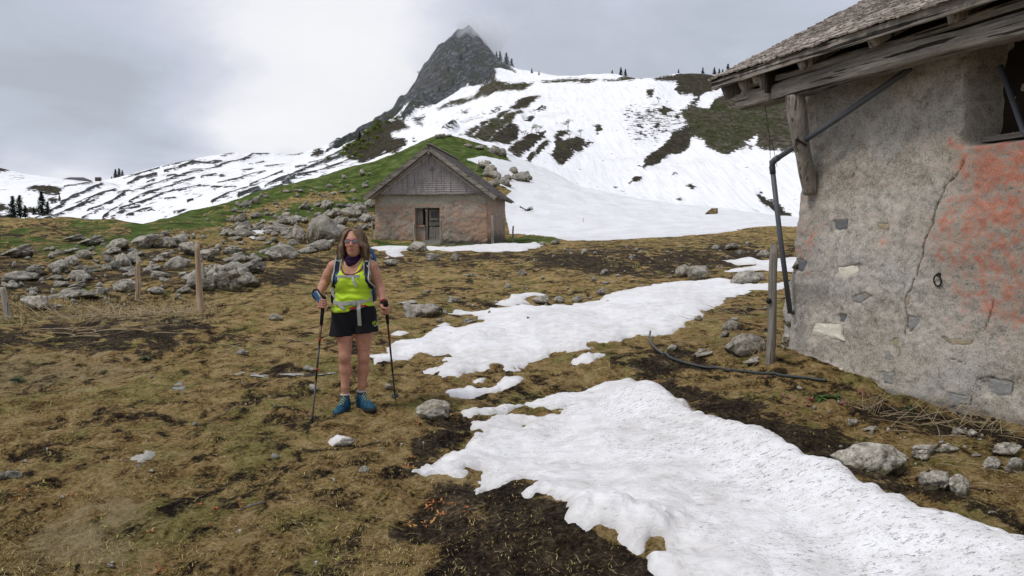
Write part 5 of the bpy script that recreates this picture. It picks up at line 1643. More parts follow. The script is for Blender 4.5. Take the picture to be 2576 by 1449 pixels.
# ------------------------------------------------------------------ stone hut with shingled gable
def m_hutplaster(t, b):
    p = t.coord('Object')
    n1_ = t.noise(0.55, 7, 0.68, p, 0.4)
    n2_ = t.noise(3.5, 6, 0.7, p)
    n3_ = t.noise(18, 4, 0.7, p)
    mixn = t.math('ADD', t.math('MULTIPLY', n1_, 0.55), t.math('MULTIPLY', n2_, 0.45))
    base = t.ramp(n3_, [(0.36, (0.21, 0.175, 0.14)), (0.60, (0.37, 0.32, 0.265))])
    orange = t.ramp(n3_, [(0.36, (0.30, 0.17, 0.11)), (0.62, (0.44, 0.275, 0.185))])
    c = t.mix(t.mapr(mixn, 0.45, 0.56, 0, 0.85), base, orange)
    c = t.mix(t.mapr(t.noise(1.1, 6, 0.7, t.mapping(p, loc=(3, 8, 1))), 0.55, 0.66, 0, 0.75), c, t.ramp(n3_, [(0.3, (0.10, 0.098, 0.085)), (0.7, (0.24, 0.235, 0.205))]))
    redl = t.mapr(t.noise(1.7, 6, 0.7, t.mapping(p, loc=(9, 1, 4))), 0.60, 0.70, 0, 0.75)
    c = t.mix(redl, c, (0.33, 0.075, 0.045))
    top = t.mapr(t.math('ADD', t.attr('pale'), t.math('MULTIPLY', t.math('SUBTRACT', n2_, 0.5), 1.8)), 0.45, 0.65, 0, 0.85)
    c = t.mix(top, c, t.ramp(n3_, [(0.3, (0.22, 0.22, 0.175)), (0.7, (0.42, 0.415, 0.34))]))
    dk = t.mapr(t.math('ADD', t.attr('damp_dark'), t.math('MULTIPLY', t.math('SUBTRACT', n2_, 0.5), 1.6)), 0.5, 0.8, 0, 0.8)
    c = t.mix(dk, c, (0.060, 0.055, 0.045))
    t.put(b.inputs['Base Color'], c)
    b.inputs['Roughness'].default_value = 0.95
    b.inputs['Specular IOR Level'].default_value = 0.1
    t.put(b.inputs['Normal'], t.bump(n2_, 0.5, 0.05))


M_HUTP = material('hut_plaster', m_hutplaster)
M_GSH = material('gable_shingle', lambda t, b: m_wood(t, b, ((0.30, 0.27, 0.255), (0.52, 0.48, 0.455), (0.66, 0.62, 0.59)), (16, 16, 2.5), 0.5))
M_RSH = material('roof_shingle', lambda t, b: m_wood(t, b, ((0.09, 0.082, 0.076), (0.24, 0.222, 0.208), (0.42, 0.39, 0.365)), (8, 3, 8), 0.6))
HANG = R(-7.4)
HW, HD, HWH = 6.72, 7.0, 2.72
hl = at(942, 607, 42.3)
hr_ = at(1233, 613, 41.42)
hz = 1.36
hut = empty('stone_hut', ((hl[0] + hr_[0]) / 2, (hl[1] + hr_[1]) / 2, hz), HANG)
tag(hut, 'small stone hut with orange stained walls and grey shingled gable', 'hut')
hw2 = HW / 2
DX0, DX1, DZ1 = -0.99, 0.47, 1.98     # door recess in the front wall
rim = 0.3


def hut_wall(name, f, na, nb, hole=None, front=False):
    A_, B_ = np.meshgrid(np.linspace(0, 1, na), np.linspace(0, 1, nb), indexing='ij')
    X_, Y_, Z_ = f(A_, B_)
    n_ = 0.05 * fbm2(A_ * na / 16, B_ * nb / 16, 3, len(name)) + 0.02 * fbm2(A_ * na / 4, B_ * nb / 4, 2, 7)
    P_ = np.stack([X_, Y_, Z_], -1)
    nrm = np.array((0, -1, 0)) if front else np.array((1, 0, 0))
    ed = np.minimum(np.minimum(A_, 1 - A_), 1)
    P_ = P_ + nrm * (n_ - 0.10 * np.exp(-ed * na / 3.0) - 0.05 * Z_ / 2.7)[..., None]
    F_ = grid_faces(na, nb)
    if hole is not None:
        c = P_.reshape(-1, 3)[F_].mean(1)
        inside = (c[:, 0] > hole[0]) & (c[:, 0] < hole[1]) & (c[:, 2] < hole[2])
        F_ = F_[~inside]
    me = mesh_np(name, P_.reshape(-1, 3), F_[:, ::-1] if not front else F_)
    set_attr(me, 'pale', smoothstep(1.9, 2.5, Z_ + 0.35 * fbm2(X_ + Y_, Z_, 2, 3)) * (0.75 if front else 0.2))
    set_attr(me, 'damp_dark', np.clip(np.exp(-np.maximum(Z_, 0) / 0.3) * 0.9 + (0 if front else 0.45), 0, 1))  # darker towards the foot; side wall darker all over
    return obj(name, me, M_HUTP, hut)


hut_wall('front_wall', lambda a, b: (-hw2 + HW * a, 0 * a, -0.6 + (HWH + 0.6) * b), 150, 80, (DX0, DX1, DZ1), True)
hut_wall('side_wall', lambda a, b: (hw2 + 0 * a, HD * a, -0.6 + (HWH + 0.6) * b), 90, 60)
b_ = MB()
b_.box((-hw2 + 0.2, HD / 2, HWH / 2 - 0.3), (0.4, HD - 0.3, HWH + 0.6)).box((0, HD - 0.2, HWH / 2 - 0.3), (HW - 0.2, 0.35, HWH + 0.6))
b_.build('back_wall', M_HUTP, hut)
# recess: jambs, lintel, ceiling
b_ = MB()
b_.box((DX0 - 0.09, 0.30, DZ1 / 2 - 0.2), (0.2, 0.52, DZ1 + 0.4)).box((DX1 + 0.09, 0.30, DZ1 / 2 - 0.2), (0.2, 0.52, DZ1 + 0.4)).box(((DX0 + DX1) / 2, 0.30, DZ1 + 0.08), (DX1 - DX0 + 0.38, 0.52, 0.18)).box(((DX0 + DX1) / 2, 0.3, -0.24), (DX1 - DX0 + .2, 0.6, 0.4))
b_.build('door_recess', M_HUTP, hut)
rough_bar((DX0 - 0.02, 0.10, DZ1 - 0.03), (DX1 + 0.02, 0.10, DZ1 - 0.03), 0.12, 0.07, 5, 12, 0.01, 0.006).build('lintel', M_WOOD, hut)
# doors behind the recess
MB().box(((DX0 + DX1) / 2, 0.62, DZ1 / 2), (DX1 - DX0 + .1, 0.03, DZ1 + .2)).build('dark_interior_sheet', M_DARKW, hut)  # near-black sheet in place of the unlit space behind the opening
door = empty('door', (0, 0, 0)); door.parent = hut
for k in range(4):
    x_ = -0.27 + 0.165 * k + 0.08
    MB().box((x_, 0.50, 0.45), (0.158, 0.04, 0.82), jit=0.002).build('plank', M_WOODV, door)
for k in range(4):
    MB().box((0.06, 0.50, 0.94 + 0.085 * k), (0.68, 0.04, 0.080), jit=0.002).build('plank', M_WOOD, door)
for x_ in (-0.20, 0.33):
    MB().box((x_, 0.50, 1.55), (0.14, 0.04, 0.62), jit=0.002).build('plank', M_WOODV, door)
MB().box((0.065, 0.50, 1.80), (0.38, 0.04, 0.13)).build('rail', M_WOOD, door)
MB().box((0.065, 0.50, 1.31), (0.38, 0.04, 0.12)).build('rail', M_WOOD, door)
MB().box((0.065, 0.535, 1.55), (0.39, 0.012, 0.40)).build('pane', plain('dark_glass', (0.010, 0.010, 0.010), 0.15, 0.5), door)
MB().box((0.065, 0.52, 1.55), (0.02, 0.025, 0.38)).build('glazing_bar', M_WOODV, door)
rough_bar((-0.38, 0.44, 0.0), (-0.38, 0.44, DZ1 - 0.06), 0.12, 0.12, 4, 10, 0.01, 0.006).build('door_post', M_WOODV, hut)
rough_bar((0.43, 0.46, 0.0), (0.43, 0.46, DZ1 - 0.06), 0.07, 0.10, 6, 10, 0.01, 0.006).build('door_post', M_WOODV, hut)
MB().box((-0.72, 0.42, 0.42), (0.54, 0.28, 0.9), jit=0.01).build('parapet', M_HUTP, hut)
o = MB().box((-0.73, 0.36, 0.91), (0.50, 0.34, 0.09), jit=0.012).build('window_sill', plain('terracotta_sill', (0.33, 0.20, 0.14), 0.9, var=0.3, scale=9), hut)
MB().box((-0.80, 0.50, 1.45), (0.36, 0.04, 0.95), jit=0.004).build('shutter', M_WOODV, hut)
pl_ = MB().box((-0.40, 0.365, 1.80), (0.13, 0.012, 0.09)).build('number_plate', plain('enamel_plate', (0.62, 0.62, 0.60), 0.5), hut)
M_BLK = plain('black_paint', (0.012, 0.012, 0.012), 0.6)
MB().box((-0.428, 0.357, 1.80), (0.013, 0.004, 0.055)).box((-0.385, 0.357, 1.816), (0.030, 0.004, 0.010)).box((-0.385, 0.357, 1.783), (0.030, 0.004, 0.010)).box((-0.372, 0.357, 1.80), (0.009, 0.004, 0.05)).build('digit', M_BLK, pl_)
for (x_, y_, w_, d__, z_) in ((0.10, -0.30, 1.05, 0.42, 0.10), (-0.1, -0.72, 1.6, 0.35, -0.02), (0.9, -0.65, 1.2, 0.28, -0.08)):
    MB().box((x_, y_, z_ - 0.12), (w_, d__, 0.26), jit=0.02).build('doorstep', plain('step_stone', (0.25, 0.24, 0.20), 0.95, var=0.3, scale=7) if not bpy.data.materials.get('step_stone') else bpy.data.materials['step_stone'], hut)
# roof
PT = 0.745
OVS, OVF = 0.42, 0.55
AP = HWH + hw2 * PT + 0.12       # ridge
roof_h = empty('roof', (0, 0, 0)); roof_h.parent = hut
er = AP - (hw2 + OVS) * PT
for s_ in (-1, 1):
    b_ = MB()
    x1_ = s_ * (hw2 + OVS)
    y0_, y1_ = -OVF, HD + 0.5
    b_.add([(0, y0_, AP), (x1_, y0_, er), (x1_, y1_, er), (0, y1_, AP), (0, y0_, AP + 0.06), (x1_, y0_, er + 0.06), (x1_, y1_, er + 0.06), (0, y1_, AP + 0.06)], [(0, 1, 2, 3), (4, 7, 6, 5), (0, 4, 5, 1), (1, 5, 6, 2), (2, 6, 7, 3), (3, 7, 4, 0)])
    b_.build('roof_deck', M_WOOD, roof_h)
    rough_bar((0, -OVF - 0.03, AP - 0.12), (x1_, -OVF - 0.03, er - 0.12), 0.05, 0.22, 7 + s_, 10, 0.01, 0.004).build('barge_board', M_WOOD, roof_h)
    rough_bar((0, -OVF + 0.25, AP - 0.32), (s_ * (hw2 + .1), -OVF + 0.25, AP - 0.32 - (hw2 + .1) * PT), 0.10, 0.16, 9 + s_, 10, 0.01, 0.004).build('verge_rafter', M_WOOD, roof_h)
    # shingle courses
    sh = MB()
    L_ = math.hypot(hw2 + OVS, (hw2 + OVS) * PT)
    a_ = math.atan(PT)
    nrow = 36
    for r_ in range(nrow):
        d0 = L_ * (r_ / nrow)
        y_ = y0_ - 0.03
        while y_ < y1_:
            wd = random.uniform(0.09, 0.17)
            dd_ = d0 + random.uniform(-0.012, 0.012)
            # from the eave upwards
            M_ = Matrix(((s_, 0, 0), (0, 1, 0), (0, 0, 1)))
            dist_e = L_ - dd_
            lift0, lift1 = 0.085 + random.uniform(-.008, .012), 0.062
            v_ = []
            for (dq, lf) in ((dist_e, lift0), (dist_e - 0.24, lift1)):
                xq, zq = dq * math.cos(a_), AP - dq * math.sin(a_)
                for yy in (y_, y_ + wd):
                    for dn in (0, -0.022):
                        v_.append((s_ * (xq + math.sin(a_) * (lf + dn)), yy, zq + math.cos(a_) * (lf + dn)))
            sh.add(v_, [(0, 2, 6, 4), (1, 5, 7, 3), (0, 1, 3, 2), (0, 4, 5, 1), (2, 3, 7, 6), (4, 6, 7, 5)])
            y_ += wd + 0.004
    o = sh.build('shingle_courses', M_RSH, roof_h)
    o['kind'] = 'stuff'
    rt = MB()
    for k in range(12):
        y_ = 0.2 + k * 0.6
        rt.box((s_ * (hw2 + OVS - 0.25), y_, er + 0.25 * PT - 0.07), (0.5, 0.08, 0.10), np.array(Matrix.Rotation(s_ * a_, 3, 'Y')))
    o = rt.build('rafter_ends', M_WOODV, roof_h)
    o['kind'] = 'stuff'
MB().box((0, 3.2, AP + 0.11), (0.30, HD + 1.1, 0.05), jit=0.01).build('ridge_board', M_WOODV, roof_h)
MB().box((0.0, -0.35, AP - 0.36), (0.16, 0.45, 0.16)).build('ridge_purlin', M_WOODV, roof_h)
for s_ in (-1, 1):
    MB().box((s_ * (hw2 - 0.12), -0.30, HWH + 0.12), (0.18, 0.5, 0.18)).build('wall_plate', M_WOODV, roof_h)
# shingled gable
gab = empty('gable', (0, 0, 0)); gab.parent = hut
MB().prism([(-hw2 + .1, HWH - 0.05), (hw2 - .1, HWH - 0.05), (0, AP - 0.15)], lambda a, c, d_: (a, -0.02 + d_, c), 0.12).build('gable_backing', M_WOOD, gab)
MB().prism([(-hw2 + .1, HWH - 0.05), (hw2 - .1, HWH - 0.05), (0, AP - 0.15)], lambda a, c, d_: (a, HD - 0.1 + d_, c), 0.1).build('rear_gable', M_WOOD, gab)
MB().box((0.0, -0.09, HWH + 0.0), (HW - 0.75, 0.10, 0.09), jit=0.006).build('drip_board', M_WOOD, gab)
gs = MB()
nr = 19
gh = AP - 0.35 - (HWH + 0.02)
for r_ in range(nr):
    z0 = HWH + 0.02 + gh * r_ / nr
    z1 = z0 + gh / nr * 1.25
    hwz = max((AP - 0.30 - z0) / PT - 0.16, 0.06)
    x_ = -hwz
    while x_ < hwz:
        wd = random.uniform(0.06, 0.105)
        yo = -0.105 + random.uniform(-.008, .008)
        zz = z0 + random.uniform(-.008, .008)
        xe = min(x_ + wd, hwz)
        gs.add([(x_, yo, zz), (xe, yo, zz), (xe, yo + 0.022, zz), (x_, yo + 0.022, zz), (x_, -0.032, z1), (xe, -0.032, z1), (xe, -0.012, z1), (x_, -0.012, z1)], [(0, 3, 2, 1), (0, 1, 5, 4), (1, 2, 6, 5), (2, 3, 7, 6), (3, 0, 4, 7), (4, 5, 6, 7)])
        x_ += wd + 0.004
o = gs.build('gable_shingles', M_GSH, gab)
o['kind'] = 'stuff'
# slanted border shingles under the verges
bs = MB()
for s_ in (-1, 1):
    n = 64
    for k in range(n):
        t_ = (k + 0.5) / n
        xx, zz = s_ * (0.12 + (hw2 - 0.62) * t_), AP - 0.42 - (0.12 + (hw2 - 0.62) * t_) * PT
        if zz < HWH + 0.1:
            continue
        bs.box((xx, -0.125 + random.uniform(-.006, .006), zz), (0.085, 0.02, 0.26), np.array(Matrix.Rotation(s_ * -0.55, 3, 'Y')))
o = bs.build('border_shingles', M_GSH, gab)
o['kind'] = 'stuff'
# carved wooden sun under the ridge
sn_ = MB()
cx_, cz_ = 0.08, AP - 1.23
for k in range(8):
    a = k * math.pi / 4 + 0.2
    L_ = 0.21 if k % 2 == 0 else 0.16
    ca, sa = math.cos(a), math.sin(a)
    sn_.prism([(cx_ + ca * L_, cz_ + sa * L_), (cx_ - sa * 0.035, cz_ + ca * 0.035), (cx_ + sa * 0.035, cz_ - ca * 0.035)], lambda a_, c, d_: (a_, -0.115 + d_, c), 0.04)
sn_.tube([(cx_, -0.13, cz_), (cx_, -0.07, cz_)], 0.055, 10)
sn_.build('carved_sun', M_WOOD, gab)


# ------------------------------------------------------------------ posts, hose
M_POST = material('split_post', lambda t, b: m_wood(t, b, ((0.18, 0.155, 0.125), (0.36, 0.325, 0.275), (0.52, 0.48, 0.42)), (24, 24, 1.6), 0.6))
M_POST2 = material('reddish_post', lambda t, b: m_wood(t, b, ((0.20, 0.135, 0.085), (0.38, 0.28, 0.19), (0.52, 0.42, 0.31)), (24, 24, 1.6), 0.5))


def post(px, pyb, pxt, pyt, wpx, label, mat=None, Y=None, group='wooden fence posts', taper=1.0, knob=False, square=False):
    p = hit(px, pyb) if Y is None else at(px, pyb, Y)
    tp = at(pxt, pyt, p[1])
    r_ = wpx * p[1] / FOC / 2
    n = 14
    q_ = np.linspace(-0.12, 1, n)[:, None]
    line = np.zeros(3) + (tp - p) * q_
    line[:, 0] += r_ * 0.3 * vn2(q_[:, 0] * 3 + px, q_[:, 0] * 0, 4)
    rr = r_ * (1.06 - 0.12 * np.clip(q_[:, 0], 0, 1)) * taper
    rr[-1] *= 0.8
    b_ = MB()
    b_.tube(line, rr, 6 if square else 10)
    V_ = b_.v[0]
    b_.v[0] = V_ + r_ * 0.16 * fbm3(V_ * np.array((9, 9, 2.0)) + px, 2, 3)[:, None] * np.array((1, 1, 0))
    o = b_.build('fence_post', mat or M_POST, None, True, loc=tuple(p))
    tag(o, label, 'post', group)
    if knob:
        kz = (tp - p)[2] * 0.55
        MB().tube([(-r_ * 1.7, -r_ * .6, kz - .02), (-r_ * 1.2, -r_ * .7, kz), (-r_ * 0.7, -r_ * .8, kz + .01)], [0.022, 0.03, 0.02], 8).build('insulator', M_BLK, o, True)
    return o


post(505, 785, 496, 613, 15, 'tall reddish brown fence post left of the hiker', M_POST2, square=True)
post(346, 755, 347, 655, 13, 'short brown fence post before the boulder field', M_POST2, square=True)
post(512, 727, 510, 662, 7, 'thin grey stake behind the tall reddish post')
post(20, 803, 8, 722, 13, 'grey fence post leaning at the left edge')
post(-3, 815, -9, 770, 12, 'pale post stub cut by the left edge')
post(936, 610, 936, 556, 4, 'thin stake at the left corner of the hut', Y=41.3)
post(1044, 607, 1041, 559, 6, 'leaning stake left of the hut door', Y=40.6)
post(1110, 608, 1110, 551, 6, 'stake right of the hut door', Y=40.4)
post(1239, 616, 1238, 542, 6, 'tall pale stake at the right front corner of the hut', Y=40.4)
post(1290, 610, 1291, 568, 4.5, 'dark stake right of the hut on the grass', Y=44, mat=M_WOODV)
post(1940, 928, 1944, 614, 21, 'weathered grey round post at the barn corner', M_WOODV, Y=8.05, knob=True)
for k, (x0, y0, x1, y1) in enumerate(((1198, 429, 1200, 412), (1203, 421, 1205, 404), (1207, 417, 1209, 408), (1192, 437, 1193, 428), (1211, 411, 1213, 403))):
    post(x0, y0, x1, y1, 1.6, 'thin stake in the snow above the hut roof', group='stakes in the snow')
hz_ = [(1636, 845), (1632, 860), (1650, 882), (1680, 902), (1720, 917), (1770, 928), (1830, 936), (1900, 942), (1960, 948), (2040, 957), (2080, 962)]
P_ = np.array([hit(*e) for e in hz_])
P_[:, 2] += 0.02
P_[0, 2] += 0.05
tq = np.linspace(0, len(P_) - 1, 70)
Pi = np.stack([np.interp(tq, np.arange(len(P_)), P_[:, k]) for k in range(3)], 1)
for _ in range(6):
    Pi[1:-1] = 0.25 * Pi[:-2] + 0.5 * Pi[1:-1] + 0.25 * Pi[2:]
Pi[:, 2] = np.maximum(Pi[:, 2], gz(Pi[:, 0], Pi[:, 1]) + 0.015)
o = MB().tube(Pi, 0.0155, 10).build('garden_hose', plain('black_hose', (0.030, 0.036, 0.036), 0.45, 0.4, var=0.3, scale=8), None, True)
tag(o, 'black hose curving over the turf from the snow to the barn corner', 'hose')
# ------------------------------------------------------------------ implicit surfaces for the figure
class Field:
    def __init__(self, lo, hi, step):
        self.lo, self.step = np.array(lo, float), step
        self.n = np.ceil((np.array(hi) - self.lo) / step).astype(int) + 1
        self.ax = [self.lo[k] + step * np.arange(self.n[k]) for k in range(3)]
        self.v = np.full(tuple(self.n), 9.0, np.float32)

    def _box(self, lo, hi):
        sl, g = [], []
        for k in range(3):
            a = int(np.clip(math.floor((lo[k] - self.lo[k]) / self.step), 0, self.n[k] - 1))
            b = int(np.clip(math.ceil((hi[k] - self.lo[k]) / self.step) + 1, a + 1, self.n[k]))
            sl.append(slice(a, b))
            g.append(self.ax[k][a:b])
        return tuple(sl), np.meshgrid(*g, indexing='ij')

    def blend(self, sl, d, k):
        a = self.v[sl]
        h = np.maximum(k - np.abs(a - d), 0) / k
        self.v[sl] = np.minimum(a, d) - h * h * k * 0.25

    def cone(self, a, b, ra, rb, k=0.03, sq=None):
        a, b = np.array(a, float), np.array(b, float)
        m = max(ra, rb) + 0.08
        sl, (X, Y, Z) = self._box(np.minimum(a, b) - m, np.maximum(a, b) + m)
        ab = b - a
        t_ = np.clip(((X - a[0]) * ab[0] + (Y - a[1]) * ab[1] + (Z - a[2]) * ab[2]) / (ab @ ab + 1e-12), 0, 1)
        dx, dy, dz = X - a[0] - ab[0] * t_, Y - a[1] - ab[1] * t_, Z - a[2] - ab[2] * t_
        if sq is not None:
            dx, dy, dz = dx / sq[0], dy / sq[1], dz / sq[2]
        d = np.sqrt(dx * dx + dy * dy + dz * dz) - (ra + (rb - ra) * t_)
        self.blend(sl, d, k)

    def chain(self, pts, rad, k=0.02):
        for i in range(len(pts) - 1):
            self.cone(pts[i], pts[i + 1], rad[i], rad[i + 1], k)

    def ell(self, c, r, k=0.03, rot=None):
        c, r = np.array(c, float), np.array(r, float)
        m = r.max() + 0.08
        sl, (X, Y, Z) = self._box(c - m, c + m)
        P = np.stack([X - c[0], Y - c[1], Z - c[2]], -1)
        if rot is not None:
            P = P @ np.array(rot)
        q = np.linalg.norm(P / r, axis=-1)
        q2 = np.linalg.norm(P / (r * r), axis=-1) + 1e-9
        self.blend(sl, q * (q - 1) / q2, k)

    def rbox(self, c, s, rr, k=0.02, rot=None):
        c, s = np.array(c, float), np.array(s, float) / 2 - rr
        m = np.linalg.norm(s) + rr + 0.08
        sl, (X, Y, Z) = self._box(c - m, c + m)
        P = np.stack([X - c[0], Y - c[1], Z - c[2]], -1)
        if rot is not None:
            P = P @ np.array(rot)
        q = np.abs(P) - s
        d = np.linalg.norm(np.maximum(q, 0), axis=-1) + np.minimum(q.max(-1), 0) - rr
        self.blend(sl, d, k)

    def grid(self):
        return np.meshgrid(*self.ax, indexing='ij')

    def sample(self, P):
        q = (np.asarray(P, float) - self.lo) / self.step
        q = np.clip(q, 0, self.n - 1.001)
        i = np.floor(q).astype(int)
        f = q - i
        r = 0
        for dx in (0, 1):
            for dy in (0, 1):
                for dz in (0, 1):
                    w_ = (f[..., 0] if dx else 1 - f[..., 0]) * (f[..., 1] if dy else 1 - f[..., 1]) * (f[..., 2] if dz else 1 - f[..., 2])
                    r = r + w_ * self.v[i[..., 0] + dx, i[..., 1] + dy, i[..., 2] + dz]
        return r

    def front(self, x, z, off=0.0, y0=-0.45, y1=0.1):
        ys = np.arange(y0, y1, 0.003)
        P = np.stack([np.full(len(ys), x), ys, np.full(len(ys), z)], -1)
        s_ = self.sample(P) < off
        return float(ys[np.argmax(s_)]) if s_.any() else y1

    def mesh(self, name, vals=None):
        V = self.v if vals is None else vals
        S = V < 0
        nx, ny, nz = S.shape
        c = [S[i:nx - 1 + i, j:ny - 1 + j, k:nz - 1 + k] for i in (0, 1) for j in (0, 1) for k in (0, 1)]
        tot = sum(a.astype(np.int8) for a in c)
        act = (tot > 0) & (tot < 8)
        idx = np.full(act.shape, -1, np.int64)
        ii = np.argwhere(act)
        idx[act] = np.arange(len(ii))
        acc = np.zeros((len(ii), 3))
        cnt = np.zeros(len(ii))
        cor = [(0, 0, 0), (0, 0, 1), (0, 1, 0), (0, 1, 1), (1, 0, 0), (1, 0, 1), (1, 1, 0), (1, 1, 1)]
        vals_ = [V[ii[:, 0] + a, ii[:, 1] + b, ii[:, 2] + c_] for a, b, c_ in cor]
        for p in range(8):
            for q in range(p + 1, 8):
                df = np.abs(np.array(cor[p]) - np.array(cor[q]))
                if df.sum() != 1:
                    continue
                a, b = vals_[p], vals_[q]
                m = (a < 0) != (b < 0)
                t_ = np.where(m, a / np.where(m, a - b, 1), 0)
                pt = np.array(cor[p])[None] + t_[:, None] * (np.array(cor[q]) - np.array(cor[p]))[None]
                acc[m] += pt[m]
                cnt[m] += 1
        P = self.lo + (ii + acc / cnt[:, None]) * self.step
        F = []
        for axis in range(3):
            sl0 = [slice(None)] * 3
            sl1 = [slice(None)] * 3
            sl0[axis] = slice(0, -1)
            sl1[axis] = slice(1, None)
            A, B = S[tuple(sl0)], S[tuple(sl1)]
            ch = np.argwhere(A != B)
            o1, o2 = [(1, 2), (2, 0), (0, 1)][axis]
            ok = (ch[:, o1] > 0) & (ch[:, o2] > 0) & (ch[:, o1] < S.shape[o1] - 1) & (ch[:, o2] < S.shape[o2] - 1)
            ch = ch[ok]
            fl = A[tuple(ch.T)]
            def cell(d1, d2):
                e = ch.copy()
                e[:, o1] += d1
                e[:, o2] += d2
                return idx[tuple(e.T)]
            q = np.stack([cell(-1, -1), cell(0, -1), cell(0, 0), cell(-1, 0)], 1)
            q[~fl] = q[~fl][:, ::-1]
            F.append(q[(q >= 0).all(1)])
        return P, np.concatenate(F)


def relax(P, F, it=2, lam=0.5):
    e = np.concatenate([F[:, [0, 1]], F[:, [1, 2]], F[:, [2, 3]], F[:, [3, 0]]])
    for _ in range(it):
        s_ = np.zeros_like(P)
        c_ = np.zeros(len(P))
        for a, b in ((0, 1), (1, 0)):
            for k in range(3):
                s_[:, k] += np.bincount(e[:, a], P[e[:, b], k], len(P))
            c_ += np.bincount(e[:, a], minlength=len(P))
        P = P * (1 - lam) + lam * s_ / np.maximum(c_, 1)[:, None]
    return P


# ------------------------------------------------------------------ the hiker
YH = 6.5
foot = hit(891.6, 1046)
ROOT = np.array((at(891.6, 1000, YH)[0], YH, float(gz(at(891.6, 1000, YH)[0], YH))))


def J(x, y, d=0.0):
    return at(737.9 + x * 0.38427, 550.06 + y * 0.38427, YH + d) - ROOT


def K(x, y, d=0.0):
    return at(778.1 + x * 0.18521, 556.8 + y * 0.18521, YH + d) - ROOT


person = empty('person', tuple(ROOT))
tag(person, 'standing hiker in lime green tank top and black shorts, holding trekking poles', 'person')
M_SKIN = material('skin', lambda t, b: (
    t.put(b.inputs['Base Color'], t.mix(t.mapr(t.attr('lip'), 0, 1), t.ramp(t.math('ADD', t.math('MULTIPLY', t.noise(14, 4, 0.6, t.coord()), 0.5), t.math('MULTIPLY', t.noise(60, 4, 0.6, t.coord()), 0.5)), [(0.32, (0.34, 0.155, 0.098)), (0.5, (0.44, 0.212, 0.140)), (0.7, (0.52, 0.275, 0.19))]), (0.30, 0.095, 0.075))),
    t.put(b.inputs['Roughness'], 0.5), t.put(b.inputs['Specular IOR Level'], 0.35), t.put(b.inputs['Subsurface Weight'], 0.12),
    t.put(b.inputs['Subsurface Radius'], (0.012, 0.005, 0.003)), t.put(b.inputs['Normal'], t.bump(t.noise(120, 3, 0.6, t.coord()), 0.15, 0.003))))
SHL, SHR = J(262, 306, 0.02), J(514, 304, 0.02)
ELL, ELR = J(203, 425, 0.04), J(560, 440, 0.04)
WRL, WRR = J(168, 487, -0.12), J(592, 552, -0.07)
HIPL, HIPR = J(335, 610, 0.02), J(462, 610, 0.03)
KNL, KNR = J(338, 905, -0.03), J(461, 905, 0.03)
ANL, ANR = J(340, 1168, -0.02), J(446, 1148, 0.06)
NECK = J(393, 290, 0.03)
CH = J(395, 400, 0.02)
WA = J(393, 500, 0.02)
PE = J(395, 590, 0.03)
xc = PE[0]
zf = lambda y: J(395, y, 0.0)[2]

tor = Field((-0.30, -0.26, 0.62), (0.30, 0.26, 1.50), 0.008)
tor.ell((xc, 0.035, zf(620)), (0.168, 0.122, 0.15), 0.05)
tor.ell((xc, 0.025, zf(540)), (0.150, 0.112, 0.14), 0.06)
tor.ell((xc, 0.02, zf(480)), (0.134, 0.102, 0.13), 0.06)
tor.ell((xc, 0.025, zf(400)), (0.140, 0.108, 0.16), 0.06)
tor.ell((xc, 0.045, zf(330)), (0.142, 0.090, 0.09), 0.06)
for s_ in (-1, 1):
    tor.ell((xc + s_ * 0.072, -0.062, zf(408)), (0.068, 0.066, 0.072), 0.04)
tor.ell((xc, -0.045, zf(540)), (0.12, 0.06, 0.09), 0.05)
tor.cone((xc - 0.10, 0.04, zf(292)), (xc + 0.10, 0.04, zf(292)), 0.048, 0.048, 0.06)

bod = Field((-0.42, -0.30, 0.02), (0.42, 0.26, 1.56), 0.0085)
sl, (X_, Y_, Z_) = bod._box(tor.lo, tor.lo + (tor.n - 1) * tor.step)
bod.v[sl] = np.where((X_ > tor.lo[0]) & (X_ < tor.lo[0] + (tor.n[0] - 2) * tor.step), tor.sample(np.stack([X_, Y_, Z_], -1)), 9.0)
bod.cone((xc, 0.05, zf(300)), (xc, 0.015, zf(215)), 0.054, 0.050, 0.04)
for sh, el, wr in ((SHL, ELL, WRL), (SHR, ELR, WRR)):
    bod.cone(sh + np.array((0, 0.0, -0.01)), sh * 0.35 + el * 0.65, 0.054, 0.044, 0.05)
    bod.cone(sh * 0.5 + el * 0.5, el, 0.044, 0.037, 0.03)
    md = el * 0.62 + wr * 0.38
    bod.cone(el, md, 0.039, 0.038, 0.03)
    bod.cone(md, wr, 0.037, 0.025, 0.02)
for hp, kn, an in ((HIPL, KNL, ANL), (HIPR, KNR, ANR)):
    bod.cone(hp, kn * 0.5 + hp * 0.5, 0.088, 0.073, 0.035)
    bod.cone(kn * 0.5 + hp * 0.5, kn + np.array((0, 0, 0.02)), 0.073, 0.053, 0.03)
    bod.ell(kn + np.array((0, -0.018, 0.0)), (0.041, 0.040, 0.050), 0.03)
    cf = kn * 0.68 + an * 0.32 + np.array((0, 0.022, 0))
    bod.cone(kn + np.array((0, 0.008, -0.03)), cf, 0.047, 0.053, 0.03)
    bod.cone(cf, kn * 0.25 + an * 0.75, 0.052, 0.035, 0.03)
    bod.cone(kn * 0.25 + an * 0.75, an + np.array((0, 0, -0.03)), 0.033, 0.031, 0.02)
P1, F1 = bod.mesh('body')
P1 = relax(P1, F1, 2)

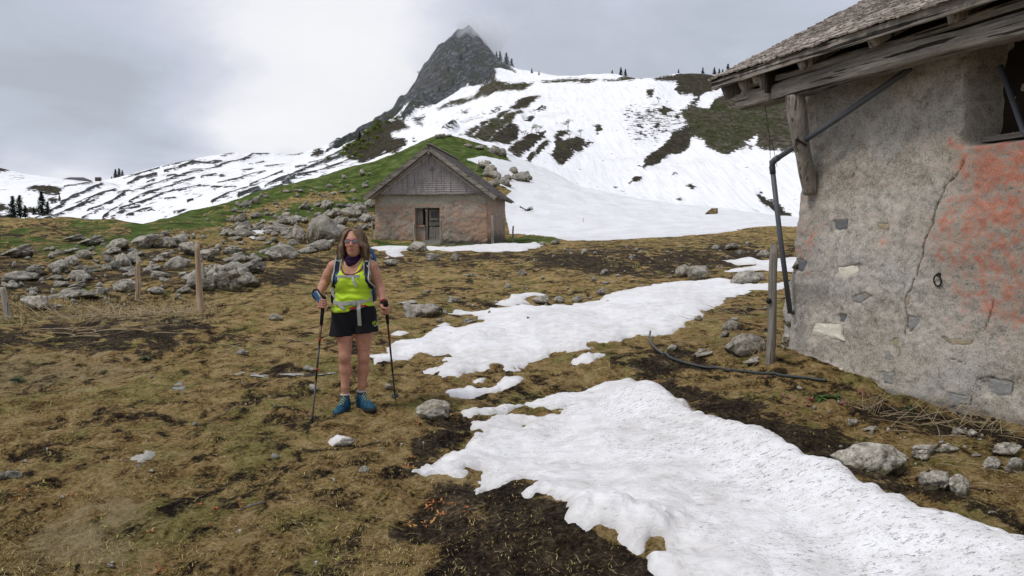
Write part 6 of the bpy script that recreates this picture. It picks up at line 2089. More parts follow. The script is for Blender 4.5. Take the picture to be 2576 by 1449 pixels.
# head
hc = K(600, 300, 0.0)
hd = Field(hc - np.array((0.12, 0.16, 0.17)), hc + np.array((0.12, 0.14, 0.15)), 0.004)
hd.ell(hc + (0, 0.02, 0.035), (0.074, 0.094, 0.092), 0.03)
hd.ell(hc + (0, -0.020, -0.030), (0.060, 0.068, 0.085), 0.03)
hd.ell(hc + (0, -0.052, -0.088), (0.030, 0.026, 0.026), 0.03)
hd.ell(hc + (0, -0.066, 0.036), (0.050, 0.020, 0.022), 0.025)
hd.cone(hc + (0, -0.082, 0.020), hc + (0, -0.108, -0.012), 0.008, 0.0125, 0.015)
for s_ in (-1, 1):
    hd.ell(hc + (s_ * 0.013, -0.096, -0.015), (0.010, 0.010, 0.008), 0.008)
    hd.ell(hc + (s_ * 0.036, -0.062, -0.012), (0.024, 0.020, 0.022), 0.02)
    hd.ell(hc + (s_ * 0.072, 0.01, 0.0), (0.012, 0.018, 0.03), 0.01)
hd.cone(hc + (-0.021, -0.079, -0.050), hc + (0.021, -0.079, -0.050), 0.0058, 0.0058, 0.008)
hd.cone(hc + (-0.018, -0.077, -0.063), hc + (0.018, -0.077, -0.063), 0.0068, 0.0068, 0.008)
hd.cone(hc + (0, 0.02, -0.07), hc + (0, 0.045, -0.16), 0.054, 0.058, 0.03)
P2, F2 = hd.mesh('head')
P2 = relax(P2, F2, 1)
lip2 = np.clip(1.4 - np.hypot((P2[:, 0] - hc[0]) / 0.024, (P2[:, 2] - hc[2] + 0.0565) / 0.011) , 0, 0.8) * (P2[:, 1] < hc[1] - 0.06)


# fists closed round the pole grips
def fist(c, axis, side, wrist, r0=0.0185, phone=False):
    """c: centre of the grip, axis: unit vector up along the pole, side: +1 if the palm lies on +x"""
    f = Field(np.minimum(c, wrist) - 0.085, np.maximum(c, wrist) + 0.085, 0.0034)
    axis = axis / np.linalg.norm(axis)
    e1 = np.cross(axis, (0, 1, 0.0)); e1 /= np.linalg.norm(e1)      # sideways
    if e1[0] * side < 0:
        e1 = -e1
    e2 = np.cross(axis, e1)
    if e2[1] > 0:
        e2 = -e2                                                     # towards the viewer
    def on(a, h, r_):
        return c + axis * h + e1 * math.cos(a) * r_ + e2 * math.sin(a) * r_
    for i, (h, L_) in enumerate(((0.030, 0.95), (0.010, 1.0), (-0.010, 0.96), (-0.029, 0.84))):
        r_ = r0 + 0.010
        a0, a1 = -0.55, -0.55 + 3.75 * L_
        aa = np.linspace(a0, a1, 6)
        pts = [on(a, h - 0.004 * k / 5, r_ + (0.009 if k < 3 else 0.0) * (1 - k / 5)) for k, a in enumerate(aa)]
        f.chain(pts, [0.0108, 0.0102, 0.0098, 0.0094, 0.0088, 0.0078], 0.004)
    pc_ = on(-0.55, 0.0, r0 + 0.022)
    kn_ = on(-0.1, 0.0, r0 + 0.016)
    f.cone(on(-0.3, 0.026, r0 + 0.018), on(-0.3, -0.026, r0 + 0.018), 0.014, 0.012, 0.012)
    mid = pc_ * 0.55 + wrist * 0.45
    f.cone(on(-0.7, 0.020, r0 + 0.020), mid + axis * 0.008, 0.0175, 0.020, 0.02)
    f.cone(on(-0.7, -0.018, r0 + 0.020), mid - axis * 0.008, 0.0165, 0.019, 0.02)
    f.cone(mid, wrist, 0.024, 0.026, 0.02)
    # thumb leaves the side of the palm and lies over the grip
    t0 = on(-1.0, 0.028, r0 + 0.020)
    f.chain([mid * .5 + t0 * .5, t0, on(-1.9, 0.040, r0 + 0.013), on(-2.7, 0.038, r0 + 0.010)] if not phone else [mid * .5 + t0 * .5, t0, on(0.6, 0.050, r0 + 0.02), on(1.1, 0.055, r0 + 0.022)], [0.015, 0.0125, 0.0108, 0.0088], 0.008)
    # nails stay smooth: knuckle creases only through the bends
    P, F = f.mesh('hand')
    return relax(P, F, 1, 0.4), F


GL0, GR0 = J(200, 508, -0.20), J(604, 540, -0.13)
tipL = hit(784.8, 1064) - ROOT
tipR = hit(994.6, 1006) - ROOT
axL, axR = (GL0 - tipL), (GR0 - tipR)
axL /= np.linalg.norm(axL)
axR /= np.linalg.norm(axR)
hcL, hcR = GL0 - axL * 0.065, GR0 - axR * 0.085
P3, F3 = fist(hcL, axL, -1, WRL, phone=True)
P4, F4 = fist(hcR, axR, -1, WRR)
Vs, Fs, lip, o_ = [], [], [], 0
for P, F, l_ in ((P1, F1, None), (P2, F2, lip2), (P3, F3, None), (P4, F4, None)):
    Vs.append(P); Fs.append(F + o_); o_ += len(P)
    lip.append(np.zeros(len(P)) if l_ is None else l_.astype(float))
me = mesh_np('body', np.concatenate(Vs), np.concatenate(Fs))
set_attr(me, 'lip', np.concatenate(lip))
obj('body', me, M_SKIN, person)

# ---- tank top
M_LIME = material('lime_jersey', lambda t, b: (
    t.put(b.inputs['Base Color'], t.mix(t.noise(30, 4, 0.6, t.coord()), (0.42, 0.62, 0.022), (0.51, 0.72, 0.04))), t.put(b.inputs['Roughness'], 0.75), t.put(b.inputs['Specular IOR Level'], 0.2), t.put(b.inputs['Sheen Weight'], 0.1),
    t.put(b.inputs['Normal'], t.bump(t.math('ADD', t.noise(1.0, 4, 0.5, t.mapping(t.coord(), scale=(9, 9, 34)), 1.2), t.math('MULTIPLY', t.noise(240, 2, 0.5, t.coord()), 0.15)), 0.45, 0.02))))
X_, Y_, Z_ = tor.grid()
off = 0.013 + 0.006 * np.sin(Z_ * 95 + 6 * X_ + 3 * vn3(np.stack([X_ * 14, Y_ * 14, Z_ * 9], -1), 3)) * smoothstep(zf(400), zf(480), Z_) + 0.014 * smoothstep(zf(540), zf(610), Z_)
shell = tor.v - off
hem = np.interp(X_, [-0.2, -0.02, 0.03, 0.10, 0.2], [zf(618), zf(603), zf(570), zf(562), zf(578)])
neck = np.where(Y_ < 0.06, zf(362) + 1.9 * np.maximum(np.abs(X_ - xc) - 0.035, 0) ** 1.12 * 1.6, zf(315) + 0 * X_)
neck = np.maximum(neck, 0)
arm = np.where(Z_ > zf(400), np.abs(X_ - xc) - (0.118 + 0.9 * np.maximum(zf(365) - Z_, 0)), -1.0)
shell = np.maximum.reduce([shell, hem - Z_, np.minimum(Z_ - neck, 9), arm])
Pt, Ft = tor.mesh('top', shell.astype(np.float32))
top_o = obj('tank_top', mesh_np('tank_top', relax(Pt, Ft, 2), Ft), M_LIME, person)
M_MAG = plain('magenta_trim', (0.20, 0.012, 0.06), 0.7)


def ribbon(pts, width, thick, mat, name, parent, n=24, flat=True, wdir=None):
    pts = np.array(pts, float)
    t_ = np.linspace(0, len(pts) - 1, n)
    C = np.stack([np.interp(t_, np.arange(len(pts)), pts[:, k]) for k in range(3)], 1)
    for _ in range(2):
        C[1:-1] = 0.25 * C[:-2] + 0.5 * C[1:-1] + 0.25 * C[2:]
    T = np.gradient(C, axis=0)
    T /= np.linalg.norm(T, axis=1, keepdims=True) + 1e-12
    nrm = np.tile(np.array((0, -1.0, 0)), (n, 1)) if wdir is None else np.tile(np.array(wdir, float), (n, 1))
    W_ = np.cross(T, nrm)
    W_ /= np.linalg.norm(W_, axis=1, keepdims=True) + 1e-12
    nrm = np.cross(W_, T)
    wd = np.broadcast_to(np.array(width, float), (n,)) if np.ndim(width) == 0 else np.interp(np.linspace(0, 1, n), np.linspace(0, 1, len(width)), width)
    V, F = [], []
    for i in range(n):
        for a, b in ((-1, -1), (1, -1), (1, 1), (-1, 1)):
            V.append(C[i] + W_[i] * a * wd[i] / 2 + nrm[i] * b * thick / 2)
    for i in range(n - 1):
        for j in range(4):
            k = (j + 1) % 4
            F.append((4 * i + j, 4 * i + k, 4 * i + 4 + k, 4 * i + 4 + j))
    F += [(3, 2, 1, 0), tuple(4 * (n - 1) + j for j in range(4))]
    return MB().add(V, F).build(name, mat, parent)


def on_body(pts, off=0.018, fld=tor):
    return [(p[0], fld.front(p[0], p[2], 0.013) - off, p[2]) for p in pts]


tr = [K(*q) for q in ((447, 590), (465, 640), (500, 705), (560, 722), (630, 722), (690, 690), (735, 640), (750, 590))]
ribbon(on_body(tr, 0.004), 0.016, 0.006, M_MAG, 'neck_trim', top_o)
tr = [K(*q) for q in ((590, 1165), (640, 1160), (720, 1140), (800, 1128))]
ribbon(on_body(tr, 0.016), 0.014, 0.006, plain('red_waistband', (0.40, 0.018, 0.05), 0.7), 'waistband', top_o)
# ---- shorts
shf = Field((-0.30, -0.22, 0.60), (0.32, 0.26, 1.08), 0.008)
shf.ell((xc, 0.035, zf(620)), (0.192, 0.138, 0.16), 0.04)
shf.cone((xc, 0.03, zf(560)), (xc, 0.03, zf(600)), 0.12, 0.12, 0.05, (1.25, 0.95, 1))
for hp, s_ in ((HIPL, -1), (HIPR, 1)):
    shf.cone(hp + np.array((0, 0, -0.02)), np.array((hp[0] + s_ * 0.018, hp[1] - 0.01, zf(790))), 0.108, 0.118, 0.03)
X_, Y_, Z_ = shf.grid()
hem = np.where(X_ < xc + 0.004, zf(762) + 0.05 * (X_ - xc), zf(750) + 0.10 * np.maximum(X_ - xc - 0.05, 0))
fold = 0.006 * np.sin(np.arctan2(Y_ - 0.03, X_ - np.where(X_ < xc, HIPL[0], HIPR[0])) * 7 + Z_ * 12) * smoothstep(zf(640), zf(760), Z_)
sv = np.maximum.reduce([shf.v - fold, hem - Z_, Z_ - zf(566)])
Ps, Fsx = shf.mesh('shorts', sv.astype(np.float32))
M_SHORT = plain('black_cloth', (0.010, 0.0105, 0.013), 0.85, 0.2, var=0.35, scale=35, bumps=0.3)
sho = obj('shorts', mesh_np('shorts', relax(Ps, Fsx, 2), Fsx), M_SHORT, person)
M_YEL = plain('lime_print', (0.40, 0.62, 0.02), 0.7)
M_WHT = plain('white_print', (0.7, 0.7, 0.7), 0.7)
for k, (x0, y0, x1, y1) in enumerate(((880, 1355, 886, 1395), (893, 1350, 905, 1392), (905, 1348, 922, 1375), (915, 1375, 928, 1392))):
    ribbon(on_body([K(x0, y0), K(x1, y1)], 0.004, shf), 0.0055, 0.003, M_YEL, 'print_stroke', sho, 4)
ribbon(on_body([K(895, 1415), K(930, 1398)], 0.004, shf), 0.004, 0.003, M_WHT, 'print_stroke', sho, 4)
# ---- scarf
scf = Field(K(600, 560, 0) - np.array((0.13, 0.2, 0.16)), K(600, 560, 0) + np.array((0.13, 0.22, 0.14)), 0.005)
nc = np.array((xc, 0.03, 0))
for q, (zz, r_, rad, sag) in enumerate(((K(0, 520)[2], 0.056, 0.017, 0.012), (K(0, 550)[2], 0.060, 0.018, 0.022), (K(0, 580)[2], 0.060, 0.017, 0.034), (K(0, 600)[2], 0.052, 0.013, 0.036))):
    th_ = np.linspace(0, 2 * math.pi, 25)
    ring = [(nc[0] + r_ * math.sin(a) * 1.0, 0.030 - r_ * 1.05 * math.cos(a) - 0.012 * q * max(math.cos(a), 0), zz - sag * max(math.cos(a), -0.2) + 0.05 + 0.006 * math.sin(a * 3 + q * 2)) for a in th_]
    scf.chain(ring, [rad * (1 + 0.15 * math.sin(3 * a + q)) for a in th_], 0.006)
Pc, Fc = scf.mesh('scarf')
M_SCARF = plain('purple_scarf', (0.022, 0.008, 0.030), 0.85, 0.15, var=0.5, scale=40, bumps=0.5)
obj('neck_scarf', mesh_np('neck_scarf', relax(Pc, Fc, 1), Fc), M_SCARF, person)

# ---- hair: a shell over the skull with curtains to the shoulders, plus loose strands
hf = Field(hc - np.array((0.21, 0.16, 0.25)), hc + np.array((0.21, 0.20, 0.17)), 0.0055)
hf.ell(hc + (0, 0.030, 0.045), (0.094, 0.108, 0.100), 0.03)
for s_ in (-1, 1):
    top_ = hc + (s_ * 0.062, 0.0, 0.075)
    midp = hc + (s_ * 0.098 + 0.012 * (s_ > 0), 0.005, -0.03)
    low = hc + (s_ * 0.112 + 0.012 * (s_ > 0), 0.015, -0.155)
    hf.cone(top_, midp, 0.040, 0.034, 0.03, (0.8, 1.5, 1))
    hf.cone(midp, low, 0.034, 0.026, 0.03, (0.95, 1.9, 1))
    hf.cone(hc + (s_ * 0.05, 0.06, 0), hc + (s_ * 0.06, 0.06, -0.165), 0.05, 0.04, 0.03)
hf.cone(hc + (0.035, -0.055, 0.105), hc + (0.082, -0.060, -0.01), 0.020, 0.018, 0.025)
X_, Y_, Z_ = hf.grid()
fx = (X_ - hc[0] + 0.012) / (0.068 - 0.10 * np.maximum(Z_ - hc[2] - 0.03, 0)); fz = (Z_ - hc[2] + 0.045) / 0.165
face = np.minimum(1 - np.sqrt(fx * fx + fz * fz), (hc[1] + 0.005 - Y_) * 12) * 0.055
hv = np.maximum(hf.v + 0.0016 * np.sin((X_ - hc[0]) * 520 + 9 * fbm3(np.stack([X_ * 9, Y_ * 9, Z_ * 5], -1), 2, 5)), face)
Ph, Fh = hf.mesh('hair', hv.astype(np.float32))


def m_hair(t, b):
    p = t.coord()
    n = t.noise(1.0, 5, 0.7, t.mapping(p, scale=(230, 170, 8)), 0.3)
    c = t.ramp(n, [(0.3, (0.055, 0.033, 0.019)), (0.46, (0.145, 0.092, 0.054)), (0.56, (0.235, 0.158, 0.10)), (0.7, (0.37, 0.285, 0.205))])
    t.put(b.inputs['Base Color'], c)
    b.inputs['Roughness'].default_value = 0.55
    b.inputs['Specular IOR Level'].default_value = 0.3
    t.put(b.inputs['Normal'], t.bump(n, 0.8, 0.01))


M_HAIR = material('hair', m_hair)
hair_o = obj('hair', mesh_np('hair', relax(Ph, Fh, 1), Fh), M_HAIR, person)
sb = MB()
for k in range(1500):
    s_ = random.choice((-1, 1))
    a = random.uniform(-0.9, 1.3)
    r_ = random.uniform(0.92, 1.06)
    p0 = hc + np.array((s_ * 0.02 * random.random(), 0.03 - 0.06 * math.cos(a), 0.145))
    ex = s_ * (0.088 + 0.035 * random.random())
    yy = 0.02 - 0.075 * math.cos(a) * (0.7 if s_ < 0 else 1)
    pts = []
    L_ = random.uniform(0.75, 1.07)
    wv = random.uniform(-0.012, 0.012)
    for t_ in np.linspace(0, 1, 8):
        x_ = ex * min(1.0, 1.75 * t_ ** 0.62) * r_ + wv * math.sin(t_ * 5 + k)
        z_ = 0.148 - 0.03 * t_ - 0.285 * L_ * max(t_ - 0.10, 0) / 0.9
        y_ = yy * min(1, 2.2 * t_ ** 0.7) + 0.015 * t_
        pts.append(hc + np.array((x_ * (1.12 if t_ > 0.6 else 1.0), y_, z_)))
    if s_ < 0 and pts[4][1] < hc[1] - 0.03:
        continue
    sb.tube(pts, [0.0006] * 7 + [0.0003], 3, cap=False)
sb.build('loose_strands', M_HAIR, hair_o, True)
# ---- sunglasses
M_FRAME = plain('magenta_frame', (0.24, 0.012, 0.07), 0.35, 0.5)
M_LENS = plain('mirror_lens', (0.16, 0.165, 0.18), 0.16, 0.9, metal=0.35)
sg_ = empty('sunglasses', (0, 0, 0)); sg_.parent = person
for s_ in (-1, 1):
    ce = hc + np.array((s_ * 0.034, -0.092, 0.020))
    ring, lens = [], []
    for a in np.linspace(0, 2 * math.pi, 21):
        dx, dz = 0.031 * math.cos(a), 0.0175 * math.sin(a) - (0.004 * abs(math.cos(a)) if math.sin(a) < 0 else 0)
        w_ = abs(s_ * 0.034 + dx)
        ring.append(ce + np.array((dx, 5.5 * w_ * w_, dz + 0.08 * s_ * dx)))
    MB().tube(ring, 0.0026, 6, cap=False).build('rim', M_FRAME, sg_, True)
    V = ring[:-1] + [ce + np.array((0, 5.5 * 0.034 ** 2 - 0.003, 0))]
    MB().add(V, [(i, (i + 1) % 20, 20) for i in range(20)]).build('lens', M_LENS, sg_, True)
    MB().tube([hc + np.array((s_ * 0.064, -0.072, 0.024)), hc + np.array((s_ * 0.074, -0.03, 0.022)), hc + np.array((s_ * 0.076, 0.02, 0.018))], 0.0032, 6).build('temple', M_FRAME, sg_, True)
MB().tube([hc + np.array((-0.010, -0.094, 0.022)), hc + np.array((0, -0.096, 0.026)), hc + np.array((0.010, -0.094, 0.022))], 0.003, 6).build('bridge', M_FRAME, sg_, True)
MB().box(hc + np.array((0.002, -0.0815, -0.0565)), (0.026, 0.006, 0.0045)).build('teeth', plain('teeth', (0.55, 0.50, 0.42), 0.4), person)

# ---- socks and trail shoes
M_SOCK = plain('dark_sock', (0.030, 0.030, 0.034), 0.9)
M_CUFF = plain('pale_cuff', (0.42, 0.42, 0.42), 0.9)
M_SHOE = material('blue_shoe', lambda t, b: (t.put(b.inputs['Base Color'], t.mix(t.mapr(t.noise(26, 4, 0.6, t.coord()), 0.45, 0.6), (0.006, 0.040, 0.075), (0.015, 0.095, 0.145))), t.put(b.inputs['Roughness'], 0.65), t.put(b.inputs['Normal'], t.bump(t.noise(90, 2, 0.5, t.coord()), 0.3, 0.006))))
M_SOLE = plain('dark_sole', (0.022, 0.022, 0.024), 0.8)
M_LACE = plain('lace', (0.38, 0.40, 0.22), 0.8)
for an, solepx, dirv, lab in ((ANL, (318, 1296), (-0.16, -0.98), 'l'), (ANR, (470, 1262), (0.66, -0.75), 'r')):
    g = hit(737.9 + solepx[0] * .38427, 550.06 + solepx[1] * .38427)
    dv = np.array((dirv[0], dirv[1], 0.0)); dv /= np.linalg.norm(dv)
    sd = np.array((-dv[1], dv[0], 0.0))
    heel = np.array((an[0], an[1], 0.0)) - dv * 0.045
    zb = float(gz(ROOT[0] + heel[0] + dv[0] * 0.13, ROOT[1] + heel[1] + dv[1] * 0.13)) - ROOT[2] - 0.004
    RM = np.stack([sd, dv, np.array((0, 0, 1.0))], 1)

    def S(u, v, w_):
        return heel + sd * u + dv * v + np.array((0, 0, zb + w_))
    f = Field(S(0, 0.1, 0.05) - 0.22, S(0, 0.1, 0.05) + 0.22, 0.005)
    f.ell(S(0, 0.03, 0.055), (0.037, 0.045, 0.05), 0.03, RM)
    f.cone(S(0, 0.03, 0.06), S(0, 0.05, 0.115), 0.038, 0.041, 0.03)
    f.ell(S(0, 0.11, 0.045), (0.042, 0.09, 0.042), 0.03, RM)
    f.ell(S(0.0, 0.195, 0.036), (0.047, 0.07, 0.033), 0.03, RM)
    f.cone(S(0, 0.06, 0.10), S(0, 0.16, 0.05), 0.036, 0.030, 0.03)
    X_, Y_, Z_ = f.grid()
    v_ = np.maximum(f.v, (zb + 0.016) - Z_)
    ins_ = np.sqrt((X_ - an[0]) ** 2 + (Y_ - an[1]) ** 2) - 0.030
    v_ = np.maximum(v_, np.where(Z_ > zb + 0.10, -ins_, -1)).astype(np.float32)
    Pq, Fq = f.mesh('shoe', v_)
    so = obj('shoe', mesh_np('shoe', relax(Pq, Fq, 1), Fq), M_SHOE, person)
    f = Field(S(0, 0.1, 0.02) - 0.2, S(0, 0.1, 0.02) + 0.2, 0.005)
    f.ell(S(0, 0.035, 0.01), (0.040, 0.058, 0.05), 0.03, RM)
    f.ell(S(0, 0.12, 0.01), (0.043, 0.10, 0.05), 0.03, RM)
    f.ell(S(0, 0.195, 0.012), (0.051, 0.076, 0.05), 0.03, RM)
    X_, Y_, Z_ = f.grid()
    v_ = np.maximum.reduce([f.v, Z_ - (zb + 0.024 + 0.004 * np.sin(Y_ * 200)), (zb + 0.0) - Z_]).astype(np.float32)
    Pq, Fq = f.mesh('sole', v_)
    obj('sole', mesh_np('sole', Pq, Fq), M_SOLE, so)
    f = Field(S(0, 0.22, 0.03) - 0.08, S(0, 0.22, 0.03) + 0.08, 0.005)
    f.ell(S(0, 0.222, 0.022), (0.044, 0.052, 0.026), 0.02, RM)
    Pq, Fq = f.mesh('toe_cap')
    obj('toe_cap', mesh_np('toe_cap', Pq, Fq), M_SOLE, so)
    lb_ = MB()
    for k in range(5):
        v0, w0 = 0.075 + 0.022 * k, 0.138 - 0.0145 * k
        lb_.tube([S(-0.024, v0 + 0.004, w0 - 0.016), S(0, v0 + 0.012, w0 + 0.004), S(0.024, v0 + 0.020, w0 - 0.018)], 0.0028, 5)
        lb_.tube([S(0.024, v0 + 0.004, w0 - 0.016), S(0, v0 + 0.012, w0 + 0.005), S(-0.024, v0 + 0.020, w0 - 0.018)], 0.0028, 5)
    lb_.build('laces', M_LACE, so, True)
    st_ = MB()
    for s_ in (-1, 1):
        st_.tube([S(s_ * 0.040, 0.10, 0.035), S(s_ * 0.036, 0.115, 0.065), S(s_ * 0.024, 0.125, 0.088)], 0.004, 5)
        st_.tube([S(s_ * 0.044, 0.155, 0.032), S(s_ * 0.036, 0.148, 0.060), S(s_ * 0.022, 0.145, 0.075)], 0.004, 5)
    st_.build('shoe_overlay', plain('teal_overlay', (0.05, 0.26, 0.32), 0.6) if not bpy.data.materials.get('teal_overlay') else bpy.data.materials['teal_overlay'], so, True)
    sk = MB()
    a_ = an
    sk.tube([np.array((a_[0], a_[1] - .002, zb + 0.07)), np.array((a_[0], a_[1] - .002, zb + 0.125)), np.array((a_[0], a_[1] - 0.001, zb + 0.158))], [0.040, 0.0385, 0.041], 20)
    sk_o = sk.build('sock', M_SOCK, person, True)
    MB().tube([np.array((a_[0], a_[1] - 0.001, zb + 0.150)), np.array((a_[0], a_[1] - 0.001, zb + 0.162))], [0.0418, 0.0422], 20).build('cuff', M_CUFF, sk_o, True)

# ------------------------------------------------------------------ backpack
pack = empty('backpack', tuple(ROOT))
tag(pack, 'navy and blue hiking backpack with pale grey straps worn by the hiker', 'backpack')
M_BLUE = plain('blue_nylon', (0.012, 0.065, 0.15), 0.7, 0.25, var=0.3, scale=18)
M_NAVY = plain('navy_nylon', (0.012, 0.018, 0.032), 0.75, 0.2, var=0.3, scale=30)
M_GREYW = plain('pale_webbing', (0.37, 0.385, 0.355), 0.8, 0.2, var=0.12, scale=60)
f = Field((-0.32, 0.05, 0.80), (0.30, 0.46, 1.50), 0.009)
f.rbox((xc - 0.012, 0.225, 1.17), (0.36, 0.17, 0.44), 0.06, 0.04)
f.rbox((xc - 0.012, 0.245, 1.38), (0.30, 0.20, 0.12), 0.05, 0.05)
f.rbox((xc - 0.012, 0.33, 1.12), (0.25, 0.08, 0.30), 0.035, 0.03)
Pq, Fq = f.mesh('pack')
obj('pack_bag', mesh_np('pack_bag', relax(Pq, Fq, 1), Fq), M_BLUE, pack)
f = Field((-0.32, -0.02, 0.85), (0.30, 0.3, 1.25), 0.008)
f.rbox((xc - 0.165, 0.11, K(0, 1060)[2]), (0.09, 0.17, 0.10), 0.03, 0.03)
Pq, Fq = f.mesh('hip')
obj('hip_fin', mesh_np('hip_fin', relax(Pq, Fq, 1), Fq), M_NAVY, pack)
f = Field((-0.32, -0.02, 0.85), (0.30, 0.3, 1.25), 0.008)
f.rbox((xc + 0.150, 0.11, K(0, 1045)[2]), (0.07, 0.17, 0.09), 0.03, 0.03)
Pq, Fq = f.mesh('hip')
obj('hip_fin', mesh_np('hip_fin', relax(Pq, Fq, 1), Fq), M_NAVY, pack)
for nm, pts, wd in (('l', ((415, 478), (408, 530), (402, 600), (398, 680), (395, 750), (400, 815)), 0.050), ('r', ((785, 488), (790, 540), (790, 620), (792, 700), (800, 770), (812, 815)), 0.044)):
    P = [K(*q) for q in pts]
    P = [(p[0], min(tor.front(p[0], p[2], 0.013), bod.front(p[0], p[2], 0.0, y1=0.2)) - 0.012, p[2]) for p in P]
    s_ = -1 if nm == 'l' else 1
    P = [(P[0][0] + 0.0 * s_, 0.12, P[0][2] - 0.005), (P[0][0], 0.06, P[0][2] + 0.032)] + P + [(P[-1][0] + s_ * 0.035, P[-1][1] + 0.10, P[-1][2] - 0.05)]
    so = ribbon(P, wd, 0.014, M_NAVY, 'shoulder_strap', pack, 30)
    for e in (-1, 1):
        Q = [(p[0] + e * wd * 0.5, p[1] - 0.008, p[2]) for p in P]
        ribbon(Q, 0.010, 0.008, M_GREYW, 'strap_edging', so, 30)
    if nm == 'l':
        ribbon([(p[0] + 0.006, p[1] - 0.010, p[2]) for p in P[5:]], 0.016, 0.004, M_BLUE, 'strap_inlay', so, 12)
        MB().tube([K(400, 545, -0.13) + (0, 0, 0), K(425, 550, -0.13), K(432, 585, -0.13), K(415, 590, -0.13)], 0.004, 6).build('strap_hook', M_GREYW, so)
    else:
        # embroidered mark on the strap and a hydration tube looped beside it
        q0 = [K(772, 545), K(775, 530), K(784, 540), K(794, 524), K(800, 540)]
        q0 = [(p[0], P[3][1] - 0.016, p[2]) for p in q0]
        MB().tube(q0, 0.0016, 5).build('strap_mark', M_WHT, so)
        q0 = [K(*q) for q in ((800, 590), (830, 640), (850, 720), (850, 780), (820, 805), (790, 790))]
        MB().tube([(p[0], P[4][1] - 0.018, p[2]) for p in q0], 0.0045, 6).build('looped_cord', M_GREYW, so, True)
    MB().box((P[3][0], P[3][1] - 0.012, P[3][2]), (0.03, 0.008, 0.010)).build('ladder_lock', M_GREYW, so)
cs = ribbon(on_body([K(*q) for q in ((392, 733), (450, 738), (560, 740), (680, 735), (800, 725))], 0.013), 0.021, 0.005, M_GREYW, 'chest_strap', pack)
ribbon(on_body([K(632, 742), K(655, 800), K(684, 868)], 0.018), 0.022, 0.004, M_GREYW, 'strap_tail', cs)
b_ = MB()
c0 = on_body([K(702, 735)], 0.022)[0]
b_.box(c0, (0.042, 0.010, 0.024))
b_.build('chest_buckle', plain('buckle_plastic', (0.30, 0.315, 0.30), 0.5), cs)
wb = ribbon(on_body([K(*q) for q in ((340, 1082), (400, 1092), (500, 1102), (620, 1092), (740, 1078), (835, 1050))], 0.020), 0.032, 0.006, M_GREYW, 'waist_belt', pack)
b_ = MB()
c0 = on_body([K(632, 1090)], 0.030)[0]
b_.box(c0, (0.060, 0.012, 0.032)).box((c0[0] - 0.012, c0[1] - 0.006, c0[2]), (0.02, 0.01, 0.016))
b_.build('waist_buckle', bpy.data.materials['buckle_plastic'], wb)
pa = on_body([K(705, 1082), K(715, 1120)], 0.030)
ribbon(pa + [(K(718, 1180)[0], min(shf.front(K(718, 1180)[0], K(718, 1180)[2]), pa[-1][1]) - 0.012, K(718, 1180)[2]), (K(716, 1400)[0], shf.front(K(716, 1400)[0], K(716, 1400)[2]) - 0.014, K(716, 1400)[2])], 0.032, 0.004, M_GREYW, 'belt_tail', wb)
ribbon(on_body([K(440, 1110), K(470, 1135), K(515, 1160), K(518, 1185)], 0.026), 0.024, 0.004, M_GREYW, 'belt_tail', wb)
q0 = [K(380, 790), K(355, 870), K(332, 935), K(335, 985), K(365, 1020), (K(405, 1060))]
ribbon([(p[0], -0.035 - 0.02 * i / 5, p[2]) for i, p in enumerate(q0)], 0.022, 0.004, M_GREYW, 'side_strap', pack)
ribbon([(p[0], 0.0, p[2]) for p in (K(820, 930), K(845, 1000), K(858, 1090))], 0.012, 0.004, M_GREYW, 'side_strap', pack)

# ------------------------------------------------------------------ trekking poles, phone, wristband
M_FOAM = plain('black_foam', (0.010, 0.010, 0.011), 0.9)
M_SHAFT = plain('dark_shaft', (0.018, 0.014, 0.013), 0.4, 0.5)
M_COPPER = plain('bronze_shaft', (0.10, 0.045, 0.025), 0.4, 0.5, metal=0.3)
M_REDC = plain('red_clamp', (0.30, 0.03, 0.015), 0.5)


def pole(top, tip, label, loop):
    L_ = np.linalg.norm(top - tip)
    o = empty('trekking_pole', tuple(ROOT + tip))
    tag(o, label, 'trekking pole', 'trekking poles')
    ax = (top - tip) / L_
    at_ = lambda h: ax * h
    MB().tube([at_(L_ + 0.006), at_(L_ - 0.006), at_(L_ - 0.03), at_(L_ - 0.06), at_(L_ - 0.09), at_(L_ - 0.13), at_(L_ - 0.14), at_(L_ - 0.25)], [0.010, 0.0215, 0.0200, 0.0165, 0.0175, 0.0165, 0.0155, 0.0140], 14).build('grip', M_FOAM, o, True)
    MB().tube([at_(L_ - 0.24), at_(L_ - 0.42)], 0.0095, 10).build('upper_shaft', M_COPPER, o, True)
    MB().tube([at_(L_ - 0.42), at_(0.36)], [0.0092, 0.0085], 10).build('middle_shaft', M_SHAFT, o, True)
    MB().tube([at_(0.38), at_(0.06), at_(0.035), at_(-0.02)], [0.0072, 0.0068, 0.0085, 0.003], 10).build('lower_shaft', M_SHAFT, o, True)
    for h in (0.40 * L_ + 0.02, 0.655 * L_):
        MB().tube([at_(h - 0.012), at_(h + 0.012)], 0.0125, 10).build('clamp', M_REDC, o, True)
    th_ = np.linspace(0, 2 * math.pi, 17)
    bk = MB()
    bk.tube([at_(0.052), at_(0.058), at_(0.064)], [0.034, 0.036, 0.010], 18)
    bk.build('basket', plain('grey_basket', (0.035, 0.036, 0.040), 0.6) if not bpy.data.materials.get('grey_basket') else bpy.data.materials['grey_basket'], o, True)
    ribbon([p - tip for p in loop], 0.018, 0.003, M_FOAM, 'wrist_strap', o, 30, wdir=(0.5, -0.6, 0.3))
    return o


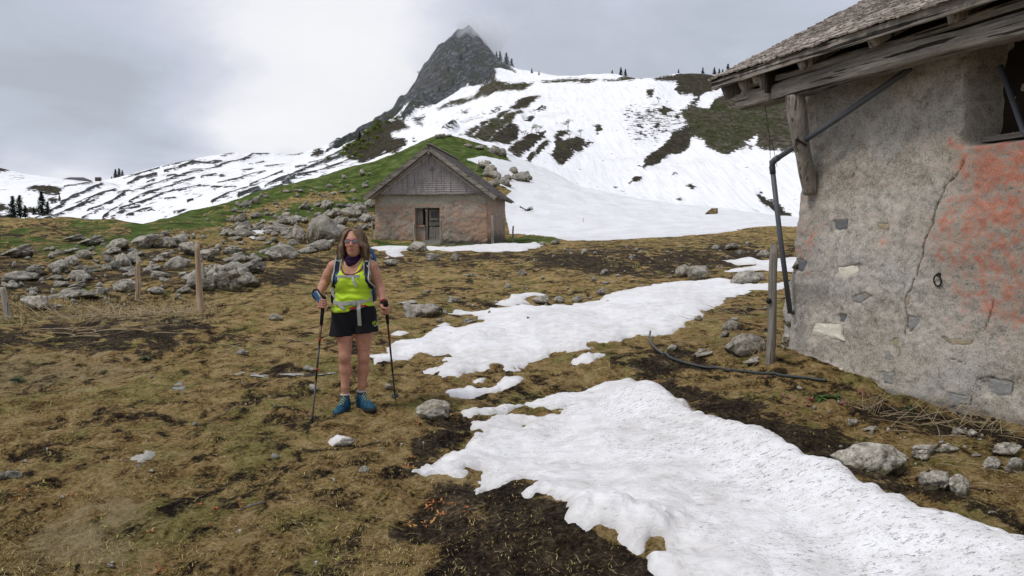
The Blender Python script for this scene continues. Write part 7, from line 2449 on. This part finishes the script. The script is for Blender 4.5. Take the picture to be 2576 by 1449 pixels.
c = WRL
pole(GL0, tipL, "trekking pole in the hiker's phone hand, slanting down to the left", [GL0 + (0.0, 0.0, -0.01), GL0 + (-0.03, -0.02, 0.022), J(160, 462, -0.19), J(135, 468, -0.17), J(125, 490, -0.14), J(133, 515, -0.12), J(150, 530, -0.10)])
pole(GR0, tipR, "trekking pole on the snow side of the hiker, gripped in a fist", [GR0 + (0.0, 0.0, -0.01), GR0 + (-0.022, 0.02, -0.02), J(583, 553, -0.10), J(576, 565, -0.09), J(582, 588, -0.10), J(595, 598, -0.13)])
ph = empty('smartphone', tuple(ROOT))
tag(ph, "blue smartphone held in the hiker's hand above the pole grip", 'phone')
pa, pb = K(92, 985, -0.235), K(172, 1112, -0.235)
pd_ = (pb - pa); pl = np.linalg.norm(pd_); pd_ /= pl
Mx = np.stack([pd_, np.cross(pd_, (0, -1, 0.25)) / np.linalg.norm(np.cross(pd_, (0, -1, 0.25))), np.array((0, 0, 0.0))], 1)
nv = np.cross(Mx[:, 0], Mx[:, 1]); Mx[:, 2] = nv
ctr = (pa + pb) / 2
MB().box(ctr, (0.135, 0.052, 0.009), Mx).build('phone_case', plain('blue_case', (0.018, 0.105, 0.23), 0.4, 0.5), ph)
sgn = -1 if (Mx @ np.array((0, 0, 1.0)))[1] > 0 else 1
MB().box(ctr + Mx[:, 1] * 0.018 * (1 if Mx[2, 1] > 0 else -1) + nv * 0.0052 * sgn, (0.128, 0.010, 0.002), Mx).build('phone_glint_strip', plain('phone_glint', (0.5, 0.52, 0.55), 0.2, 0.6), ph)  # pale strip painted on as a glint along the case
wb_ = MB()
wdir_ = (WRR - ELR) / np.linalg.norm(WRR - ELR)
wb_.tube([WRR - wdir_ * 0.022, WRR - wdir_ * 0.004], 0.0345, 18)
wo = wb_.build('wristband', plain('red_band', (0.22, 0.015, 0.015), 0.6), None, True, loc=tuple(ROOT))
tag(wo, "red and black band on the hiker's wrist above the gripped pole", 'wristband')
MB().tube([WRR - wdir_ * 0.004, WRR + wdir_ * 0.006], 0.034, 18).build('dark_band', M_FOAM, wo, True)
# ------------------------------------------------------------------ ground cover near the camera
def hit_many(px, py, it=7):
    cx, cy = (px - FW / 2) / FOC, (FH / 2 - py) / FOC
    s_ = -(-SP + cy * CP) / (CP + cy * SP)
    Y = CAMZ / s_
    for _ in range(it):
        x = cx * Y / (CP + cy * SP)
        Y = 0.5 * Y + 0.5 * np.clip((CAMZ - gz(x, Y)) / s_, 1, 60)
    x = cx * Y / (CP + cy * SP)
    return x, Y, gz(x, Y)


def off_snow(x, y, m=0.02):
    ok = np.ones(len(x), bool)
    for P in SNOWPOLY:
        bb = (x > P[:, 0].min() - 1) & (x < P[:, 0].max() + 1) & (y > P[:, 1].min() - 1) & (y < P[:, 1].max() + 1)
        if bb.any():
            ok[bb] &= sdist(x[bb], y[bb], P) < -m
    s_ = (x - BC[0]) * BES[0] + (y - BC[1]) * BES[1]
    i_ = (x - BC[0]) * BEI[0] + (y - BC[1]) * BEI[1]
    ok &= ~((s_ > -0.1) & (i_ > -0.05))
    return ok


PAL = np.array([(0.40, 0.30, 0.15), (0.29, 0.21, 0.09), (0.21, 0.17, 0.05), (0.33, 0.28, 0.09), (0.17, 0.11, 0.05), (0.48, 0.38, 0.20), (0.18, 0.165, 0.04)])


def blades(n, lo, hi, wid, lay, seed, name, label, pal=None, thresh=-0.15, box=(-60, 735, 2640, 1475)):
    rg = np.random.default_rng(seed)
    px = rg.uniform(box[0], box[2], n)
    py = box[1] + (box[3] - box[1]) * rg.uniform(0, 1, n) ** 0.9
    x, y, z = hit_many(px, py)
    insoil = np.zeros(n, bool)
    for P in SOILP:
        insoil |= sdist(px, py, P) > -10
    clump = fbm2(x / 0.22, y / 0.22, 3, 91) + 0.5 * fbm2(x / 1.1, y / 1.1, 2, 92)
    ok = off_snow(x, y) & (~insoil | (rg.random(n) < 0.22)) & (clump > thresh + rg.normal(0, 0.15, n))
    x, y, z, clump = x[ok], y[ok], z[ok], clump[ok]
    n = len(x)
    L_ = rg.uniform(lo, hi, n) * (0.6 + 0.4 * y / 7).clip(0.6, 2.0)
    a = rg.uniform(0, 2 * math.pi, n)
    el = rg.uniform(*lay, n)
    d_ = np.stack([np.cos(a) * np.cos(el), np.sin(a) * np.cos(el), np.sin(el)], 1)
    sdv = np.stack([-np.sin(a), np.cos(a), 0 * a], 1)
    w_ = wid * (0.6 + 0.8 * rg.random(n)) * (0.7 + 0.3 * y / 6)
    B_ = np.stack([x, y, z - 0.004], 1)
    mid = B_ + d_ * (L_ * 0.55)[:, None] + np.array((0, 0, 1.0)) * (L_ * 0.08)[:, None]
    tip = B_ + d_ * L_[:, None] - np.array((0, 0, 1.0)) * (L_ * 0.15 * rg.random(n))[:, None]
    tip[:, 2] = np.maximum(tip[:, 2], z + 0.002)
    V_ = np.stack([B_ - sdv * w_[:, None] / 2, B_ + sdv * w_[:, None] / 2, mid + sdv * w_[:, None] * 0.4, mid - sdv * w_[:, None] * 0.4, tip], 1).reshape(-1, 3)
    k = np.arange(n)[:, None] * 5
    me = mesh_np(name, V_, [k + np.array([[0, 1, 2, 3]]), k + np.array([[3, 2, 4]])])
    pal = PAL if pal is None else np.array(pal)
    zone = (fbm2(x / 0.7, y / 0.7, 2, 93) * 1.6 + len(pal) / 2 + rg.normal(0, 1.3, n)).astype(int) % len(pal)
    c = pal[zone] * rg.uniform(0.7, 1.3, (n, 1))
    set_col(me, 'tint', np.repeat(c, 5, 0))
    o = obj(name, me, M_BLADE)
    tag(o, label, None, None, 'stuff')


M_BLADE = material('grass_blade', lambda t, b: (t.put(b.inputs['Base Color'], t.attr('tint', 'Color')), t.put(b.inputs['Roughness'], 0.9), t.put(b.inputs['Specular IOR Level'], 0.08)))
blades(105000, 0.012, 0.042, 0.0042, (0.05, 0.9), 1, 'grass', 'short matted brown and olive grass of the trampled meadow')
blades(9000, 0.05, 0.13, 0.0030, (0.0, 0.22), 2, 'dead_grass', 'loose dead grass fibres lying on the turf', [(0.38, 0.30, 0.17), (0.28, 0.21, 0.11), (0.16, 0.12, 0.07)], -0.6)
blades(7000, 0.04, 0.10, 0.0060, (0.2, 1.2), 3, 'grass_tufts', 'straw coloured grass around the fence posts', [(0.36, 0.29, 0.16), (0.26, 0.20, 0.10), (0.20, 0.17, 0.06)], -0.3, (0, 745, 560, 815))


# ------------------------------------------------------------------ small plants
def leaf_strip(b_, p, az, L_, w_, up, curl, n=4):
    dirv = np.array((math.cos(az), math.sin(az), 0))
    sdv = np.array((-dirv[1], dirv[0], 0))
    V_ = []
    for i in range(n + 1):
        t_ = i / n
        c = np.array(p) + dirv * L_ * t_ * math.cos(up) + np.array((0, 0, 1)) * (L_ * t_ * math.sin(up) - curl * L_ * t_ * t_)
        hw = w_ * math.sin(math.pi * (0.12 + 0.86 * t_)) / 2
        V_ += [c - sdv * hw + (0, 0, hw * .35), c, c + sdv * hw + (0, 0, hw * .35)]
    F_ = []
    for i in range(n):
        a = 3 * i
        F_ += [(a, a + 1, a + 4, a + 3), (a + 1, a + 2, a + 5, a + 4)]
    b_.add(V_, F_)


def m_leaf(cols):
    def f(t, b):
        t.put(b.inputs['Base Color'], t.ramp(t.math('ADD', t.math('MULTIPLY', t.rand(), 0.7), t.math('MULTIPLY', t.noise(40, 3, 0.6, t.coord()), 0.3)), cols))
        b.inputs['Roughness'].default_value = 0.6
    return f


M_ORL = material('orange_leaf', m_leaf([(0.1, (0.22, 0.06, 0.03)), (0.45, (0.40, 0.14, 0.045)), (0.8, (0.50, 0.27, 0.09))]))
M_YGL = material('yellow_green_leaf', m_leaf([(0.1, (0.13, 0.14, 0.02)), (0.5, (0.26, 0.25, 0.05)), (0.9, (0.42, 0.36, 0.10))]))
M_RDL = material('pink_shoot', m_leaf([(0.1, (0.22, 0.075, 0.065)), (0.6, (0.30, 0.14, 0.11)), (0.9, (0.26, 0.18, 0.10))]))
M_DGL = material('dark_green_leaf', m_leaf([(0.1, (0.016, 0.035, 0.010)), (0.6, (0.035, 0.075, 0.016)), (0.9, (0.06, 0.11, 0.02))]))
M_PET = plain('white_petal', (0.75, 0.74, 0.76), 0.5)
M_STEM = plain('pale_stem', (0.30, 0.34, 0.12), 0.6)


def sprout_mesh(k, nl, L_, w_, up, mat):
    rg = random.Random(k)
    b_ = MB()
    for i in range(nl):
        leaf_strip(b_, (rg.uniform(-.008, .008), rg.uniform(-.008, .008), -0.003), i * 6.283 / nl + rg.uniform(-.5, .5), L_ * rg.uniform(0.6, 1.2), w_ * rg.uniform(.7, 1.2), up + rg.uniform(-.4, .4), rg.uniform(0.1, 0.8))
    me = b_.mesh('sprout')
    me.materials.append(mat)
    return me


SPO = [sprout_mesh(k, 3 + k % 3, 0.036, 0.014, 0.7, M_ORL) for k in range(4)]
SPY = [sprout_mesh(10 + k, 3 + k % 2, 0.030, 0.011, 0.8, M_YGL) for k in range(4)]
SPR = [sprout_mesh(20 + k, 4 + k % 3, 0.085, 0.022, 1.15, M_RDL) for k in range(4)]
SPG = [sprout_mesh(30 + k, 14, 0.11, 0.035, 0.55, M_DGL) for k in range(3)]


def put(me, px, py, sc_, name, label, cat, group):
    p = hit(px, py)
    s2 = sc_
    o = obj(name, me, None, None, tuple(p), (0, 0, random.uniform(0, 6.3)), (s2, s2, s2))
    tag(o, label, cat, group)
    return o


ORP = [(1180, 975), (1065, 975), (1050, 955), (1080, 990), (1045, 1155), (1030, 1175), (1020, 1150), (1150, 1265), (1085, 1265), (1075, 1280), (1100, 1310), (1180, 1280), (1160, 1285), (1115, 1295), (1075, 1320), (1030, 1320), (1140, 1045), (1155, 1053), (1090, 1072), (1050, 1068),
       (507, 1274), (542, 1278), (611, 1272), (518, 1294), (378, 1340), (307, 1218), (547, 1205), (58, 1234), (178, 1250), (47, 1258), (409, 1438), (307, 1432), (527, 1320), (13, 1149), (53, 1129), (1630, 947), (1650, 955), (1620, 950), (1665, 962), (1640, 962), (1085, 1268), (1092, 1262), (1098, 1258), (1180, 1060), (1145, 1068),
       (1100, 965), (1058, 962), (1095, 985), (640, 820), (300, 985), (470, 960), (715, 945), (860, 880), (745, 880)]
for px, py in ORP:
    for _ in range(random.choice((1, 2, 3))):
        put(random.choice(SPO), px + random.uniform(-14, 14), py + random.uniform(-6, 6), random.uniform(0.5, 1.05), 'sprout', 'orange red curled sprout breaking through the trampled turf', 'sprout', 'orange sprouts')
for k in range(120):
    px, py = random.uniform(20, 1100), random.uniform(930, 1430)
    put(random.choice(SPY), px, py, random.uniform(0.5, 1.1), 'sprout', 'tiny yellow green sprout in the trampled turf', 'sprout', 'yellow green sprouts')
for k in range(36):
    px, py = random.uniform(960, 1900), random.uniform(640, 720)
    put(random.choice(SPO), px, py, random.uniform(1.5, 3.0), 'sprout', 'small reddish sprout in the far meadow turf', 'sprout', 'red sprouts in the far meadow')
for px, py, s_ in ((1969, 999, .9), (1984, 1003, 1), (2019, 982, 1.1), (2042, 1011, 1.3), (2036, 1024, 1), (1984, 1049, .9), (2115, 1020, 1), (2129, 1020, 1), (2161, 992, 1.1), (2086, 997, .8), (1836, 945, .7), (1856, 945, .7), (1888, 934, .8), (1931, 951, .8), (2000, 1010, .8), (2180, 1000, .9)):
    put(random.choice(SPR), px, py, s_, 'dock_shoot', 'pinkish young shoot sprouting at the foot of the barn', 'plant', 'pink shoots at the barn foot')
for px, py, s_, lb in ((364, 905, 1.3, 'dark green leafy plant on the pale turf left of the hiker'), (42, 958, 1.0, 'dark green leafy tuft near the left edge'), (2065, 1002, 1.0, 'dark green leaves under the barn wall among pink shoots'), (2100, 1003, 0.8, 'smaller green rosette under the barn wall'), (1088, 790, 1.0, 'bright green tuft beside the big meadow boulder'),
                       (2290, 1035, 0.8, 'green weed at the barn foot near the dry stalks'), (2370, 1010, 0.9, 'green weed growing against the barn wall'), (700, 612, 3.0, 'green bushy plant below the leaning boulder'), (660, 655, 2.4, 'green bushy plant among the rocks left of the hiker')):
    put(random.choice(SPG), px, py, s_, 'leafy_plant', lb, 'plant', 'dark green plants')
cro = MB()
cro.tube([(0, 0, -0.01), (0.003, 0, 0.03), (0.002, 0, 0.055)], 0.0022, 6)
crs = cro.mesh('stem'); crs.materials.append(M_STEM)
crp = MB()
for i in range(6):
    leaf_strip(crp, (0.002, 0, 0.052), i * 1.05, 0.034, 0.014, 1.25, -0.05)
crpm = crp.mesh('petals'); crpm.materials.append(M_PET)
for px, py, lb in ((603, 1358, 'white crocus in the lower foreground turf'), (119, 1145, 'white crocus near the left edge of the turf'), (678, 1010, 'white crocus left of the pole tip'), (809, 990, "white crocus right behind the hiker's pole"), (1065, 1128, 'white crocus left of the snow tongue'), (840, 1225, 'closed white crocus bud below the hiker'), (795, 1440, 'white crocus at the bottom edge')):
    p = hit(px, py)
    e = empty('crocus', tuple(p), random.uniform(0, 6))
    e.scale = (0.62, 0.62, 0.62)
    tag(e, lb, 'flower', 'white crocuses')
    obj('stem', crs, None, e)
    obj('blossom', crpm, None, e)


def stalks(px, py, n, L_, label, spread=0.25, up=(0.0, 0.9), seed=0, col=None, r_=0.0035):
    rg = random.Random(seed + px)
    p = hit(px, py)
    b_ = MB()
    for k in range(n):
        x, y = rg.gauss(0, spread), rg.gauss(0, spread * 0.8)
        zz = float(gz(p[0] + x, p[1] + y)) - p[2]
        a, el = rg.uniform(0, 6.28), rg.uniform(*up)
        l_ = L_ * rg.uniform(0.4, 1.1)
        d_ = np.array((math.cos(a) * math.cos(el), 0.6 * math.sin(a) * math.cos(el), math.sin(el)))
        s0 = np.array((x, y, zz + 0.01))
        bend = np.array((rg.uniform(-.2, .2), rg.uniform(-.2, .2), -0.15)) * l_
        pts = [s0 + d_ * l_ * t_ + bend * t_ * t_ for t_ in (0, .35, .7, 1)]
        for q in pts:
            q[2] = max(q[2], float(gz(p[0] + q[0], p[1] + q[1])) - p[2] + 0.006)
        sc_ = max(1, p[1] / 8)
        b_.tube(pts, [r_ * sc_, r_ * .9 * sc_, r_ * .7 * sc_, r_ * .4 * sc_], 4, cap=False)
    o = b_.build('dry_stalks', M_STALK, None, True, loc=tuple(p))
    tag(o, label, None, None, 'stuff')


M_STALK = plain('dry_stalk', (0.38, 0.30, 0.19), 0.85, 0.1, var=0.35, scale=8)
for px, py, n, L_, lb, sp_, up in ((205, 795, 34, 0.55, 'pale dry stalks fanning out before the largest slab', 0.5, (0.2, 1.3)), (255, 800, 26, 0.5, 'pale dry stalks right of the leaning post', 0.5, (0.1, 1.2)), (120, 805, 18, 0.5, 'pale dry stalks near the left edge', 0.5, (0.0, 0.8)),
                                   (350, 790, 26, 0.5, 'flattened dry stalks below the short fence post', 0.6, (0.0, 0.5)), (455, 785, 26, 0.5, 'flattened dry stalks left of the tall fence post', 0.5, (0.0, 0.7)), (230, 840, 20, 0.6, 'dry twigs on the dark soil below the fence', 0.5, (0.0, 0.2)),
                                   (2185, 1035, 26, 0.30, 'dry stalk root clump at the barn foot', 0.07, (0.1, 1.3)), (2330, 1058, 30, 0.34, 'tangle of dry stalks along the barn foot', 0.22, (0.0, 0.9)), (2430, 1068, 34, 0.36, 'thickest tangle of dry stalks below the crack in the barn wall', 0.20, (0.0, 1.2)), (2510, 1085, 24, 0.34, 'dry stalks at the right edge of the barn foot', 0.2, (0.0, 1.1)),
                                   (1900, 905, 16, 0.35, 'thin dry stalks around the barn corner post', 0.2, (0.2, 1.4)), (1850, 850, 26, 0.35, 'matted dry grass between hose and snow tongue', 0.35, (0.0, 0.5)), (1800, 810, 20, 0.35, 'dry grass at the edge of the long snow tongue', 0.3, (0.0, 0.6)), (1880, 780, 20, 0.35, 'dry grass behind the barn corner post', 0.35, (0.0, 0.6)),
                                   (2480, 1180, 20, 0.2, 'straw wisps between the stones by the barn', 0.2, (0.0, 0.3)), (700, 870, 20, 0.3, 'dry grass wisps on the hump left of the hiker', 0.4, (0, 0.4))):
    stalks(px, py, n, L_, lb, sp_, up, r_=0.0048 if px < 720 else 0.0026)
q0, q1 = hit(600, 1289), hit(668, 1270)
o = MB().tube([q0 + (0, 0, .012), (q0 + q1) / 2 + (0, 0, .02), q1 + (0, 0, .016)], [0.004, 0.007, 0.006], 6).build('twig', M_WOOD, None, True)
tag(o, 'short grey twig lying in the lower left turf', 'twig')


# ------------------------------------------------------------------ trees
def m_foliage(cols):
    def f(t, b):
        t.put(b.inputs['Base Color'], t.ramp(t.noise(0.9, 5, 0.7, t.coord()), cols))
        b.inputs['Roughness'].default_value = 0.9
        b.inputs['Specular IOR Level'].default_value = 0.05
    return f


M_NEEDLE = material('spruce_needles', m_foliage([(0.3, (0.010, 0.018, 0.012)), (0.55, (0.022, 0.036, 0.020)), (0.75, (0.045, 0.060, 0.030))]))
M_YOUNG = material('young_leaves', m_foliage([(0.3, (0.09, 0.12, 0.026)), (0.55, (0.17, 0.21, 0.05)), (0.75, (0.24, 0.27, 0.09))]))
M_BARK = plain('bark', (0.07, 0.058, 0.048), 0.95, var=0.3, scale=5)


def spruce_meshes(seed):
    rg = np.random.default_rng(seed)
    tr = MB().tube([(0, 0, -0.6), (0, 0, 5), (0, 0, 10)], [0.22, 0.13, 0.02], 6).mesh('trunk')
    V_, F_ = [], []
    n = 0
    z = 0.7
    while z < 10:
        R_ = (2.3 * (1 - z / 10.3) ** 0.85 + 0.05) * rg.uniform(0.8, 1.15)
        for k in range(int(5 + 5 * (1 - z / 10))):
            a = rg.uniform(0, 6.28)
            l_ = R_ * rg.uniform(0.65, 1.1)
            for j in range(9):
                t_ = (j + 1) / 9
                c = np.array((math.cos(a) * l_ * t_, math.sin(a) * l_ * t_, z - 0.35 * l_ * t_ + 0.12 * l_ * t_ * t_))
                for _ in range(2):
                    d_ = rg.normal(0, 1, 3) * np.array((1, 1, 0.6))
                    e = rg.normal(0, 1, 3)
                    s_ = 0.46 * (0.7 + 0.5 * rg.random())
                    V_ += [c + d_ * s_ * .45, c - d_ * s_ * .35 + e * s_ * 0.3, c + e * s_ * 0.42 - (0, 0, 0.12)]
                    F_.append((n, n + 1, n + 2)); n += 3
        z += 0.42
    cr_ = mesh_np('crown', np.array(V_), np.array(F_), False)
    tr.materials.append(M_BARK); cr_.materials.append(M_NEEDLE)
    return tr, cr_


SPRU = [spruce_meshes(k) for k in range(3)]


def spruce(px, pyb, hpx, label, Y=None, group='dark spruces', y0=108):
    p = hit(px, pyb, y0=y0) if Y is None else at(px, pyb, Y)
    s_ = hpx * p[1] / FOC / 10
    e = empty('spruce_tree', tuple(p), random.uniform(0, 6))
    e.scale = (s_ * 1.55, s_ * 1.55, s_)
    tag(e, label, 'tree', group)
    tr, cr_ = random.choice(SPRU)
    obj('trunk', tr, None, e)
    obj('crown', cr_, None, e)


for a in ((33, 548, 54, 'spruce at the left edge behind the meadow crest, leftmost of the pair'), (51, 546, 54, 'spruce at the left edge behind the meadow crest, right one of the pair'), (107, 541, 58, 'tall slim spruce standing right of the pair at the left edge'), (121, 541, 34, 'shorter spruce touching the tall slim one'), (86, 541, 20, 'small spruce between pair and tall slim one'), (150, 506, 16, 'small lone spruce on the snow above the others'),
          (64, 547, 30, 'low spruce beside the pair at the left edge')):
    spruce(a[0], a[1], a[2], a[3], Y=160)
for a in ((291, 450, 24, 'left spruce of the trio on the far saddle'), (300, 449, 25, 'middle spruce of the trio on the far saddle'), (308, 446, 18, 'right spruce of the trio on the far saddle'), (281, 454, 10, 'tiny spruce left of the trio on the saddle')):
    spruce(*a, Y=338)
for a in ((1258, 152, 22, 'highest spruce on the right ridge of the peak'), (1274, 164, 30, 'middle spruce on the right ridge of the peak'), (1287, 172, 24, 'lowest of three spruces on the right ridge of the peak'), (1249, 142, 12, 'small spruce near the misty summit ridge')):
    spruce(*a, Y=478)
for a in ((1338, 184, 12, 'tiny spruce on the snow ridge right of the peak'), (1356, 189, 9, 'tinier spruce next to it on the snow ridge'), (1540, 187, 11, 'small spruce left of the pair on the ridge knoll'), (1562, 191, 21, 'spruce on the ridge knoll, left of a touching pair'), (1573, 191, 17, 'spruce on the ridge knoll, right of a touching pair'), (1768, 186, 16, 'lone spruce on the brown ridge'),
          (1797, 190, 20, 'first of four spruces above the barn eaves'), (1809, 190, 17, 'second of four spruces above the barn eaves'), (1818, 190, 16, 'third of four spruces above the barn eaves'), (1831, 192, 30, 'tallest of four spruces above the barn eaves'), (1707, 184, 10, 'tiny spruce on the brown ridge')):
    spruce(*a, Y=388)
for a in ((1146, 120, 15), (1160, 150, 16), (1128, 180, 13), (1176, 128, 12), (1105, 230, 12), (1140, 215, 13), (1192, 180, 12)):
    spruce(a[0], a[1], a[2], 'small dark spruce clinging to the rock face of the peak', y0=300, group='spruces on the peak face')
spruce(905, 356, 24, 'single spruce in the green scrub below the peak', y0=200)


def bare_meshes(seed, leaf=0):
    rg = random.Random(seed)
    b_ = MB()
    lv, lf = [], []
    def grow(p, d_, l_, r_, lev):
        q = p + d_ * l_
        b_.tube([p, (p + q) / 2 + np.array((rg.gauss(0, .04), rg.gauss(0, .04), 0)) * l_, q], [r_, r_ * .85, r_ * .65], 4, cap=False)
        if lev == 0:
            for _ in range(leaf):
                c = q + np.array((rg.gauss(0, .22), rg.gauss(0, .22), rg.gauss(0, .2)))
                k = len(lv)
                for __ in range(3):
                    lv.append(c + np.array((rg.gauss(0, .16), rg.gauss(0, .16), rg.gauss(0, .16))))
                lf.append((k, k + 1, k + 2))
            return
        for _ in range(3 if lev > 1 else 4):
            nd = d_ + np.array((rg.gauss(0, .5), rg.gauss(0, .5), rg.gauss(0.15, .25)))
            nd /= np.linalg.norm(nd)
            grow(q, nd, l_ * rg.uniform(.6, .85), r_ * .6, lev - 1)
    for s_ in range(2):
        grow(np.array((rg.gauss(0, .2), rg.gauss(0, .2), -0.2)), np.array((rg.gauss(0, .2), rg.gauss(0, .2), 1.0)), 1.3, 0.075, 3)
    tr = b_.mesh('trunk'); tr.materials.append(M_BARK)
    cr_ = None
    if leaf:
        cr_ = mesh_np('crown', np.array(lv), np.array(lf), False); cr_.materials.append(M_YOUNG)
    return tr, cr_


BARE = [bare_meshes(k, 1) for k in range(3)]
BUSH = [bare_meshes(40 + k, 9) for k in range(3)]


def shrub(px, pyb, hpx, label, kind='bare', group='leafless shrubs on the snow slope', y0=110):
    p = hit(px, pyb, y0=y0)
    s_ = hpx * p[1] / FOC / 4.3
    e = empty('shrub' if kind == 'bush' else 'bare_tree', tuple(p), random.uniform(0, 6))
    e.scale = (s_ * (1.25 if kind == 'bush' else 0.9), s_ * 1.1, s_)
    tag(e, label, 'shrub' if kind == 'bush' else 'tree', group)
    tr, cr_ = random.choice(BUSH if kind == 'bush' else BARE)
    obj('trunk', tr, None, e)
    if cr_:
        obj('crown', cr_, None, e)


for k, (x, y, h) in enumerate(((1830, 822, 88), (1800, 815, 60), (2040, 800, 95), (2130, 832, 55), (1750, 842, 55), (1770, 842, 40), (1650, 770, 40), (2055, 850, 45), (1715, 935, 50), (2000, 940, 50))):
    q = Z2([(x, y)])[0]
    shrub(q[0], q[1], h * S1, ['tallest leafless tree on the scrub island left in the snow', 'leafless tree beside the tallest one on the left scrub island', 'slim leafless tree above the right scrub island in the snow', 'small leafless tree right of the slim one in the snow', 'leafless shrub at the lower rim of the left scrub island', 'leafless shrub between the scrub islands',
                               'greenish shrub at the top of the green strip', 'low shrub on the right scrub island', 'shrub at the lower left of the snow islands', 'shrub at the left rim of the right scrub island'][k])
for x, y, h in ((848, 425, 50), (785, 500, 30), (835, 560, 45), (770, 540, 30), (820, 500, 40), (905, 430, 20), (970, 520, 30)):
    q = Z3([(x, y)])[0]
    shrub(q[0], q[1], h * S1, 'thin leafless shrub in the speckled snow near the brown ridge')
for x, y, h in ((520, 985, 60), (545, 960, 70), (575, 945, 75), (600, 990, 60), (615, 930, 70), (650, 960, 70), (665, 900, 60), (690, 860, 80), (720, 830, 80), (735, 800, 70), (760, 770, 60), (850, 740, 50), (700, 930, 60), (640, 1000, 50), (820, 770, 50), (780, 830, 50), (740, 880, 60), (880, 740, 40), (420, 1010, 40), (560, 1000, 40)):
    q = Z2([(x, y)])[0]
    shrub(q[0], q[1], h * S1, 'pale green bush in the scrub below the peak', 'bush', 'green bushes below the peak')
for x, y, h in ((150, 1110, 28), (330, 1030, 40), (410, 1060, 45), (260, 1060, 30), (320, 1100, 30), (1040, 425, 40)):
    q = Z2([(x, y)])[0]
    shrub(q[0], q[1], h * S1, 'tiny leafless shrub on the striped snow slope')

# ------------------------------------------------------------------ chalets on the far saddle
M_FARW = plain('dark_timber', (0.085, 0.07, 0.06), 0.9, var=0.3, scale=1)
M_FARR = plain('dark_roofing', (0.09, 0.083, 0.085), 0.8, var=0.2, scale=1)


def far_house(px, pyb, wpx, hpx, label, name, Y=345, roofpx=7, hip=True):
    p = at(px, pyb, Y)
    k = Y / FOC
    W_, H_, D_ = wpx * k, hpx * k, wpx * k * 0.5
    e = empty(name, tuple(p), 0.1)
    tag(e, label, 'building', 'chalets on the far saddle')
    MB().box((0, D_ / 2, H_ / 2 - 1), (W_, D_, H_ + 2)).build('wall', M_FARW, e)
    r_ = roofpx * k
    i_ = W_ * 0.22 if hip else 0.0
    o_ = W_ * 0.05
    MB().add([(-W_ / 2 - o_, -o_, H_), (W_ / 2 + o_, -o_, H_), (W_ / 2 + o_, D_ + o_, H_), (-W_ / 2 - o_, D_ + o_, H_), (-W_ / 2 + i_, D_ / 2, H_ + r_), (W_ / 2 - i_, D_ / 2, H_ + r_)], [(0, 1, 5, 4), (1, 2, 5), (2, 3, 4, 5), (3, 0, 4), (3, 2, 1, 0)]).build('roof', M_FARR, e)
    n = max(2, int(wpx / 9))
    for i in range(n):
        MB().box((-W_ / 2 + W_ * (i + 0.5) / n, -0.05, H_ * 0.55), (W_ / n * 0.35, 0.1, H_ * 0.35)).build('window', M_BLK, e)


far_house(186, 462, 58, 9, 'long low chalet with hipped roof on the far saddle', 'chalet', roofpx=8)
far_house(246, 459, 13, 11, 'small square shed right of the long chalet', 'shed', roofpx=2.5, hip=False)
# branch lying on the snow right of the hut
p = hit(1330, 531)
b_ = MB()
for k in range(7):
    a = random.uniform(-0.6, 0.6)
    b_.tube([(random.uniform(-.2, .2), 0, 0.05), (random.uniform(-.9, .5), random.uniform(-.2, .2), 0.15 + 0.3 * random.random())], [0.06, 0.03], 5)
tag(b_.build('fallen_branch', M_BARK, None, loc=tuple(p)), 'dark broken branch lying on the snow right of the hut', 'branch')
post(1467, 558, 1467, 548, 1.6, 'lone thin stake in the snowfield right of the hut', group='stakes in the snow')
# ------------------------------------------------------------------ cloud brushing the summit
def m_mist(dens):
    m = bpy.data.materials.new('summit_cloud')
    m.use_nodes = True
    nt = m.node_tree
    nt.nodes.clear()
    o_ = nt.nodes.new('ShaderNodeOutputMaterial')
    v_ = nt.nodes.new('ShaderNodeVolumePrincipled')
    v_.inputs['Color'].default_value = (0.97, 0.98, 1.0, 1)
    v_.inputs['Density'].default_value = dens
    v_.inputs['Anisotropy'].default_value = 0.2
    nt.links.new(v_.outputs[0], o_.inputs['Volume'])
    return m


for px, py, Y, r_, dens, seed in ((1214, 92, 503, (15, 10, 17), 0.050, 5), (1246, 116, 498, (24, 12, 19), 0.016, 3), (1180, 68, 536, (11, 14, 7), 0.05, 8), (1230, 190, 470, (190, 95, 85), 0.0008, 14)):
    D_, F_ = _ico[4]
    c = at(px, py, Y)
    P_ = D_ * np.array(r_) * (1 + 0.28 * fbm3(D_ * 1.6 + seed, 3, seed))[:, None]
    o = obj('cloud', mesh_np('cloud', P_, F_), m_mist(dens), None, tuple(c))
    if dens < 0.005:
        o.name = 'mist'
    tag(o, 'wisp of grey cloud brushing the summit of the peak' if dens > 0.005 else 'thin veil of mist hanging over the peak and the far ridge', None, None, 'stuff')
